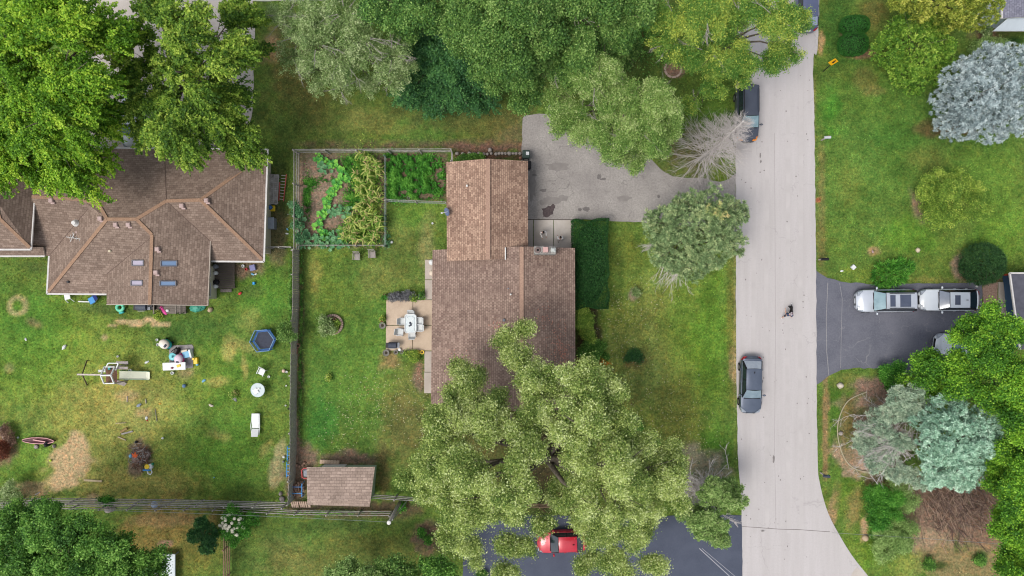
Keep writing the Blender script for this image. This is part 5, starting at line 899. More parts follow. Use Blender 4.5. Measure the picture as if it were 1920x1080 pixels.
tree('blue_pine', 'large mint green pine with a thin grey side, in the corner mulch bed', 'tree', [(1790,820,7,62,.7),(1770,775,6,36),(1835,800,7,40),(1820,860,6,42),(1770,870,5,44),(1745,835,5,30),(1800,900,4,26),(1750,890,3.5,26),(1840,845,6,30),(1790,760,6,22),(1725,790,5,20)], 'needle', 3000, LF['bluegreen'], (1700, 830), seed=22, trunk_r=.25, inner=.1, lo=.88, L=.24, W=.05, k=28)
t = tree('pine_tree', 'thin greyish pine full of bare twigs, left in the corner mulch bed', 'tree', [(1685,745,4,24),(1715,745,4.5,28),(1735,750,4.5,20),(1665,775,3.5,20),(1650,800,3,18),(1625,835,2.2,20),(1640,850,2.2,22),(1610,828,2,12),(1675,880,2.6,22),(1700,890,2.8,16),(1700,770,4,22),(1665,815,3,20),(1615,805,2,16),(1640,780,2.4,16),(1640,868,2.2,18),(1690,830,3.4,18),(1660,850,2.6,18),(1720,900,3,18)], 'pine', 2400, LF['greypine'], (1655, 820), seed=23, trunk_r=.15, inner=.05)
rnd = random.Random(16); b = P(1662, 820)
twig_mesh('bare_branch', [((b.x + rnd.gauss(-.5, 1.1), b.y + rnd.gauss(.1, 1.3), rnd.uniform(.8, 3.4)), (math.cos(a), math.sin(a), rnd.uniform(-.12, .2)), rnd.uniform(.8, 2.1)) for a in [rnd.gauss(3.0, .9) for _ in range(230)]], t, t.location, rnd, dead_wood, n=6, r=.018, spread=.7)
tree('green_shrub', 'lush green shrub left of the brown brush pile', 'shrub', [(1650,945,1.1,36,.7),(1635,925,1,20),(1665,960,1,22),(1640,975,.9,18)], 'shrub', 1000, LF['shrubg'], seed=24, trunk_r=.05)
tree('green_shrub', 'olive tangled shrub beside the lush shrub, near the brush pile', 'shrub', [(1690,920,1.1,26),(1700,945,1,22),(1675,1000,.9,36,.6),(1660,1030,.8,26),(1695,1020,.8,22),(1650,1000,.7,20)], 'shrub', 1100, LF['juniper'], seed=25, trunk_r=.05)
tree('green_shrub', 'small dark shrub in front of the white house by the silver spruce', 'shrub', [(1850,88,.9,26,.6),(1830,92,.7,18),(1870,84,.8,18)], 'shrub', 360, LF['juniper'], seed=26, trunk_r=.04)
tree('green_shrub', 'small grey green shrub at the corner of the white house', 'shrub', [(1847,58,.5,10)], 'tips', 40, LF['sage'], seed=27, trunk_r=.03, jit=0)
def fern(label, lob, n, m, seed, **k): return tree("fern_clump", label, "plant", lob, "tips", n, m, seed=seed, trunk_r=.03, flat=.5, zmin=-.1, inner=.1, jit=1, **k)
fern('bright green daylily clump beside the silver car', [(1660,508,.5,24),(1680,515,.5,24),(1650,520,.4,18),(1690,500,.4,16),(1662,530,.4,12)], 260, LF['shrubg'], 28, L=.42, W=.06)
# clipped shrubs and the hedge
def clipped(name, label, cat, poly_box, h_, m, n, seed, group=None):
    x0, x1, y0, y1 = poly_box; z = h_ * .5; a, b_ = P(x0, y0, h_), P(x1, y1, h_); c = (a + b_) / 2; w_, d_ = (b_.x - a.x) / 2, (a.y - b_.y) / 2; rng = np.random.default_rng(seed); t = thing(name, label, cat, (c.x, c.y, 0), 0, group)
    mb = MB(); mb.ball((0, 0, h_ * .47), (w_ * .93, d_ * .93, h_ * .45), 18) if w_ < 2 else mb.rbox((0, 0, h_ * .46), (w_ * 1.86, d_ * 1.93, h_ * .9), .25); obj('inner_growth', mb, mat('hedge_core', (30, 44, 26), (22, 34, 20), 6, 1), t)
    N = n; u = rng.uniform(-1, 1, (N, 3)); ax_ = rng.integers(0, 5, N); pw = 6 if w_ > 2 or d_ > 3 else 2.6
    d = rdir(N, rng); d[:, 2] = np.abs(d[:, 2]) if w_ > 2 else d[:, 2]
    if w_ > 1.4 and d_ > 3:      # box hedge: sample faces
        q = rng.random(N) < .62; d = np.c_[rng.uniform(-1, 1, N), rng.uniform(-1, 1, N), np.where(q, 1.0, rng.uniform(0, 1, N))]; s_ = rng.integers(0, 2, N); e = np.where(rng.random(N) < .5, -1, 1); side = ~q
        d[side & (s_ == 0), 0] = e[side & (s_ == 0)]; d[side & (s_ == 1), 1] = e[side & (s_ == 1)]; nr = np.zeros((N, 3)); nr[q, 2] = 1; nr[side & (s_ == 0), 0] = e[side & (s_ == 0)]; nr[side & (s_ == 1), 1] = e[side & (s_ == 1)]
        wob = 1 + (vnoise(d[:, 0] * w_, d[:, 1] * d_, .9, seed) - .5) * .12; p = d * np.array([w_, d_, h_]) * np.c_[wob, wob, wob]
    else:
        p = d / (np.abs(d) ** pw).sum(1, keepdims=True) ** (1 / pw) * np.array([w_, d_, h_ * .5]) + np.array([0, 0, h_ * .5]); nr = d
    p = p + rng.normal(0, .03, (N, 3)); V = leaf_quads(p, unit(rdir(N, rng) + nr * .5), unit(nr + rdir(N, rng) * .7), rng.uniform(.08, .17, N), rng.uniform(.03, .06, N))
    npmesh('foliage', V, N, 4, m, t, tint=np.clip(.45 + rng.normal(0, .22, N), 0, 1)); return t
clipped('hedge', 'thick dark green clipped hedge along the front of the rose roofed house', 'hedge', (1074, 1141, 413, 578), 1.6, LF['hedge'], 26000, 31)
clipped('clipped_shrub', 'dark green clipped round shrub, upper of the pair near the road sign', 'shrub', (1584, 1637, 24, 58), 1.5, LF['box'], 7000, 32)
clipped('clipped_shrub', 'dark green clipped round shrub, lower of the pair near the road sign', 'shrub', (1581, 1635, 56, 98), 1.5, LF['box'], 7000, 33)
tree('round_shrub', 'yellow green shrub at the house wall just below the long hedge', 'shrub', [(1098,600,1.1,20),(1100,622,.9,16),(1094,585,.9,12)], 'shrub', 620, LF['chart'], seed=34, trunk_r=.05)
tree('flower_bush', 'dark green flower bed plants at the house corner by the big tree', 'plant', [(1105,655,.6,18),(1120,650,.6,14),(1110,672,.6,16),(1128,668,.5,12)], 'shrub', 420, LF['dark'], seed=35, trunk_r=.03)
tree('flower_bush', 'patch of orange flowers in the bed at the house corner', 'plant', [(1128,676,.5,8,.4),(1136,680,.5,6,.4),(1122,672,.5,5,.4)], 'shrub', 36, LF['orange'], seed=36, trunk_r=.02, k=8)
tree('small_shrub', 'small dark shrub alone on the front lawn', 'shrub', [(1190,665,.5,13),(1200,672,.4,8),(1180,672,.3,8)], 'shrub', 150, LF['deep'], seed=37, trunk_r=.03)
tree('small_shrub', 'young green shrub in the upper mulch circle of the front lawn', 'shrub', [(1193,548,.5,6)], 'shrub', 36, LF['sage'], seed=38, trunk_r=.02, jit=0)
tree('small_shrub', 'young bright shrub in the lower mulch circle of the front lawn', 'shrub', [(1197,799,.4,7)], 'shrub', 40, LF['shrubg'], seed=39, trunk_r=.02, jit=0)
tree('leafy_shrub', 'leafy green sapling leaning over the board fence by the trampoline', 'shrub', [(537,620,2,12),(545,632,2,11),(528,632,1.8,8),(540,612,2,8)], 'shrub', 190, LF['grove'], (552, 628), seed=40, trunk_r=.04)
tree('planter_bush', 'grey green bush growing over the edge of the round brick planter', 'shrub', [(612,605,.8,12),(606,618,.7,9),(620,620,.6,8),(604,600,.6,6)], 'shrub', 190, LF['sage'], seed=41, trunk_r=.03)
tree('leafy_tree', 'pale green tree top at the bottom edge, left of the pair under the shed', 'tree', [(655,1072,4,28),(690,1080,4.5,26),(640,1090,4,24)], 'locust', 420, LF['juniper'], (680, 1080), seed=42, trunk_r=.1)
tree('leafy_tree', 'pale green tree top at the bottom edge, right of the pair under the shed', 'tree', [(735,1075,4,26),(765,1068,4,20),(750,1090,4.5,30)], 'locust', 400, LF['grove'], (745, 1080), seed=43, trunk_r=.1)
tree('leafy_tree', 'low green tree at the bottom edge left of the fresh dark driveway', 'tree', [(815,1065,4,24),(840,1075,4,24),(825,1090,4,30)], 'locust', 380, LF['dark'], (830, 1080), seed=44, trunk_r=.1)
tree('small_shrub', 'bright green sprout beside the bottom mulch left of the big tree', 'shrub', [(790,1000,.5,8),(803,1012,.5,8)], 'shrub', 80, LF['shrubg'], seed=45, trunk_r=.02, jit=1)
tree('evergreen_shrub', 'dark blue green evergreen shrub left of the white flowers', 'shrub', [(388,1000,2,26),(392,1025,1.6,18),(378,980,1.4,14)], 'yew', 1100, LF['deep'], seed=46, trunk_r=.06, L=.16, W=.05)
t = tree('flowering_bush', 'green bush covered with creamy white flower heads by the brown fence', 'shrub', [(440,975,1.3,24),(425,990,1.2,18),(455,995,1.2,18),(475,975,1,14),(440,1005,1,14)], 'shrub', 620, LF['shrubg'], seed=47, trunk_r=.05)
rng = np.random.default_rng(3); lob = px_lobes([(436, 978, 1.5, 20), (425, 988, 1.4, 14), (448, 990, 1.4, 14)]); p, d, _ = shell_points(lob, 60, rng, lo=.9, zmin=.2); mb = MB()
for q in p: mb.ball(tuple(q - np.array(t.location)), (.15, .15, .12), 7)
obj('flower_head', mb, mat('cream_petals', (254, 250, 226), (246, 238, 204), 14, .8, bump=.5), t, True)
tree('climbing_vine', 'green vine growing over the bottom rail fence in the left corner', 'plant', [(22,918,1.2,16),(30,935,1.3,12),(15,940,1,10)], 'shrub', 220, LF['sage'], seed=48, trunk_r=.02)
tree('climbing_vine', 'small green vine on the bottom rail fence below the straw patch', 'plant', [(198,938,1.1,9),(208,940,1,7),(190,936,1,5)], 'shrub', 90, LF['shrubg'], seed=49, trunk_r=.02, jit=1)
tree('climbing_vine', 'blue green vine trailing over the garden fence near the orange ladder', 'plant', [(551,385,1.4,8),(556,400,1.4,10),(554,420,1.2,8),(562,445,1,10)], 'shrub', 190, LF['squashb'], seed=50, trunk_r=.02)
tree('red_shrub', 'dry red brown shrub at the left edge beside the fire ring', 'shrub', [(5,848,.7,14),(10,836,.5,10),(-6,845,.7,14)], 'shrub', 260, LF['red'], seed=51, trunk_r=.03)
tree('dry_bush', 'tangled brown twiggy bush above the red brown shrub', 'shrub', [(16,815,.5,12),(22,828,.4,10),(12,800,.4,9)], 'yew', 200, LF['brown'], seed=52, trunk_r=.03)
tree('border_plant', 'dark grey leaved border plants along the top edge of the patio', 'plant', [(738,556,.4,7),(750,555,.45,8),(762,556,.4,7),(772,557,.35,5)], 'shrub', 200, LF['greyplant'], seed=53, trunk_r=.02, jit=1)
tree('border_plant', 'bright green plant in the border beside the pots at the patio top', 'plant', [(775,558,.4,4)], 'shrub', 30, LF['chart'], seed=54, trunk_r=.02, jit=0)
tree('border_plant', 'yellow green variegated plant below the patio beside the yellow pots', 'plant', [(777,664,.4,5),(777,672,.4,5)], 'shrub', 70, LF['chart'], seed=55, trunk_r=.02, jit=0)
tree('ivy_patch', 'green ivy strip along the garage wall behind the row of stones', 'plant', [(870,297,.3,8),(885,297,.35,9),(900,296,.3,7),(862,300,.3,6)], 'shrub', 200, LF['dark'], seed=56, trunk_r=.02, jit=1)
for i, (x, y, r_, lab) in enumerate([(1742, 1060, 12, 'low dark green plant at the bottom edge below the brush pile'), (1838, 1050, 10, 'deep green low plant right of the brush pile bottom'), (752, 950, 7, 'small green weed between the two bottom fences'), (1640, 1004, 5, 'lime green sprout in the tangled shrub'), (905, 1078, 8, 'small green plant at the bottom edge left of the red car')]):
    tree('low_plant', lab, 'plant', [(x, y, .3, r_, .5)], 'shrub', 70, LF['shrubg'] if i in (2, 3) else LF['dark'], seed=60 + i, trunk_r=.02, jit=1)
# ------------------------------------------------ vegetable garden
def squash_mesh(seed, R_=.3, n=9, lr=.15):
    rnd = random.Random(seed); V = []; T = []
    for k in range(n):
        a = rnd.uniform(0, 6.28); r = R_ * math.sqrt(rnd.random()); z = .18 + .22 * rnd.random(); c = np.array([math.cos(a) * r, math.sin(a) * r, z]); s = lr * rnd.uniform(.8, 1.25); tl = np.array([rnd.uniform(-.4, .4), rnd.uniform(-.4, .4), 1.0]); tl /= np.linalg.norm(tl)
        u = np.cross(tl, [0, 1, .1]); u /= np.linalg.norm(u); v = np.cross(tl, u); tn = rnd.uniform(.2, .9)
        ring = [c + (u * math.cos(q) + v * math.sin(q)) * s * (.75 + .25 * abs(math.sin(2.5 * q))) + tl * .03 for q in [6.283 * j / 10 for j in range(10)]]
        for j in range(0, 10, 1): V += [c - tl * .02, ring[j], ring[(j + 1) % 10]]; T.append(tn)
    return np.array(V), np.array(T)
def plant_kind(name, material, seed, **k):
    V, T = squash_mesh(seed, **k); o = npmesh(name, V, len(V) // 3, 3, material, None, tint=T); return o
gs = [[plant_kind('squash_plant', LF['squash'], 70 + i) for i in range(3)], [plant_kind('squash_plant', LF['squashb'], 80 + i, R_=.34) for i in range(3)]]; used = set()
row1 = [(594,294),(600,298),(608,300),(614,304),(620,307),(626,309),(630,313),(636,316),(640,322),(643,328),(640,334),(637,340),(634,345),(631,350),(628,354),(624,359),(621,363),(618,368),(616,373),(614,378),(612,384),(610,390),(608,396),(605,401),(602,407),(600,413),(598,419),(596,425),(599,432),(604,437),(610,441),(647,334),(652,339)]
row2 = [(560,400),(563,408),(560,416),(566,422),(562,430),(568,436),(575,440),(580,446),(570,450),(566,458),(576,462),(586,462),(600,452),(594,446),(614,450),(622,446),(630,440),(640,436),(646,430),(632,392),(626,396),(638,390),(644,396),(650,400),(622,400),(606,462),(618,462),(630,458),(640,458),(650,462),(604,314),(616,318),(655,392)]
cnt = 0
for kind, row, lab in ((0, row1, 'bright green squash plant in the curving row of the vegetable garden'), (1, row2, 'blue green squash plant along the lower and left side of the garden')):
    for i, (x, y) in enumerate(row):
        src = gs[kind][i % 3]; o = src if src.name not in used else src.copy()
        if src.name in used: COL.objects.link(o)
        used.add(src.name); p = P(x, y, .2); o.location = (p.x, p.y, 0); o.rotation_euler = (0, 0, i * 2.4); s = 1.0 + .3 * math.sin(i * 1.7); o.scale = (s, s, 1); tag(o, lab, 'plant', 'bright squash row' if kind == 0 else 'blue green squash border')
def corn_mesh(seed):
    rnd = random.Random(seed); V = []; T = []
    for k in range(13):
        a = rnd.uniform(0, 6.28); z0 = rnd.uniform(.3, 1.5); L_ = rnd.uniform(.35, .7); d = np.array([math.cos(a), math.sin(a), 0]); s = np.array([-d[1], d[0], 0]) * rnd.uniform(.025, .045); tn = rnd.random(); pr = None
        for j in range(4):
            t0, t1_ = j / 4, (j + 1) / 4; f = lambda t: d * L_ * t + np.array([0, 0, z0 + .28 * math.sin(t * 2.6) * L_ - .3 * t * t]); w0, w1 = (1 - t0 * .3), (1 - t1_) if j == 3 else (1 - t1_ * .3)
            V += [f(t0) - s * w0, f(t0) + s * w0, f(t1_) + s * w1, f(t1_) - s * w1]; T.append(tn)
    for q in range(3): a = q * 2.1; c_ = np.array([math.cos(a), math.sin(a), 0]) * .018; e = np.array([math.cos(a + 2.1), math.sin(a + 2.1), 0]) * .018; V += [c_, e, e * .5 + np.array([0, 0, 1.8]), c_ * .5 + np.array([0, 0, 1.8])]; T.append(.4)
    return np.array(V), np.array(T)
cs = []
for i in range(4): V, T = corn_mesh(90 + i); cs.append(npmesh('corn_stalk', V, len(V) // 4, 4, LF['corn'], None, tint=T))
rnd = random.Random(77); spots = []
for i in range(86):
    y = rnd.uniform(300, 455); x = rnd.uniform(668, 716) if y < 400 else rnd.uniform(656, 716)
    if rnd.random() < .22: x = rnd.uniform(645, 690); y = rnd.uniform(380, 450)
    spots.append((x, y))
spots += [(683, 292), (690, 296), (676, 290)]
for i, (x, y) in enumerate(spots):
    src = cs[i % 4]; o = src if i < 4 else src.copy()
    if i >= 4: COL.objects.link(o)
    p = P(x, y, .8); o.location = (p.x, p.y, 0); o.rotation_euler = (0, 0, i * 1.3); tag(o, 'drying yellow and tan corn stalk in the patch right of the squash row', 'plant', 'corn stalks in the vegetable garden')
def weeds(label, boxes, n, material, seed, L=.12, W=.06, h_=.35, name='weeds'):
    rng = np.random.default_rng(seed); ps = []
    for (x, y, rx, ry, wgt) in boxes:
        m_ = int(n * wgt); c = P(x, y); u = rng.normal(0, .45, (m_, 2)); c3 = np.c_[c.x + u[:, 0] * rx / 22, c.y + u[:, 1] * ry / 22, np.abs(rng.normal(0, h_ * .5, m_))]; ps.append(c3)
    p = np.concatenate(ps); clump = (vnoise(p[:, 0], p[:, 1], .45, seed) + .4 * vnoise(p[:, 0], p[:, 1], .15, seed + 1)); k = clump > .47; p = p[k]; p[:, 2] *= clump[k] * 1.4; N = len(p)
    V = leaf_quads(p, rdir(N, rng), unit(np.array([0, 0, 1.]) + rdir(N, rng) * .7), rng.uniform(.6, 1.3, N) * L, rng.uniform(.6, 1.3, N) * W); o = npmesh(name, V, N, 4, material, None, tint=np.clip(clump[k] - .3 + rng.normal(0, .12, N), 0, 1)); o['kind'] = 'stuff'; o['label'] = label
weeds('green vines and weeds between the squash and the corn', [(660,310,22,20,.6),(675,330,24,30,.7),(665,375,22,30,.8),(690,350,24,50,.7),(672,420,26,34,.8),(650,440,24,20,.5),(620,445,20,14,.3),(585,345,14,12,.15),(612,335,14,8,.1),(576,370,8,44,.35),(700,440,24,26,.4)], 5200, LF['shrubg'], 101)
weeds('yellow green leaves among the corn stalks', [(690,340,26,60,1),(690,410,30,50,1),(690,300,20,20,.4)], 3600, LF['chart'], 106, .2, .05, .9)
weeds('thick weeds in the garden plot beside the garage', [(735,310,14,24,.9),(745,345,16,30,.9),(775,335,26,26,1.3),(790,355,30,18,1.0),(800,310,26,20,.5),(825,340,10,30,.25),(760,300,30,10,.4),(738,368,14,10,.4)], 9500, LF['shrubg'], 102, L=.14, W=.08)
weeds('green creepers along the wire fence below the weedy plot', [(745,376,20,3,.5),(726,450,8,14,.5),(722,420,4,30,.3)], 1200, LF['squashb'], 103)
weeds('undergrowth below the grove trees', [(1000,60,190,80,1),(840,110,80,60,.5),(1200,60,80,60,.5)], 9000, LF['dark'], 104, .16, .1, .5)
weeds('weeds along the foot of the board fence', [(566,560,4,110,.6),(564,720,4,100,.5),(545,560,4,90,.3),(640,960,110,4,.5)], 2600, LF['dark'], 105)
# brush pile: twigs lying over each other
rnd = random.Random(8); mb = MB()
for i in range(420):
    x = 1790 + rnd.gauss(0, 40); y = 945 + rnd.gauss(0, 28); a = rnd.uniform(0, 3.14) if rnd.random() < .5 else rnd.gauss(2.2, .3); L_ = rnd.uniform(.5, 2.2); z = max(.04, .5 - (abs(x - 1800) / 90 + abs(y - 935) / 70) * .35 + rnd.uniform(-.1, .1)); c = P(x, y) + Vector((0, 0, z)); d = Vector((math.cos(a), math.sin(a), rnd.uniform(-.12, .12))) * L_ / 2
    mb.tube([c - d, c + Vector((rnd.uniform(-.08, .08), rnd.uniform(-.08, .08), .04)), c + d], [.025, .018, .008], 4, rnd.randrange(3), cap=False)
o = obj('brush_pile', mb, [mat('twig_brown', (150, 126, 112), (116, 96, 86), 6, .95), mat('twig_dark', (104, 84, 76), (80, 62, 56), 6, .95), mat('twig_pale', (184, 158, 136), (152, 126, 108), 6, .95)]); o['kind'] = 'stuff'; o['label'] = 'pile of brown cut branches in the bottom right bed'
# ------------------------------------------------ yard things
M_w = mat('white_plastic', (240, 242, 240), (230, 232, 230), 3, .4); M_lw = mat('painted_wood', (220, 208, 202), (186, 172, 166), 5, .8); M_red = mat('red_plastic', (206, 50, 60), (186, 40, 50), 4, .4); M_blue = mat('blue_plastic', (60, 160, 230), (50, 140, 214), 4, .4)
M_teal = mat('teal_plastic', (60, 190, 190), (40, 160, 160), 4, .4); M_pink = mat('pink_plastic', (240, 90, 170), (225, 70, 150), 4, .4); M_yel = mat('yellow_plastic', (250, 214, 60), (240, 200, 40), 4, .4); M_grn = mat('green_plastic', (60, 150, 110), (40, 120, 90), 4, .4); M_mint = mat('mint_plastic', (130, 230, 190), (100, 210, 170), 4, .4)
M_lb = mat('light_blue', (140, 200, 230), (120, 180, 214), 4, .5); M_greyp = mat('grey_plastic', (150, 154, 162), (130, 134, 142), 4, .5); M_slate = mat('dark_slate', (74, 80, 94), (58, 62, 76), 4, .6); M_terra = mat('terracotta', (184, 140, 118), (160, 116, 96), 8, .9); M_greypot = mat('grey_pot', (150, 146, 138), (120, 118, 110), 8, .9); M_earth = mat('potting_soil', (82, 72, 58), (56, 50, 40), 20, 1); M_stonec = mat('field_stone', (186, 176, 168), (146, 136, 130), 7, .95, bump=.4); M_brickr = mat('planter_brick', (206, 182, 166), (172, 142, 128), 12, .95); M_fabric = mat('white_mesh', (232, 234, 232), (220, 222, 220), 8, .8)
def at(x, y, z=0): return P(x, y, z)
# swing set with slide
o_ = at(215, 702); t = thing('swing_set', 'whitewashed wooden play tower with swing beam and long white slide', 'playset', o_)
def L(x, y, z=0): return P(x, y, z) - o_
ra, rb = L(189, 704, 2.7), L(208, 704, 2.7); mb = MB(); mb.beam(L(145, 702, 2.35), L(209, 703, 2.62), .12, .12); obj('swing_beam', mb, M_lw, t)
mb = MB(); mb.beam(ra, rb, .1, .1)
for x in (189, 208):
    r_ = L(x, 704, 2.7)
    for (dx, y) in ((7, 688), (6, 719)): mb.beam(r_, L(x + dx, y, 1.9), .1, .1)
mb.beam(L(196, 688, 1.9), L(215, 688, 1.9), .08, .08); mb.beam(L(195, 719, 1.9), L(214, 719, 1.9), .08, .08); mb.beam(L(203, 681, 2.0), L(222, 681, 2.0), .07, .07); mb.beam(L(203, 681, 2.0), L(196, 694, 1.9), .08, .08); mb.beam(L(222, 681, 2.0), L(217, 694, 1.9), .08, .08)
obj('roof_frame', mb, M_w, t); 
for (x, y) in ((196, 688), (215, 688), (195, 719), (214, 719)): mb = MB(); p = L(x, y, 1.9); mb.beam(Vector((p.x, p.y, 0)), p, .1, .1, up=(1, 0, 0)); obj('post', mb, M_lw, t)
mb = MB()
for i in range(9): p = L(200 + i * 2.3, 703, 1.2); mb.box((p.x, p.y, 1.2), (.07, 1.25, .04))
obj('platform', mb, mat('red_brown_board', (140, 96, 88), (110, 70, 66), 5, .9), t)
for y in (690, 680): mb = MB(); p = L(229, y, 1.0); mb.box((p.x, p.y, 1.0), (1.0, .22, .05)); obj('bench_board', mb, M_lw, t)
for (y0) in (676, 722): mb = MB(); mb.beam(L(154, 702, 2.3), L(163, y0, 0), .08, .08); obj('leg', mb, mat('leg_wood', (120, 106, 84), (96, 84, 66), 5, .9), t)
mb = MB(); a, b = L(224, 703, 1.25), L(281, 704.5, .12); n = 14; d = b - a; vs = []
for i in range(n + 1):
    f = i / n; p = a + Vector((d.x * f, d.y * f, 0)); z = 1.25 - 1.13 * min(1, f * 1.12) + (.10 if f > .9 else 0) * (f - .9) * 10 * .3
    vs += [(p.x, p.y + s, z + h) for s, h in ((-.34, .10), (-.31, .10), (-.29, .0), (.29, .0), (.31, .10), (.34, .10))]
mb.add(vs, [(i * 6 + j, (i + 1) * 6 + j, (i + 1) * 6 + j + 1, i * 6 + j + 1) for i in range(n) for j in range(5)]); sl_ = obj('slide', mb, mat('slide_cream', (250, 250, 226), (246, 248, 220), 2, .35), t); md = sl_.modifiers.new('s', 'SOLIDIFY'); md.thickness = .03
mb = MB()
for s in (-.36, .36): mb.beam(a + Vector((0, s, -.05)), b + Vector((0, s, -.02)), .03, .08)
obj('slide_rail', mb, M_grn, t); mb = MB(); p = L(205, 690, 1.3); mb.rbox((p.x, p.y, 1.3), (.2, .26, .15), .03); obj('tic_tac_panel', mb, M_teal, t)
mb = MB(); p, q = L(166, 702, 2.3), L(180, 702, 2.3); mb.box(((p.x + q.x) / 2, p.y + .12, 1.0), (.62, .2, .05)); obj('swing_seat', mb, M_w, t); mb = MB()
for x_ in (p.x + .15, q.x - .1): mb.tube([(x_, p.y, 2.4), (x_, p.y + .12, 1.0)], .012, 4)
obj('swing_chain', mb, M_wire, t)
mb = MB(); a_ = L(214, 714, .9); mb.beam(a_, L(235, 721, .05), .35, .04); obj('ramp_board', mb, M_lw, t)
# toys by the play mat
mb = MB(); mb.prism([(p.x - at(338, 667).x, p.y - at(338, 667).y) for p in [at(*q) for q in ((317, 652), (322, 648), (360, 646), (363, 650), (362, 690), (318, 692))]][::-1], .005, .03); single('play_mat', 'grey play mat lying under the pile of toys', 'mat', mb, mat('mat_grey', (166, 160, 158), (140, 136, 136), 5, .95, bump=.3), at(338, 667))
t = thing('folding_table', 'white rectangular folding table at the lower edge of the play mat', 'table', at(334, 685), .04); mb = MB(); mb.rbox((0, 0, .7), (1.95, .66, .05), .04); obj('tabletop', mb, M_w, t)
for sx in (-.8, .8):
    for sy in (-.25, .25): mb = MB(); mb.tube([(sx, sy, 0), (sx, sy, .68)], .02, 6); obj('leg', mb, M_greyp, t)
def ride_car(label, x, y, rz, top, base, s=1.0):
    t = thing('ride_on_car', label, 'toy', at(x, y), rz); mb = MB(); mb.ball((0, 0, .62 * s), (.44 * s, .38 * s, .28 * s), 14); obj('roof', mb, top, t, True)
    mb = MB(); mb.ball((0, 0, .26 * s), (.5 * s, .36 * s, .22 * s), 12); obj('body', mb, base, t, True); mb = MB(); mb.rbox((.2 * s, 0, .68 * s), (.22 * s, .3 * s, .4 * s), .05); obj('window', mb, M_slate, t)
    for sx in (-.3, .3):
        for sy in (-.32, .32): mb = MB(); mb.ball((sx * s, sy * s, .1 * s), (.11 * s, .05 * s, .11 * s), 8); obj('wheel', mb, M_trim, t, True)
    return t
ride_car('cream and teal ride on toy car at the corner of the play mat', 315, 644, -.6, mat('cream_plastic', (250, 244, 226), (240, 220, 214), 1.5, .4), M_teal, 1.05)
ride_car('white and hot pink ride on toy car in the middle of the play mat', 341, 672, -1.6, mat('blush_plastic', (246, 226, 236), (236, 200, 220), 2, .4), M_pink, .95)
mb = MB(); mb.lathe((0, 0, 0), [(.32, 0), (.34, .3), (.3, .34), (.1, .36), (.08, .6)], 14); single('toy_table', 'round light blue toy table on the play mat', 'toy', mb, [mat('aqua_plastic', (130, 220, 226), (110, 200, 210), 4, .4)], at(327, 668), smooth=False)
t = thing('toy_kitchen', 'pale blue and white toy kitchen lying on the play mat', 'toy', at(353, 664), .25); mb = MB(); mb.rbox((0, 0, .2), (.62, .55, .36), .03); obj('body', mb, M_lb, t); mb = MB(); mb.rbox((.36, 0, .25), (.16, .7, .44), .02); obj('side_panel', mb, M_w, t); mb = MB(); mb.rbox((-.1, .34, .22), (.5, .18, .3), .02); obj('shelf', mb, mat('ivory', (236, 224, 200), None, 4, .5), t)
mb = MB(); mb.rbox((0, 0, .3), (.28, .5, .55), .05); mb.beam((-.25, .2, .0), (-.32, -.2, .5), .05, .05); single('toy_stroller', 'black folded toy stroller on the upper part of the play mat', 'toy', mb, M_trim, at(335, 657), -.4)
mb = MB(); mb.rbox((0, 0, .15), (.34, .55, .28), .03); mb.rbox((-.12, .18, .33), (.2, .18, .12), .02); single('toy_chest', 'bright yellow toy box on the grass right of the play mat', 'toy', mb, M_yel, at(369, 676), .05)
mb = MB(); mb.rbox((0, 0, .76), (.34, .22, .06), .03); single('toy_plate', 'yellow toy on the white folding table', 'toy', mb, M_yel, at(343, 684), .3)
mb = MB(); mb.ball((0, 0, .77), (.13, .08, .05), 8); single('toy_cup', 'dark red toy on the white folding table', 'toy', mb, mat('maroon', (130, 30, 60), None, 4, .5), at(331, 688))
# trampoline
c = at(500, 637); t = thing('trampoline', 'six sided trampoline with blue padding and black net near the board fence', 'trampoline', c, .1); hexp = lambda r, z, k, ph=0: Vector((math.cos(math.pi / 3 * k + ph) * r, math.sin(math.pi / 3 * k + ph) * r, z))
mb = MB(); mb.add([hexp(.80, .55, k) for k in range(6)], [tuple(range(6))]); mb.add([hexp(.80, .53, k) for k in range(6)], [tuple(range(5, -1, -1))]); obj('mat', mb, mat('jump_mat', (66, 72, 88), (56, 60, 76), 6, .7), t)
mb = MB(); mb.add([hexp(.82, .57, k) for k in range(6)] + [hexp(1.02, .57, k) for k in range(6)] + [hexp(1.02, .52, k) for k in range(6)], [(k, 6 + k, 6 + (k + 1) % 6, (k + 1) % 6) for k in range(6)] + [(6 + k, 12 + k, 12 + (k + 1) % 6, 6 + (k + 1) % 6) for k in range(6)]); obj('padding', mb, mat('pad_blue', (60, 130, 200), (40, 90, 160), 2, .5), t)
for k in range(6):
    mb = MB(); mb.tube([hexp(1.0, 0, k), hexp(1.0, .55, k), hexp(1.02, 1.15, k)], .03, 6); obj('post', mb, M_blue if k % 2 else M_slate, t)
mb = MB(); mb.tube([hexp(1.02, 1.15, k % 6) for k in range(7)], .035, 6); obj('top_ring', mb, mat('pale_tube', (150, 190, 214), (50, 110, 190), 1.2, .5), t)
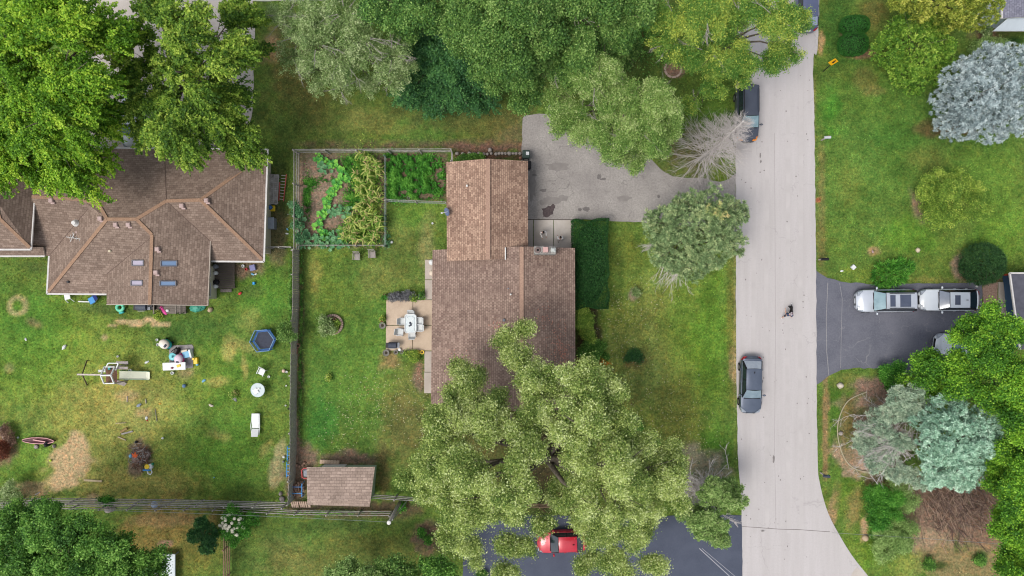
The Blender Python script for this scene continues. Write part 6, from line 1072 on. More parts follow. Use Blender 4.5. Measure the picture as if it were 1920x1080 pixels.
m_ = bpy.data.materials.new('net_black'); m_.use_nodes = True; n_ = m_.node_tree.nodes; l_n = m_.node_tree.links; tcn = n_.new('ShaderNodeTexCoord'); ck = n_.new('ShaderNodeTexChecker'); ck.inputs['Scale'].default_value = 34; tn_ = n_.new('ShaderNodeBsdfTransparent'); mxn = n_.new('ShaderNodeMixShader'); n_['Principled BSDF'].inputs['Base Color'].default_value = (.02, .025, .04, 1); l_n.new(tcn.outputs['Object'], ck.inputs['Vector']); l_n.new(ck.outputs['Fac'], mxn.inputs[0]); l_n.new(n_['Principled BSDF'].outputs[0], mxn.inputs[1]); l_n.new(tn_.outputs[0], mxn.inputs[2]); l_n.new(mxn.outputs[0], n_['Material Output'].inputs['Surface'])
mb = MB(); mb.add([hexp(.98, .58, k) for k in range(6)] + [hexp(1.0, 1.13, k) for k in range(6)], [(k, (k + 1) % 6, 6 + (k + 1) % 6, 6 + k) for k in range(6)]); obj('net', mb, m_, t)
# chairs and tables
def chair(label, x, y, rz, m, name='patio_chair', w_=.56, frame=None, group=None, slats=True):
    t = thing(name, label, 'chair', at(x, y), rz, group); mb = MB(); mb.rbox((0, .02, .42), (w_ - .06, .5, .04), .02); obj('seat', mb, m, t)
    mb = MB(); a = Vector((0, -.24, .44)); b = Vector((0, -.42, .95))
    if slats:
        for i in range(5): x_ = -w_ / 2 + .06 + i * (w_ - .12) / 4; mb.beam(a + Vector((x_, 0, 0)), b + Vector((x_, 0, 0)), .07, .02, up=(0, 1, 0))
        mb.beam(b + Vector((-w_ / 2, 0, 0)), b + Vector((w_ / 2, 0, 0)), .03, .06)
    else: mb.beam(a, b, w_ - .06, .03, up=(0, 1, .3))
    obj('backrest', mb, m, t); f = frame or m
    for sx in (-1, 1):
        for sy in (-.24, .24): mb = MB(); mb.beam((sx * w_ / 2, sy, 0), (sx * (w_ / 2 - .02), sy, .64 if sy > 0 else .62), .035, .035, up=(1, 0, 0)); obj('leg', mb, f, t)
        mb = MB(); mb.beam((sx * w_ / 2, -.3, .65), (sx * w_ / 2, .27, .64), .05, .03); obj('armrest', mb, f, t)
    return t
M_fr = mat('frame_silver', (176, 180, 184), (160, 164, 168), 4, .4, .3)
chair('white slatted plastic chair on the grass above the round garden table', 494, 696, 2.7, M_w, 'garden_chair')
t = thing('garden_table', 'round pale garden table with white things on it in the left yard', 'table', at(489, 729)); mb = MB(); mb.lathe((0, 0, .68), [(.58, 0), (.6, .02), (.6, .04), (.56, .05)], 26); obj('tabletop', mb, mat('pale_glass', (196, 210, 212), (180, 196, 200), 3, .3), t)
for k in range(4): mb = MB(); a = k * PI / 2 + .5; mb.tube([(math.cos(a) * .45, math.sin(a) * .45, 0), (math.cos(a) * .3, math.sin(a) * .3, .68)], .025, 6); obj('leg', mb, M_w, t)
mb = MB(); mb.rbox((0, 0, .78), (.42, .46, .08), .03); mb.beam((-.2, .2, .8), (.42, .0, .84), .1, .05); single('folded_chair', 'white folded plastic seat lying on the round garden table', 'chair', mb, M_w, at(486, 731), .6)
t = thing('sun_lounger', 'white sun lounger on the lawn near the board fence', 'lounger', at(482, 794)); 
mb = MB(); mb.rbox((0, .30, .36), (.62, 1.25, .05), .03); obj('seat', mb, M_w, t); mb = MB(); mb.beam((0, -.38, .36), (0, -1.0, .62), .56, .05, up=(0, .4, 1)); obj('backrest', mb, M_w, t)
for s in (-1, 1): mb = MB(); mb.tube([(s * .32, .9, .3), (s * .34, .3, .34), (s * .38, -.1, .42), (s * .34, -.5, .4), (s * .30, -.9, .42)], .035, 6); obj('armrest', mb, M_w, t)
for sx in (-.27, .27):
    for sy in (.8, -.45): mb = MB(); mb.beam((sx, sy, 0), (sx, sy, .34), .05, .05, up=(1, 0, 0)); obj('leg', mb, M_w, t)
ad = lambda lab, x, y, r: chair(lab, x, y, r, mat('grey_wood', (176, 168, 160), (146, 138, 132), 4, .9, stretch=(9, 1, 1)), 'lawn_chair')
ad('grey wooden lawn chair below the garden, left of two', 671, 482, 3.1, ); ad('grey wooden lawn chair below the garden, right of two', 700, 478, 3.2)
# patio set
t = thing('patio_table', 'white framed glass patio table in the middle of the patio', 'table', at(772, 606)); mb = MB(); mb.rbox((0, 0, .72), (.98, 1.58, .03), .18); obj('tabletop', mb, mat('frosted_glass', (222, 230, 230), (208, 220, 222), 2, .15, spec=.8), t)
mb = MB()
for s in (-1, 1): mb.beam((s * .47, -.68, .745), (s * .47, .68, .745), .06, .03); mb.beam((-.38, s * .77, .745), (.38, s * .77, .745), .06, .03)
for sx in (-1, 1):
    for sy in (-1, 1): mb.beam((sx * .08, sy * .18, .738), (sx * .42, sy * .72, .738), .04, .02); mb.beam((sx * .47, sy * .66, .745), (sx * .36, sy * .77, .745), .06, .03)
obj('frame', mb, M_w, t)
for sx in (-1, 1):
    for sy in (-1, 1): mb = MB(); mb.beam((sx * .4, sy * .68, 0), (sx * .42, sy * .7, .7), .05, .05, up=(1, 0, 0)); obj('leg', mb, M_w, t)
mb = MB(); mb.lathe((0, 0, .74), [(.09, 0), (.09, .03), (.03, .04), (.03, .12)], 12); single('umbrella_base', 'small dark round stand on the glass patio table', 'stand', mb, M_slate, at(771.5, 606) + Vector((0, .06, 0)))
mb = MB(); mb.rbox((0, 0, .77), (.26, .12, .05), .02); mb.ball((.12, .08, .78), (.1, .06, .04), 8); single('ashtray', 'dark cloth and bowl on the glass patio table', 'bowl', mb, M_slate, at(771.5, 609.5), .4)
for lab, x, y, r in (('patio chair at the top end of the glass table', 772, 590, PI), ('patio chair at the lower end of the glass table', 774, 626, 0.05), ('patio chair on the left side of the glass table, pushed in', 757, 602, -PI / 2), ('patio chair on the right side of the glass table, upper one', 787, 601, PI / 2), ('patio chair on the right side of the glass table, lower one', 788, 614, PI / 2), ('patio chair pulled back from the glass table beside the grill', 752, 622, -PI / 2 - .12)):
    chair('pale mesh ' + lab, x, y, r, M_fabric, 'patio_chair', .58, M_fr, 'patio chairs around the glass table', False)
def grill(label, x, y, rz, s=1.0, m=None):
    t = thing('grill', label, 'grill', at(x, y), rz); mb = MB(); n = 8; vs = []
    for i in range(n + 1):
        a = PI * i / n; vs += [(-.36 * s, -math.cos(a) * .26 * s, .78 + math.sin(a) * .22 * s), (.36 * s, -math.cos(a) * .26 * s, .78 + math.sin(a) * .22 * s)]
    mb.add(vs, [(2 * i, 2 * i + 1, 2 * i + 3, 2 * i + 2) for i in range(n)] + [tuple(2 * i for i in range(n + 1)), tuple(2 * i + 1 for i in range(n, -1, -1))]); obj('lid', mb, m or M_slate, t, False)
    mb = MB(); mb.rbox((0, 0, .68), (.74 * s, .54 * s, .2), .03); obj('firebox', mb, M_trim, t)
    for sx in (-1, 1): mb = MB(); mb.rbox((sx * .5 * s, 0, .76), (.24 * s, .46 * s, .03), .01); obj('side_shelf', mb, M_trim if sx < 0 else M_greyp, t)
    mb = MB(); mb.tube([(-.25 * s, -.30 * s, .86), (.25 * s, -.30 * s, .86)], .018, 6); obj('handle', mb, M_rim, t)
    for sx in (-.32, .32):
        for sy in (-.2, .2): mb = MB(); mb.beam((sx * s, sy * s, 0), (sx * s, sy * s, .6), .04, .04, up=(1, 0, 0)); obj('leg', mb, M_trim, t)
grill('dark grill with side shelves on the lower left corner of the patio', 739, 646, 0, .95)
grill('large slate grey grill with white handle at the foot of the gable end', 275, 575, 0, 1.15, mat('grill_cover', (86, 92, 106), (74, 80, 92), 3, .6))
mb = MB(); mb.rbox((0, 0, .35), (.7, .6, .7), .05); mb.rbox((.1, .1, .78), (.4, .3, .16), .03); single('storage_box', 'black lidded box beside the large slate grill', 'box', mb, M_trim, at(289, 574))
def pot(label, x, y, r, h_, m, soil=True, pl=None, seed=1, name='flower_pot'):
    t = thing(name, label, 'pot', at(x, y)); mb = MB(); mb.lathe((0, 0, 0), [(r * .72, 0), (r * .95, h_ - .05), (r * 1.06, h_ - .04), (r * 1.06, h_), (r * .9, h_), (r * .88, h_ - .06)], 18); obj('rim', mb, m, t, False); mb = MB(); mb.lathe((0, 0, h_ - .07), [(r * .89, 0), (r * .5, .01), (.001, .02)], 14); obj('soil', mb, M_earth, t)
    if pl:
        c = at(x, y); rr = r * .75; crown_mesh('plant', [(c.x, c.y, h_ + .08, rr, rr, .14)], 16, 'shrub', pl, t, c, seed, 0)
    return t
pot('wide clay pot at the top left corner of the patio', 724, 557, .27, .32, M_terra, pl=LF['shrubg'], seed=1)
pot('wide clay pot at the top of the patio beside the house walk', 791, 554, .27, .34, M_greypot, pl=LF['dark'], seed=2)
pot('small grey pot between the grey border plants and the wide pot', 782.5, 559, .15, .2, M_greypot)
pot('pot with red rim and green plant left of the patio, upper of two', 718, 598, .24, .3, mat('red_pot', (186, 70, 80), (160, 60, 70), 5, .6), pl=LF['chart'], seed=3)
pot('wide grey pot left of the patio, lower of two', 718, 610, .27, .32, M_greypot)
pot('wide grey pot at the lower left corner of the patio', 725, 661, .27, .34, M_greypot)
pot('dull pot on the lower patio edge next to the corner pot', 743, 660, .19, .25, M_greypot); pot('dull small pot on the lower patio edge by the white bowl', 754, 660, .16, .22, M_greypot)
pot('pot with yellow green plant on the lower patio edge', 765, 661, .25, .32, M_greypot, pl=LF['chart'], seed=4)
pot('bright yellow pot below the patio, left of two', 784, 660, .17, .22, M_yel); pot('bright yellow pot below the patio, right of two', 792, 660, .17, .22, M_yel)
mb = MB(); mb.lathe((0, 0, 0), [(.06, 0), (.1, .3), (.12, .34), (.0, .34)], 12); single('bowl', 'small white round bowl on the lower patio edge', 'bowl', mb, M_w, at(750, 655))
pot('terracotta pot on the right side of the board fence below the sapling', 560, 648, .2, .25, M_terra); pot('faded round ring pot alone in the middle lawn', 617, 708, .26, .22, M_greypot, pl=LF['chart'], seed=6, name='tree_ring')
pot('small pot on the garden fence rail by the house plot', 766, 371.5, .13, .16, M_greypot)
for i, (x, y, lab) in enumerate([(810, 492, 'white round lamp dome on the walk beside the house, upper'), (811, 512, 'cream round lamp dome on the walk beside the house, lower')]): mb = MB(); mb.ball((0, 0, .25), (.26, .26, .25), 12); single('round_cushion', lab, 'stool', mb, M_w if i == 0 else mat('cream_lid', (244, 226, 204), None, 4, .6), at(x, y), smooth=True)
# round brick planter
c = at(625, 608); t = thing('round_planter', 'round planter ringed with pale bricks in the middle lawn', 'planter', c); mb = MB()
for k in range(28): a = 6.283 * k / 28; mb.rbox((math.cos(a) * .78, math.sin(a) * .78, .12), (.2, .15, .26), .02, a)
obj('brick_ring', mb, M_brickr, t); mb = MB(); mb.lathe((0, 0, .14), [(.72, 0), (.4, .03), (.001, .04)], 20); obj('soil', mb, M_earth, t)
for i, (x, y) in enumerate(((622, 596), (629, 598))): pot('small brown pot inside the brick planter, ' + ('left' if i == 0 else 'right'), x, y, .13, .3, M_terra)
tree('low_plant', 'small yellowish plants inside the round brick planter', 'plant', [(632, 607, .3, 4, .6), (628, 618, .3, 4, .6)], 'shrub', 46, LF['chart'], seed=72, trunk_r=.01, jit=0)
# stone rows
rnd = random.Random(3); st = [(857, 288, .13), (868, 288, .11), (880, 288, .14), (889, 288, .12), (898, 288, .12), (907, 289, .13), (914, 289, .11), (921, 288, .11), (930, 289, .14), (936, 288, .13), (942, 288, .13), (948, 288, .11), (955, 288, .15), (962, 288, .11), (968, 288, .12), (975, 288, .12)]
for i, (x, y, r) in enumerate(st): mb = MB(); mb.rock((0, 0, .05), (r * 1.35, r * 1.25, .14), rnd); single('edging_stone', 'pale rounded stone in the row edging the bed above the garage', 'stone', mb, M_stonec, at(x, y), group='stones along the bed above the garage', smooth=True)
def rock(label, x, y, r, h_=.2, m=None, name='rock', ry=None): mb = MB(); mb.rock((0, 0, h_ * .3), (r, ry or r, h_), rnd); return single(name, label, 'rock', mb, m or M_stonec, at(x, y), rnd.uniform(0, 3), smooth=True)
rock('larger round stone standing in front of the stone row', 919, 282, .22, .25); rock('pale rock on the corner verge below the dark driveway', 1574, 722, .3, .35, mat('pale_rock', (224, 214, 196), (196, 184, 164), 8, .9)); rock('pale flat rock on the east lawn above the parked cars', 1720, 469, .22, .2, mat('pale_rock2', (226, 212, 182), None, 8, .9))
rock('grey rock in the daylily clump', 1684, 497, .38, .35); rock('yellowish stone at the edge of the daylily clump', 1687, 511, .16, .2, mat('yellow_stone', (214, 190, 120), None, 8)); rock('tan rock by the thin wire left of the tangled shrub', 1622, 1008, .28, .25, mat('tan_rock', (206, 180, 150), None, 8))
rock('white stone at the rim of the mulch bed under the thin pine', 1576, 812, .2, .2); rock('square pale stone left of the striped kayak', 69, 837, .22, .16); rock('pale upright stone right of the striped kayak', 103, 836, .2, .25, ry=.11); rock('pale stone block at the left edge above the dry bush', 3, 804, .25, .3); rock('sandstone block beside the corner of the green tarp', 395, 581, .24, .3, mat('sand_stone', (214, 190, 160), (190, 164, 136), 7, .9)); rock('white stone at the corner of the bottom rail fence', 530, 935, .26, .3); rock('second pale stone against the bottom fence corner', 527, 925, .18, .3)
for i in range(7): mb = MB(); mb.rbox((0, 0, .08), (.36, .24, .2), .03); single('paving_block', 'tan stone block in the short row above the shed roof', 'stone', mb, mat('tan_block', (214, 190, 164), (186, 158, 136), 8, .9), at(603 + i * 5.2, 865 + .3 * i), 1.5 + .1 * (i % 3), group='stone blocks above the shed')
# mulch rings with edging
def ring(label, x, y, r, n, m, name='edging_ring', a0=0, a1=6.283, bw=.16): 
    mb = MB()
    for k in range(n): a = a0 + (a1 - a0) * k / n; mb.rbox((math.cos(a) * r, math.sin(a) * r, .05), (bw, (a1 - a0) * r / n * .9, .12), .015, a)
    return single(name, label, 'edging', mb, m, at(x, y))
ring('octagonal stone edging round the bed at the foot of the grove', 1262, 130, .68, 8, mat('edge_stone', (202, 178, 160), (176, 150, 134), 7, .9), a0=2.4, a1=7.2); ring('pale ring of fire pit blocks at the left edge', -3, 824, .5, 14, M_brickr)
mb = MB(); pts = [P(1700 - 128 + 0, 0)] if False else [P(x, y, .06) for x, y in smooth_line([(1625, 735), (1590, 752), (1572, 790), (1573, 830), (1588, 866), (1612, 882), (1650, 886)], 6)]; mb.tube([p - at(1600, 820) for p in pts], .045, 6); single('bed_edging', 'thin pale edging strip round the left side of the pine bed', 'edging', mb, mat('edge_strip', (190, 180, 150), None, 6), at(1600, 820))
# south side clutter
t = thing('garden_chair', 'white plastic chair lying by the wall under the brown roof edge', 'chair', at(132, 556), .2); mb = MB(); mb.rbox((0, 0, .42), (.5, .5, .04), .02); obj('seat', mb, M_w, t)
for sx in (-.22, .22):
    for sy in (-.3, .22): mb = MB(); mb.beam((sx, sy * .7, .42), (sx * 1.2, sy * 1.6, .02), .05, .05); obj('leg', mb, M_w, t)
t = thing('beach_chair', 'blue and navy folding chair beside the house wall', 'chair', at(176, 563), .5); mb = MB(); mb.rbox((0, 0, .3), (.5, .55, .05), .02); obj('seat', mb, M_blue, t); mb = MB(); mb.beam((.25, .05, .32), (.75, .05, .7), .5, .04, up=(0, 0, 1)); obj('backrest', mb, mat('navy_cloth', (36, 50, 120), None, 4, .7), t); mb = MB(); mb.tube([(-.3, -.3, 0), (.2, -.3, .35), (.75, -.25, .75)], .02, 5); mb.tube([(-.3, .3, 0), (.2, .3, .35), (.75, .3, .75)], .02, 5); obj('frame', mb, M_rim, t)
mb = MB(); mb.rbox((0, 0, .12), (1.1, .11, .06), .02); single('white_pole', 'white bar lying left of the blue folding chair', 'pole', mb, M_w, at(160, 565.5), -.03)
t = thing('toy_ring', 'mint green toy ring with teal base under the left eave of the wing', 'toy', at(229, 576), .3); mb = MB(); [mb.tube([(math.cos(a) * .28, math.sin(a) * .28, .3) for a in [6.283 * k / 16 for k in range(17)]], .13, 8)]; obj('ring', mb, M_mint, t, True); mb = MB(); mb.rbox((-.1, -.35, .15), (.4, .35, .2), .05); obj('base', mb, M_teal, t)
t = thing('ride_on_toy', 'hot pink ride on toy by the small grey deck steps', 'toy', at(311, 584), -.9); mb = MB(); mb.ball((0, 0, .25), (.36, .16, .14), 10); mb.ball((-.36, .04, .32), (.18, .16, .14), 8); obj('body', mb, M_pink, t, True); mb = MB(); mb.tube([(-.35, -.16, .5), (-.35, .2, .5)], .025, 6); obj('handlebar', mb, M_trim, t)
mb = MB(); mb.rock((0, 0, .1), (.75, .42, .5), random.Random(5)); single('tarp', 'green tarp heaped over things at the right end of the gable wall', 'tarp', mb, mat('tarp_green', (90, 180, 156), (60, 140, 120), 2.5, .5, bump=.6), at(371, 577), 0, smooth=False)
mb = MB(); mb.ball((0, 0, .35), (.16, .13, .12), 8); single('white_bucket', 'small white bucket beside the pink toy', 'bucket', mb, M_w, at(318, 582))
tree('low_plant', 'yellow green weeds in front of the small grey deck', 'plant', [(297, 592, .3, 6, .5)], 'shrub', 46, LF['chart'], seed=73, trunk_r=.01, jit=1)
# east side of the house
t = thing('wooden_pallet', 'grey slatted wooden panel leaning at the right wall of the brown house', 'pallet', at(515, 356), -.05); mb = MB()
for i in range(16): mb.box((0, -1.2 + i * .16, .35), (.78, .145, .03))
obj('slat', mb, M_fence, t); mb = MB(); mb.box((.05, 0, .38), (.06, 2.5, .03)); mb.box((.42, 0, .38), (.05, 2.5, .03)); obj('batten', mb, mat('pale_batten', (190, 186, 180), None, 6), t)
for sx in (-.34, .34):
    for sy in (-1.1, 1.1): mb = MB(); mb.box((sx, sy, .17), (.08, .08, .33)); obj('leg', mb, M_fence, t)
t = thing('ladder', 'orange red ladder with pale rungs on the grass by the brown house', 'ladder', at(531, 352), -.12)
for s in (-.2, .2): mb = MB(); mb.beam((s, -1.15, .1), (s * 1.2, 1.15 if s > 0 else .4, .3), .07, .05); obj('side_rail', mb, mat('ladder_red', (206, 100, 90), (190, 84, 76), 4, .5), t)
for i in range(9): mb = MB(); y_ = -1.0 + i * .25; mb.beam((-.2, y_, .12 + .02 * i), (.22, y_, .12 + .02 * i), .05, .03); obj('rung', mb, mat('rung_pale', (214, 206, 196), None, 4, .5), t)
t = thing('toy_wagon', 'blue and yellow plastic toy against the right wall of the brown house', 'toy', at(511, 391)); mb = MB(); mb.rbox((0, 0, .15), (.55, .5, .1), .04); obj('tray', mb, M_yel, t); mb = MB(); mb.ball((-.1, .05, .35), (.24, .2, .18), 10); obj('seat', mb, mat('deep_blue', (60, 110, 170), None, 4, .4), t, True)
t = thing('storage_bin', 'grey plastic lidded bin against the right wall of the brown house', 'bin', at(513, 420)); mb = MB(); mb.rbox((0, 0, .35), (.52, .95, .7), .05); obj('body', mb, M_greyp, t); mb = MB(); mb.rbox((0, .02, .73), (.56, .98, .06), .04); obj('lid', mb, mat('bin_lid', (170, 178, 188), (150, 158, 170), 3, .5), t)
for x, y, r, m, nm, lab in ((410, 500, .2, M_greyp, 'bucket', 'grey round tub on the dark corner deck, nearest the roof'), (410, 512, .17, M_w, 'bucket', 'white jug on the dark corner deck below the grey tub'), (411, 529, .24, M_trim, 'kettle_grill', 'round black kettle grill on the dark corner deck'), (410, 537, .17, M_w, 'bucket', 'white bucket on the dark corner deck, lowest item')):
    mb = MB(); mb.lathe((0, 0, .37), [(r * .85, 0), (r, .3), (r * .9, .34), (r * .3, .38)], 14); single(nm, lab, 'bucket' if nm == 'bucket' else 'grill', mb, m, at(x, y))
mb = MB(); mb.rbox((0, 0, .12), (.2, .24, .22), .04); single('bucket', 'bright blue bucket on the grass right of the corner deck', 'bucket', mb, mat('bright_blue', (70, 190, 250), (30, 120, 210), 8, .4), at(477, 531))
mb = MB(); mb.ball((0, 0, .1), (.18, .12, .1), 8); single('red_ball', 'red toy on the grass below the blue bucket', 'toy', mb, mat('coral', (240, 80, 80), None, 4, .4), at(451, 550), .7, smooth=True)
litter = [(457, 499, .14, M_w, 'bottle', 'white bottle in the clutter under the house corner'), (463, 505, .12, M_red, 'can', 'dull red can in the clutter under the house corner'), (475, 502, .22, mat('lilac', (150, 150, 196), None, 4), 'lid', 'lilac lid in the clutter under the house corner'), (474, 514, .16, M_lb, 'wrapper', 'light blue wrapper on the bare patch by the house corner'), (480, 514, .13, M_w, 'wrapper', 'white wrapper on the bare patch by the house corner'),
 (540, 402, .06, M_w, 'bag', 'tiny white scrap between the brown house and garden fence'), (539, 430, .13, M_lb, 'bag', 'pale blue scrap near the garden fence, upper'), (538, 438, .15, M_w, 'bag', 'white scrap near the garden fence, lower'), (121, 651, .28, M_w, 'shoe', 'white shoe shaped toy on the left lawn'), (49, 636, .16, M_w, 'stick', 'short white stick far left on the lawn'), (222, 668, .09, M_w, 'cup', 'white scrap above the play tower'), (276, 679, .2, M_w, 'toy', 'white toy sword right of the play tower'), (246, 694, .13, M_w, 'cup', 'white cup above the slide'),
 (296, 637, .11, M_w, 'cup', 'white cup left of the cream toy car, upper'), (298, 646, .13, M_w, 'cup', 'white cup left of the cream toy car, lower'), (325, 699, .14, M_w, 'cup', 'white scrap below the folding table'), (371, 683, .12, M_lb, 'ball', 'pale blue ball beside the yellow toy box'), (347, 723, .17, mat('steel_blue', (110, 140, 176), None, 4, .4), 'ball', 'steel blue ball on the lawn below the play mat'), (382, 714, .2, M_lb, 'wrapper', 'light blue wrapper on the lawn right of the steel blue ball'),
 (505, 706, .11, M_w, 'cup', 'white cup beside the white slatted chair'), (533, 695, .16, mat('peach', (246, 214, 196), None, 4), 'ball', 'pale pink ball at the foot of the board fence'), (538, 697, .1, M_w, 'cup', 'white scrap beside the pink ball at the fence'), (537, 723, .07, M_w, 'cup', 'tiny white cup at the fence below the pink ball'), (536, 760, .07, M_w, 'cup', 'tiny white cup at the fence near the lounger'), (396, 760, .2, mat('ivory2', (226, 216, 196), None, 4), 'wrapper', 'cream wrapper on the middle of the left lawn'),
 (261, 760, .24, mat('grey_blue', (160, 172, 186), None, 4), 'toy', 'grey blue toy on the bare patch in the left lawn'), (275, 784, .17, M_w, 'rocket_toy', 'white toy with red tip on the dry grass'), (276, 788, .1, M_red, 'toy_tip', 'red tip lying against the white toy on dry grass'), (300, 757, .1, mat('orange_p', (250, 190, 80), None, 4), 'toy', 'small orange toy on the dry grass'), (306, 821, .1, M_w, 'ball', 'white ball right of the debris heap'), (257, 828, .13, M_trim, 'ball', 'dark ball above the debris heap'), (247, 854, .16, M_lb, 'ball', 'pale blue toy left of the debris heap'),
 (35, 820, .09, M_w, 'ball', 'white ball left of the striped kayak'), (96, 863, .1, mat('lime', (214, 246, 80), None, 4), 'ball', 'lime ball below the striped kayak'), (533, 856, .12, M_w, 'ball', 'white ball at the fence beside the blue frames'), (532, 865, .1, M_greyp, 'ball', 'grey ball at the fence beside the blue frames'), (402, 895, .06, M_lb, 'ball', 'tiny blue ball on the green lawn above the bottom fence'), (205, 936, .1, M_w, 'cup', 'white cup in the vine on the bottom fence'),
 (735, 454, .12, M_w, 'ball', 'white ball at the lower right corner of the garden'), (630, 407, .06, M_w, 'marker', 'tiny white marker on the garden soil'), (811, 419, .09, M_w, 'cup', 'white scrap on the grass left of the garage'), (1599, 501, .16, M_w, 'utility_box', 'small white square box on the corner of the east lawn'), (1578, 508, .16, M_w, 'bag', 'white torn scrap beside the dark driveway corner'), (1830, 537, .09, M_w, 'cup', 'white cup on the dark driveway by the mulch strip'), (1636, 472, .14, mat('dusty_pink', (186, 160, 160), None, 6), 'dry_plant_tag', 'greyish flower remains on the bare spot of the east lawn'),
 (1884, 517, .17, mat('orange_red', (246, 100, 60), None, 5), 'watering_can', 'orange red pot at the corner of the flat roofed garage'), (560, 489, .1, M_w, 'cap', 'white cap beside the board fence below the garden'), (554, 658, .2, M_terra, 'brick', 'reddish brick at the foot of the board fence')]
for i, (x, y, r, m, nm, lab) in enumerate(litter):
    mb = MB()
    if nm in ('ball', 'red_ball'): mb.ball((0, 0, r * .95), r, 10)
    elif nm in ('cup', 'can', 'bottle', 'watering_can'): mb.lathe((0, 0, 0), [(r * .8, 0), (r, r * 1.6), (r * .85, r * 1.6), (r * .7, r * .5)], 12)
    elif nm in ('utility_box', 'brick', 'lid'): mb.rbox((0, 0, r * .6), (r * 2.2, r * 2.1, r * 1.2), .02)
    else: mb.rock((0, 0, r * .2), (r, r * .55, r * .6), random.Random(i))
    single(nm, lab, 'litter' if nm in ('wrapper', 'bag', 'bottle', 'can', 'cup') else nm.replace('_', ' '), mb, m, at(x, y), i * .9, smooth=nm == 'ball')
# logs, planks
def plank(label, x, y, L_, w_, rz, m, name='plank', h_=.06): mb = MB(); mb.rbox((0, 0, h_ / 2 + .01), (L_, w_, h_), .012); return single(name, label, 'plank', mb, m, at(x, y), rz)
plank('long pale plank lying on dry grass near the bottom fence', 175, 901, 1.55, .17, -.06, mat('pale_plank', (216, 198, 160), (190, 170, 134), 4, .9)); plank('grey plank beside the short log on the left lawn', 239, 811, 1.0, .14, .25, M_fence); plank('thin plank below the short log on the left lawn', 229, 822, .75, .09, -.4, mat('thin_plank', (200, 184, 156), None, 4)); plank('thin stick above the short log on the left lawn', 227, 793, .9, .05, .05, mat('thin_plank', (200, 184, 156), None, 4)); plank('small board leaning by the bottom fence left of the straw patch', 71, 925, .5, .1, .5, M_fence)
plank('short white stake on the bare patch of the left lawn', 239, 748, .06, .5, 0, M_lw, 'stake'); plank('second white stake right of the grey blue toy', 274, 752, .05, .4, .1, M_lw, 'stake'); plank('thin dark rod on the dry grass', 293, 778, .04, 1.1, .15, M_fenced, 'rod')
mb = MB(); mb.tube([(-.28, -.16, .12), (.28, .16, .12)], .12, 10); single('log', 'short cut log on the left lawn', 'log', mb, mat('cut_log', (176, 152, 98), (136, 112, 72), 6, .9), at(234, 806))
mb = MB(); rnd = random.Random(2); [mb.rbox((0, 0, .08), (.22, .14, .15), .03) for _ in range(1)]; single('brick', 'pinkish block on top of the board fence end by the blue frames', 'brick', mb, mat('pink_brick', (226, 190, 176), None, 5), at(549, 833, 0) )
# striped kayak
mb = MB(); pr = [(-1.35, .04, .28), (-1.1, .14, .3), (-.6, .24, .27), (0, .27, .25), (.7, .24, .25), (1.15, .12, .3), (1.38, .02, .34)]; vs = []
for x, w_, z in pr: vs += [(x, -w_, z), (x, -w_ * .7, .04), (x, w_ * .7, .04), (x, w_, z), (x, w_ * .8, z - .04), (x, 0, z - (.16 if abs(x) < .9 else 0)), (x, -w_ * .8, z - .04)]
mb.add(vs, [(i * 7 + j, i * 7 + (j + 1) % 7, (i + 1) * 7 + (j + 1) % 7, (i + 1) * 7 + j) for i in range(6) for j in range(7)]); t = thing('kayak', 'slim maroon and pink boat lying on the left lawn', 'boat', at(76, 825), -.03); o = obj('hull', mb, mat('maroon_hull', (110, 64, 70), (84, 44, 52), 2, .5), t, True); mb = MB()
for s in (-1, 1): mb.tube([(x, s * w_ * .95, z + .02) for x, w_, z in pr], .035, 6)
mb.beam((-.5, .05, .2), (.6, -.08, .28), .08, .06); obj('gunwale', mb, mat('pink_trim', (240, 182, 180), None, 4, .5), t)
mb = MB(); mb.rbox((0, 0, .2), (.34, .4, .35), .08); mb.ball((0, -.05, .42), (.14, .14, .12), 8); single('black_bucket', 'black lidded bucket beside the maroon boat', 'bucket', mb, M_trim, at(91, 832), .5)
# debris heap
rnd = random.Random(12); mb = MB()
for i in range(150):
    x = 262 + rnd.gauss(0, 9); y = 856 + rnd.gauss(0, 10); a = rnd.uniform(0, 3.14); L_ = rnd.uniform(.2, .8); z = max(.03, .35 - ((x - 266) ** 2 + (y - 852) ** 2) / 500 * .3 + rnd.uniform(-.05, .05)); c = at(x, y, z); d = Vector((math.cos(a), math.sin(a), rnd.uniform(-.2, .2))) * L_ / 2; mb.tube([c - d, c + d], [.025, .012], 4, rnd.randrange(3), cap=False)
o = obj('ash_heap', mb, [M_fence, mat('rust_twig', (150, 104, 74), (120, 80, 60), 6), mat('dark_twig', (96, 80, 70), (76, 60, 54), 6)]); o['kind'] = 'stuff'; o['label'] = 'heap of sticks and ash in the left yard'
mb = MB(); mb.rock((0, 0, .15), (.85, .75, .22), rnd); single('fire_pit_mound', 'grey brown mound of burnt debris under the sticks', 'mound', mb, mat('ash', (156, 136, 128), (116, 92, 82), 5, 1, bump=.8), at(266, 854), smooth=True)
mb = MB(); [mb.beam((math.cos(a) * .3, math.sin(a) * .3, .3), (-math.cos(a) * .2, -math.sin(a) * .2, .34), .12, .05) for a in (.3, 1.5, 2.6)]; single('toy', 'orange crab like toy on the debris heap', 'toy', mb, mat('orange_toy', (240, 120, 60), (220, 90, 50), 6), at(257, 853))
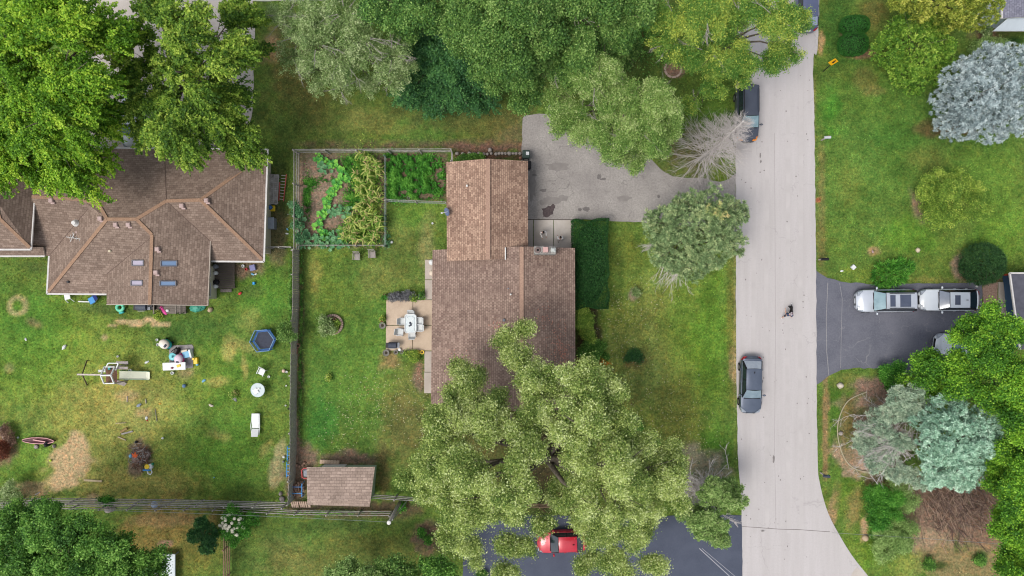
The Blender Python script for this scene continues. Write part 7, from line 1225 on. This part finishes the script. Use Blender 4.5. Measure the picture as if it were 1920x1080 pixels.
t = thing('ride_on_toy', 'white yellow and blue toddler push toy beside the debris heap', 'toy', at(283, 876), .2); mb = MB(); mb.rbox((0, .12, .3), (.62, .42, .3), .08); obj('body', mb, M_w, t); mb = MB(); mb.lathe((-.05, .18, .46), [(.22, 0), (.2, .05), (.001, .07)], 12); obj('tray', mb, M_yel, t); mb = MB(); mb.tube([(-.42, -.02, .5), (.2, -.18, .5)], .06, 8); obj('handlebar', mb, M_blue, t, True); mb = MB(); mb.tube([(-.16, -.1, .35), (-.17, -.42, .3), (.0, -.56, .3), (.17, -.42, .3), (.17, -.1, .35)], .055, 8); obj('handle', mb, M_w, t, True); mb = MB(); mb.rbox((.36, .28, .3), (.16, .2, .2), .04); obj('side_panel', mb, M_grn, t)
mb = MB(); mb.lathe((0, 0, 0), [(.3, 0), (.2, .15), (.05, .22), (.001, .22)], 3); single('paper_bag', 'pale grey crumpled bag on the lawn below the round table', 'bag', mb, mat('grey_paper', (196, 198, 200), (160, 162, 166), 6, .9), at(441, 748), 1.0)
tree('dry_leaf_clump', 'tan dry tuft above the pale grey bag', 'plant', [(440, 740, .1, 5, .4)], 'shrub', 30, LF['corn'], seed=74, trunk_r=.01, jit=0)
# shed surroundings
def tube_frame(name, label, cat, x, y, m, w_, d_, h_, rz=0, bars=3):
    t = thing(name, label, cat, at(x, y), rz)
    for s in (-1, 1): mb = MB(); mb.tube([(s * w_ / 2, -d_ / 2, 0), (s * w_ / 2, -d_ / 2, h_), (s * w_ / 2, d_ / 2, h_), (s * w_ / 2, d_ / 2, 0)], .035, 6); obj('frame', mb, m, t)
    for i in range(bars): mb = MB(); y_ = -d_ / 2 + d_ * (i + .5) / bars; mb.tube([(-w_ / 2, y_, h_), (w_ / 2, y_, h_)], .03, 6); obj('bar', mb, m, t)
    return t
tube_frame('metal_rack', 'blue tubular metal rack at the end of the board fence, upper of two', 'rack', 549, 845, M_blue, .28, 1.15, 1.0, 0, 4); tube_frame('metal_rack', 'blue tubular metal rack at the end of the board fence, lower of two', 'rack', 548, 875, M_blue, .28, 1.2, 1.0, 0, 4)
t = tube_frame('log_rack', 'blue framed rack filled with brown sticks beside the shed', 'rack', 561, 914, M_blue, .95, 1.1, .8, 0, 2); mb = MB(); rnd = random.Random(4)
for i in range(70): c = Vector((rnd.uniform(-.35, .5), rnd.uniform(-.4, .4), rnd.uniform(.1, .62))); d = Vector((rnd.uniform(-.15, .15), rnd.uniform(.1, .25), rnd.uniform(-.05, .05))); mb.tube([c - d, c + d], .035, 4, rnd.randrange(2))
o = obj('stick', mb, [mat('stick_a', (140, 100, 84), (110, 76, 66), 6), mat('stick_b', (190, 160, 140), (160, 130, 112), 6)], t); o['kind'] = 'stuff'
t = thing('wheelbarrow', 'red rimmed wheelbarrow tucked behind the shed roof', 'wheelbarrow', at(577, 884), .1); mb = MB(); mb.tube([(.3, .42, .62), (-.1, .45, .64), (-.3, .3, .64), (-.3, -.3, .64), (-.1, -.42, .64), (.3, -.4, .62)], .05, 6); obj('rim', mb, M_red, t); mb = MB(); mb.rbox((.05, 0, .45), (.6, .7, .3), .1); obj('tray', mb, M_greyp, t)
for s in (-.2, .2): mb = MB(); mb.tube([(.2, s, 0), (.2, s, .4)], .02, 5); obj('leg', mb, M_trim, t)
mb = MB(); mb.ball((-.3, 0, .15), (.16, .05, .16), 10); obj('wheel', mb, M_tyre, t, True)
t = thing('wood_stack', 'row of pale split boards standing at the shed corner', 'wood stack', at(566, 939)); 
for i in range(10): mb = MB(); x_ = -.75 + i * .17; mb.beam((x_, .1, .5), (x_ + rnd.uniform(-.08, .08), -.5, .15), .12, .05); obj('board', mb, mat('split_board', (214, 190, 170), (176, 146, 128), 5, .9), t)
plank('brown board lying on the soil left of the shed', 554, 927, 1.4, .26, -.08, M_woodb, 'board', .1); plank('loose tan board between the blue racks', 556, 860, .35, .6, .2, M_woodb, 'board', .12)
for i, (x, y) in enumerate(((551, 868), (556, 872), (562, 874), (568, 872), (571, 868))): rock('brown clod beside the red wheelbarrow, number %d from the left' % (i + 1) if False else ('brown stone in the small heap above the blue stick rack, ' + ('far left', 'second from left', 'middle', 'second from right', 'far right')[i]), x, y, .16, .16, mat('clod', (170, 138, 118), (136, 108, 92), 8))
mb = MB(); mb.lathe((0, 0, 0), [(.38, 0), (.3, .5), (.16, .62), (.001, .66)], 14); single('covered_barrel', 'grey cone topped barrel behind the bottom fence', 'barrel', mb, M_stonec, at(208, 952))
t = thing('satellite_dish', 'pale blue dish on a post behind the bottom fence', 'dish', at(303, 938)); mb = MB(); mb.lathe((0, 0, 1.1), [(.001, .0), (.2, .03), (.31, .09)], 16); obj('dish', mb, mat('dish_pale', (196, 210, 230), None, 3, .4), t, True); mb = MB(); mb.tube([(0, 0, 0), (0, 0, 1.12)], .04, 6); obj('pole', mb, M_greyp, t)
t = thing('white_table', 'large white panel table at the bottom edge under the corner tree', 'table', at(317, 1046)); mb = MB(); mb.rbox((0, -.9, .7), (1.75, 3.0, .06), .03); obj('tabletop', mb, mat('table_white', (222, 230, 232), (206, 216, 220), 2, .5), t)
for sx in (-.8, .8):
    for sy in (.5, -2.2): mb = MB(); mb.beam((sx, sy, 0), (sx, sy, .68), .06, .06, up=(1, 0, 0)); obj('leg', mb, M_greyp, t)
# bins by the garage
t = thing('wheelie_bin', 'dark green wheeled bin with white label by the garage corner', 'bin', at(986, 293.5)); mb = MB(); mb.add([(x, y, z) for z, k in ((.05, .8), (1.0, 1.0)) for x, y in ((-.28 * k, -.3 * k), (.28 * k, -.3 * k), (.28 * k, .3 * k), (-.28 * k, .3 * k))], [(3, 2, 1, 0), (0, 1, 5, 4), (1, 2, 6, 5), (2, 3, 7, 6), (3, 0, 4, 7), (4, 5, 6, 7)]); obj('body', mb, mat('bin_green', (64, 84, 76), (52, 70, 64), 4, .5), t); mb = MB(); mb.rbox((0, 0, 1.04), (.64, .7, .08), .06); obj('lid', mb, mat('bin_green', (64, 84, 76)), t); mb = MB(); mb.rbox((.12, .06, 1.09), (.26, .28, .012), .01); obj('sticker', mb, M_plate, t)
for s in (-.24, .24): mb = MB(); mb.ball((s, -.28, .12), (.05, .12, .12), 8); obj('wheel', mb, M_tyre, t, True)
t = thing('wheelie_bin', 'black wheeled bin half under the garage eave', 'bin', at(989, 313)); mb = MB(); mb.rbox((0, 0, .5), (.52, .62, .95), .06); obj('body', mb, M_slate, t); mb = MB(); mb.rbox((0, 0, 1.0), (.58, .68, .07), .05); obj('lid', mb, M_trim, t)
rock('small brown rock beside the green wheeled bin', 976, 297, .16, .3, M_terra)
# road side things
t = thing('road_sign', 'yellow diamond warning sign on a black post beside the road', 'sign', at(1543.5, 134)); top = at(1563, 116, 2.6) - at(1543.5, 134); mb = MB(); mb.tube([(0, 0, -.1), (top.x * 1, top.y * 1, 2.9)], .04, 6); t2 = obj('post', mb, M_trim, t)
mb = MB(); c = Vector((top.x, top.y, 2.55)); nrm = Vector((.12, -.92, .38)).normalized(); u = Vector((1, .1, 0)).normalized(); v = nrm.cross(u).normalized(); u = v.cross(nrm); q = [c + (u * math.cos(a) + v * math.sin(a)) * .43 for a in (0, PI / 2, PI, 3 * PI / 2)]
q2 = [p - nrm * .02 for p in q]; mb.add(q + q2, [(0, 1, 2, 3), (7, 6, 5, 4), (0, 4, 5, 1), (1, 5, 6, 2), (2, 6, 7, 3), (3, 7, 4, 0)]); sg = obj('sign_panel', mb, mat('sign_yellow', (252, 190, 30), (246, 180, 20), 2, .5), t); mb = MB(); cc = c + nrm * .012; mb.add([cc + u * .09 - v * .12, cc + u * .09 + v * .02, cc + v * .14, cc - u * .09 + v * .02, cc - u * .09 - v * .12], [(0, 1, 2, 3, 4)]); obj('symbol', mb, M_trim, sg)
def mailbox(label, x, y, rz, m, L_=.5, flag=None, name='mailbox'):
    t = thing(name, label, 'mailbox', at(x, y), rz); mb = MB(); mb.beam((0, 0, 0), (0, 0, 1.05), .1, .1, up=(1, 0, 0)); obj('post', mb, M_fenced, t); mb = MB(); n = 8; w_ = .11; vs = []
    for xx in (-L_ / 2, L_ / 2): vs += [(xx, -w_, 1.05), (xx, -w_, 1.17)] + [(xx, -math.cos(PI * i / n) * w_, 1.17 + math.sin(PI * i / n) * w_) for i in range(1, n)] + [(xx, w_, 1.17), (xx, w_, 1.05)]
    k = len(vs) // 2; mb.add(vs, [(i, i + 1, k + i + 1, k + i) for i in range(k - 1)] + [tuple(range(k - 1, -1, -1)), tuple(range(k, 2 * k)), (k - 1, 0, k, 2 * k - 1)]); obj('box', mb, m, t)
    mb = MB(); mb.box((.05, w_ + .012, 1.28), (.03, .015, .16)); obj('flag', mb, flag or M_red, t); return t
mailbox('white mailbox on a dark post by the right road edge', 1540, 263, .05, mat('mailbox_white', (214, 216, 220), (196, 198, 204), 4, .5)); mailbox('black mailbox by the road above the dark driveway', 1535, 487, .0, M_trim, .6, mat('yellow_flag', (214, 180, 110), None, 4)); mailbox('dark mailbox with green top by the road below the pine bed', 1538, 886, -.1, M_slate, .55, M_teal)
# bench in the trees and a fallen trunk
mb = MB(); mb.box((0, 0, .4), (.75, .3, .05)); mb.box((0, .15, .6), (.75, .04, .3)); mb.box((-.3, 0, .2), (.06, .28, .38)); mb.box((.3, 0, .2), (.06, .28, .38)); single('garden_bench', 'white bench under the pale tree at the driveway top', 'bench', mb, M_w, at(1036, 204), .1)
mb = MB(); a, b = at(1183, 60, .3), at(1155, 92, .3); mb.tube([a - a, (b - a) * .5 + Vector((0, 0, .1)), b - a], [.32, .26, .22], 10); single('fallen_log', 'grey fallen tree trunk lying on the grass of the grove', 'log', mb, bark, a, smooth=True)
mb = MB(); a, b = at(1170, 58, .5), at(1190, 112, .2); mb.tube([a - a, b - a], [.08, .03], 6); single('fallen_branch', 'thin pale fallen branch beside the grey trunk', 'branch', mb, pale_bark, a)
# ------------------------------------------------ people and the dog
def skin(name, pts, edges, radii, m, parent, root=0, lev=2, smooth=True):
    me = bpy.data.meshes.new(name); me.from_pydata([tuple(p) for p in pts], edges, []); o = bpy.data.objects.new(name, me); link(o, parent); me.materials.append(m)
    s = o.modifiers.new('skin', 'SKIN'); s.use_smooth_shade = True
    for i, v in enumerate(me.skin_vertices[0].data):
        r = radii[i]; v.radius = r if isinstance(r, tuple) else (r, r); v.use_root = (i == root)
    b = o.modifiers.new('sub', 'SUBSURF'); b.levels = lev; b.render_levels = lev; return o
M_skin = mat('skin', (226, 182, 160), (210, 164, 142), 9, .6); M_tan = mat('skin_tan', (198, 150, 124), (184, 136, 112), 9, .6)
def person(label, x, y, rz, H=1.72, lean=0.0, stride=.35, arm=(.2, -.2), cloth=None, pants=None, shoes=None, hair=None, cap=None, hands_fwd=0.0, skinm=None, longs=False):
    t = thing('person', label, 'person', at(x, y), rz); k = H / 1.72; sk = skinm or M_skin
    def V_(x, y, z): return Vector((x, y + lean * max(0, z - .9), z)) * k
    pel, ches, neck, head = V_(0, 0, .95), V_(0, .02, 1.32), V_(0, .03, 1.47), V_(0, .05, 1.60)
    pts = [pel, V_(0, .01, 1.12), ches, neck, head, V_(0, .05, 1.67)]; ed = [(0, 1), (1, 2), (2, 3), (3, 4), (4, 5)]; rad = [(.14, .10), (.12, .09), (.15, .10), .05, (.078, .09), (.07, .085)]
    feet = []; hands = []
    for s in (-1, 1):
        sy = s * stride; i0 = len(pts); pts += [V_(s * .09, 0, .88), V_(s * .10, sy * .55 + .03, .50), V_(s * .10, sy * 1.0 - .03 * 0, .09), V_(s * .11, sy + .14, .04)]; rad += [.085, .058, .038, .035]; ed += [(0, i0), (i0, i0 + 1), (i0 + 1, i0 + 2), (i0 + 2, i0 + 3)]; feet.append((pts[i0 + 2].copy(), pts[i0 + 3].copy(), pts[i0].copy(), pts[i0 + 1].copy()))
        ay = arm[0] if s < 0 else arm[1]; i1 = len(pts); sh = V_(s * .19, .02, 1.41); el = V_(s * .26, ay * .5 - .03, 1.14); wr = V_(s * (.26 - hands_fwd * .1), ay * 1.0 + .10 + hands_fwd * .25, .92 + hands_fwd * .15); pa = wr + Vector((0, .03 + .03 * hands_fwd, -.06)) * k
        pts += [sh, el, wr, pa]; rad += [.052, .040, .026, (.034, .02)]; ed += [(2, i1), (i1, i1 + 1), (i1 + 1, i1 + 2), (i1 + 2, i1 + 3)]; hands.append((sh.copy(), el.copy(), wr.copy(), pa.copy()))
        dn = (pa - wr).normalized()
        for f, (ox, ln) in enumerate(((-.024, .075), (-.008, .085), (.008, .08), (.023, .06))):
            j = len(pts); b0 = pa + Vector((0, ox, 0)) * k + dn * .015 * k; pts += [b0 + dn * .02 * k, b0 + dn * ln * .6 * k + Vector((-s * .008, 0, 0)), b0 + dn * ln * k + Vector((-s * .022, 0, 0))]; rad += [.0095, .009, .008]; ed += [(i1 + 3, j), (j, j + 1), (j + 1, j + 2)]
        j = len(pts); pts += [wr + dn * .03 + Vector((0, .03, 0)), wr + dn * .07 + Vector((-s * .01, .045, 0))]; rad += [.011, .009]; ed += [(i1 + 3, j), (j, j + 1)]
    skin('body', pts, ed, rad, sk, t)
    # clothing
    e = [pel, V_(0, .01, 1.12), ches, V_(0, .025, 1.42)]; r_ = [(.155, .115), (.145, .11), (.175, .125), (.10, .08)]; ee = [(0, 1), (1, 2), (2, 3)]
    for s, h_ in zip((-1, 1), hands): j = len(e); e += [h_[0], h_[0].lerp(h_[1], .75) if not longs else h_[1]]; r_ += [.07, .062 if not longs else .055]; ee += [(2, j), (j, j + 1)]
    if longs:
        for s, h_ in zip((4, 6), hands): j = len(e); e += [h_[2]]; r_ += [.04]; ee += [(s + 1, j)]
    skin('shirt', e, ee, r_, cloth, t)
    e = [pel + Vector((0, 0, .04)), pel - Vector((0, 0, .04))]; r_ = [(.15, .115), (.15, .12)]; ee = [(0, 1)]
    for f in feet: j = len(e); e += [f[2] - Vector((0, 0, .05)), f[3] + (Vector((0, 0, .06)) if not longs else Vector((0, 0, 0)))]; r_ += [.095, .08]; ee += [(1, j), (j, j + 1)]
    if longs:
        for q, f in zip((3, 5), feet): j = len(e); e += [f[0] + Vector((0, 0, .06))]; r_ += [.055]; ee += [(q, j)]
    skin('trousers' if longs else 'shorts', e, ee, r_, pants, t)
    for f in feet: mb = MB(); d = (f[1] - f[0]); c = f[0] + d * .35; mb.ball((c.x, c.y, .055), (.052, .145, .055), 10); obj('shoe', mb, shoes, t, True)
    hd = V_(0, .05, 1.635); mb = MB(); mb.ball(tuple(hd + Vector((0, -.012, .035))), (.088 * k, .108 * k, .095 * k), 14); o = obj('hair', mb, hair, t, True)
    if cap: mb = MB(); mb.ball(tuple(hd + Vector((0, 0, .05))), (.098 * k, .115 * k, .09 * k), 14); mb.rbox(tuple(hd + Vector((0, .14, .045))), (.15, .12, .015), .03); obj('cap', mb, cap, t, True)
    mb = MB(); mb.ball(tuple(hd + Vector((0, .105, -.02))), (.014, .02, .022), 6); obj('nose', mb, sk, t, True); mb = MB(); mb.rbox(tuple(hd + Vector((0, .094, -.06))), (.045, .012, .01), .003); obj('mouth', mb, mat('lips', (176, 96, 90), None, 4, .5), t)
    for s in (-1, 1): mb = MB(); mb.ball(tuple(hd + Vector((s * .032, .092, .01))), .012, 6); obj('eye', mb, M_trim, t, True); mb = MB(); mb.ball(tuple(hd + Vector((s * .084, .0, -.01))), (.012, .025, .032), 6); obj('ear', mb, sk, t, True)
    return t
M_shirtb = mat('shirt_slate', (70, 88, 120), (56, 72, 104), 6, .8); M_short = mat('shorts_dark', (52, 60, 76), (44, 50, 64), 6, .8); M_shoew = mat('shoe_white', (244, 240, 238), None, 6, .5); M_cotton = mat('white_cotton', (244, 242, 240), (230, 226, 224), 6, .85); M_blackhair = mat('black_hair', (24, 22, 24), (16, 14, 16), 10, .5); M_capg = mat('cap_grey', (190, 176, 180), (170, 160, 170), 6, .7)
person('person in slate blue shirt and white shoes walking a black dog on the road', 1468, 590, -.12, 1.78, .05, .30, (.3, -.25), M_shirtb, M_short, M_shoew, mat('brown_hair', (110, 84, 66), None, 6), M_capg, .3)
person('black haired person in white on the front walk, nearer the driveway', 1017, 436.5, PI + .25, 1.66, .06, .10, (.15, .2), M_cotton, mat('pale_pants', (214, 196, 190), None, 6, .8), M_shoew, M_blackhair, None, .8, M_tan, True)
person('black haired person in white with black shoes on the front walk, nearer the hedge', 1049, 451.5, .1, 1.64, .22, .06, (.1, .1), M_cotton, M_cotton, M_trim, M_blackhair, None, .6, M_tan, True)
M_fur = mat('black_fur', (34, 30, 30), (22, 20, 20), 16, .7)
def dog(label, x, y, rz):
    t = thing('dog', label, 'dog', at(x, y), rz); pts = [(0, -.26, .44), (0, -.08, .45), (0, .12, .45), (0, .26, .50), (0, .36, .60), (0, .46, .62), (0, .55, .58)]; rad = [(.095, .10), (.095, .11), (.115, .14), (.09, .12), .07, .075, .04]; ed = [(i, i + 1) for i in range(6)]
    for s in (-1, 1):
        j = len(pts); pts += [(s * .085, -.27, .36), (s * .09, -.20, .26), (s * .09, -.34, .15), (s * .09, -.31, .03), (s * .09, -.26, .02)]; rad += [.065, .045, .024, .022, .024]; ed += [(0, j), (j, j + 1), (j + 1, j + 2), (j + 2, j + 3), (j + 3, j + 4)]
        j = len(pts); pts += [(s * .085, .20, .36), (s * .085, .17 + s * .05, .22), (s * .085, .19 + s * .09, .03), (s * .085, .24 + s * .09, .02)]; rad += [.055, .032, .022, .024]; ed += [(2, j), (j, j + 1), (j + 1, j + 2), (j + 2, j + 3)]
    j = len(pts); pts += [(0, -.38, .50), (.04, -.52, .60)]; rad += [.03, .014]; ed += [(0, j), (j, j + 1)]; skin('body', [Vector(p) for p in pts], ed, rad, M_fur, t)
    for s in (-1, 1): mb = MB(); mb.ball((s * .075, .42, .64), (.02, .045, .06), 8); obj('ear', mb, M_fur, t, True); mb = MB(); mb.ball((s * .04, .52, .645), .012, 6); obj('eye', mb, M_trim, t)
    mb = MB(); mb.ball((0, .585, .59), (.022, .018, .018), 6); obj('nose', mb, M_trim, t, True); mb = MB(); mb.ball((.05, -.55, .62), (.03, .05, .04), 8); obj('tail_tip', mb, M_w, t, True); mb = MB(); mb.tube([(math.cos(a) * .085, .31, .56 + math.sin(a) * .085) for a in [6.283 * i / 12 for i in range(13)]], .012, 5); obj('collar', mb, M_red, t)
dog('black dog trotting beside the person on the road', 1480, 581, PI)
a, b = at(1480, 586, .58), at(1474, 585.5, 1.05); mb = MB(); mb.tube([(0, 0, 0), (b - a) * .5 + Vector((0, 0, -.1)), b - a], .008, 4); single('leash', 'thin pale leash between the walking person and the dog', 'leash', mb, M_w, a)
# ------------------------------------------------ fallen leaves and grass blades
def scatter(label, boxes, n, material, seed, name='fallen_leaves', L=.07, z=.02, roofz=None):
    rng = np.random.default_rng(seed); ps = []
    for (x, y, rx, ry, wgt) in boxes:
        m_ = int(n * wgt); px_ = x + rng.normal(0, .5, m_) * rx; py_ = y + rng.normal(0, .5, m_) * ry
        if roofz: zz = np.array([roofz(a) for a in px_]); k = (CAM_H - zz) / FPX; ps.append(np.c_[(px_ - 960) * k, -(py_ - 540) * k, zz + .03]); 
        else: ps.append(np.c_[(px_ - 960) / 22, -(py_ - 540) / 22, np.full(m_, z)])
    p = np.concatenate(ps); N = len(p); V = leaf_quads(p, rdir(N, rng) * np.array([1, 1, .2]), unit(np.array([0, 0, 1.]) + rdir(N, rng) * .25), rng.uniform(.7, 1.3, N) * L, rng.uniform(.5, .9, N) * L); o = npmesh(name, V, N, 4, material, None, tint=rng.random(N)); o['kind'] = 'stuff'; o['label'] = label
lf('fallen', [(222, 214, 170), (200, 196, 130), (238, 232, 206)], 0, .6, 1.0); lf('fallenr', [(200, 128, 104), (222, 160, 136), (176, 104, 84)], 0, .6, 1.0)
scatter('pale fallen leaves on the lawns round the big tree', [(1150,620,60,90,1),(720,750,80,70,1),(1230,760,90,70,.8),(800,790,40,60,.5),(1200,560,80,60,.4),(640,800,60,60,.4),(1100,900,150,80,.5),(900,1030,100,40,.3),(1300,820,60,50,.4)], 230, LF['fallen'], 201, L=.085, z=.035)
main_z = lambda x: 4.0 - (x - 978) / 100 * 1.05 if x > 978 else 4.0 - (978 - x) / 167 * 1.55
def clipx(b): return b
rng = np.random.default_rng(5)
scatter('reddish fallen leaves on the shingles of the rose roof', [(1045,640,20,40,1),(1058,670,12,30,1),(1020,590,22,26,.4),(930,610,14,12,.25),(950,650,40,20,.3),(860,670,22,18,.3)], 110, LF['fallenr'], 202, L=.09, roofz=lambda x: main_z(min(1074, max(814, x))))
scatter('orange fallen leaves beside the house walk', [(786,690,8,26,1),(1085,668,6,20,.6),(690,730,12,12,.1)], 90, LF['fallenr'], 203, L=.08, z=.03)
# grass: many short blades coloured like the turf below them
rng = np.random.default_rng(99); N = 560000; x = rng.uniform(-46.5, 46.5, N); y = rng.uniform(-26.5, 26.5, N); clump = vnoise(x, y, .33, 61) * .6 + vnoise(x, y, .13, 62) * .4; k = rng.random(N) < np.clip((clump - .25) * 1.8, .05, 1); x, y, clump = x[k], y[k], clump[k]
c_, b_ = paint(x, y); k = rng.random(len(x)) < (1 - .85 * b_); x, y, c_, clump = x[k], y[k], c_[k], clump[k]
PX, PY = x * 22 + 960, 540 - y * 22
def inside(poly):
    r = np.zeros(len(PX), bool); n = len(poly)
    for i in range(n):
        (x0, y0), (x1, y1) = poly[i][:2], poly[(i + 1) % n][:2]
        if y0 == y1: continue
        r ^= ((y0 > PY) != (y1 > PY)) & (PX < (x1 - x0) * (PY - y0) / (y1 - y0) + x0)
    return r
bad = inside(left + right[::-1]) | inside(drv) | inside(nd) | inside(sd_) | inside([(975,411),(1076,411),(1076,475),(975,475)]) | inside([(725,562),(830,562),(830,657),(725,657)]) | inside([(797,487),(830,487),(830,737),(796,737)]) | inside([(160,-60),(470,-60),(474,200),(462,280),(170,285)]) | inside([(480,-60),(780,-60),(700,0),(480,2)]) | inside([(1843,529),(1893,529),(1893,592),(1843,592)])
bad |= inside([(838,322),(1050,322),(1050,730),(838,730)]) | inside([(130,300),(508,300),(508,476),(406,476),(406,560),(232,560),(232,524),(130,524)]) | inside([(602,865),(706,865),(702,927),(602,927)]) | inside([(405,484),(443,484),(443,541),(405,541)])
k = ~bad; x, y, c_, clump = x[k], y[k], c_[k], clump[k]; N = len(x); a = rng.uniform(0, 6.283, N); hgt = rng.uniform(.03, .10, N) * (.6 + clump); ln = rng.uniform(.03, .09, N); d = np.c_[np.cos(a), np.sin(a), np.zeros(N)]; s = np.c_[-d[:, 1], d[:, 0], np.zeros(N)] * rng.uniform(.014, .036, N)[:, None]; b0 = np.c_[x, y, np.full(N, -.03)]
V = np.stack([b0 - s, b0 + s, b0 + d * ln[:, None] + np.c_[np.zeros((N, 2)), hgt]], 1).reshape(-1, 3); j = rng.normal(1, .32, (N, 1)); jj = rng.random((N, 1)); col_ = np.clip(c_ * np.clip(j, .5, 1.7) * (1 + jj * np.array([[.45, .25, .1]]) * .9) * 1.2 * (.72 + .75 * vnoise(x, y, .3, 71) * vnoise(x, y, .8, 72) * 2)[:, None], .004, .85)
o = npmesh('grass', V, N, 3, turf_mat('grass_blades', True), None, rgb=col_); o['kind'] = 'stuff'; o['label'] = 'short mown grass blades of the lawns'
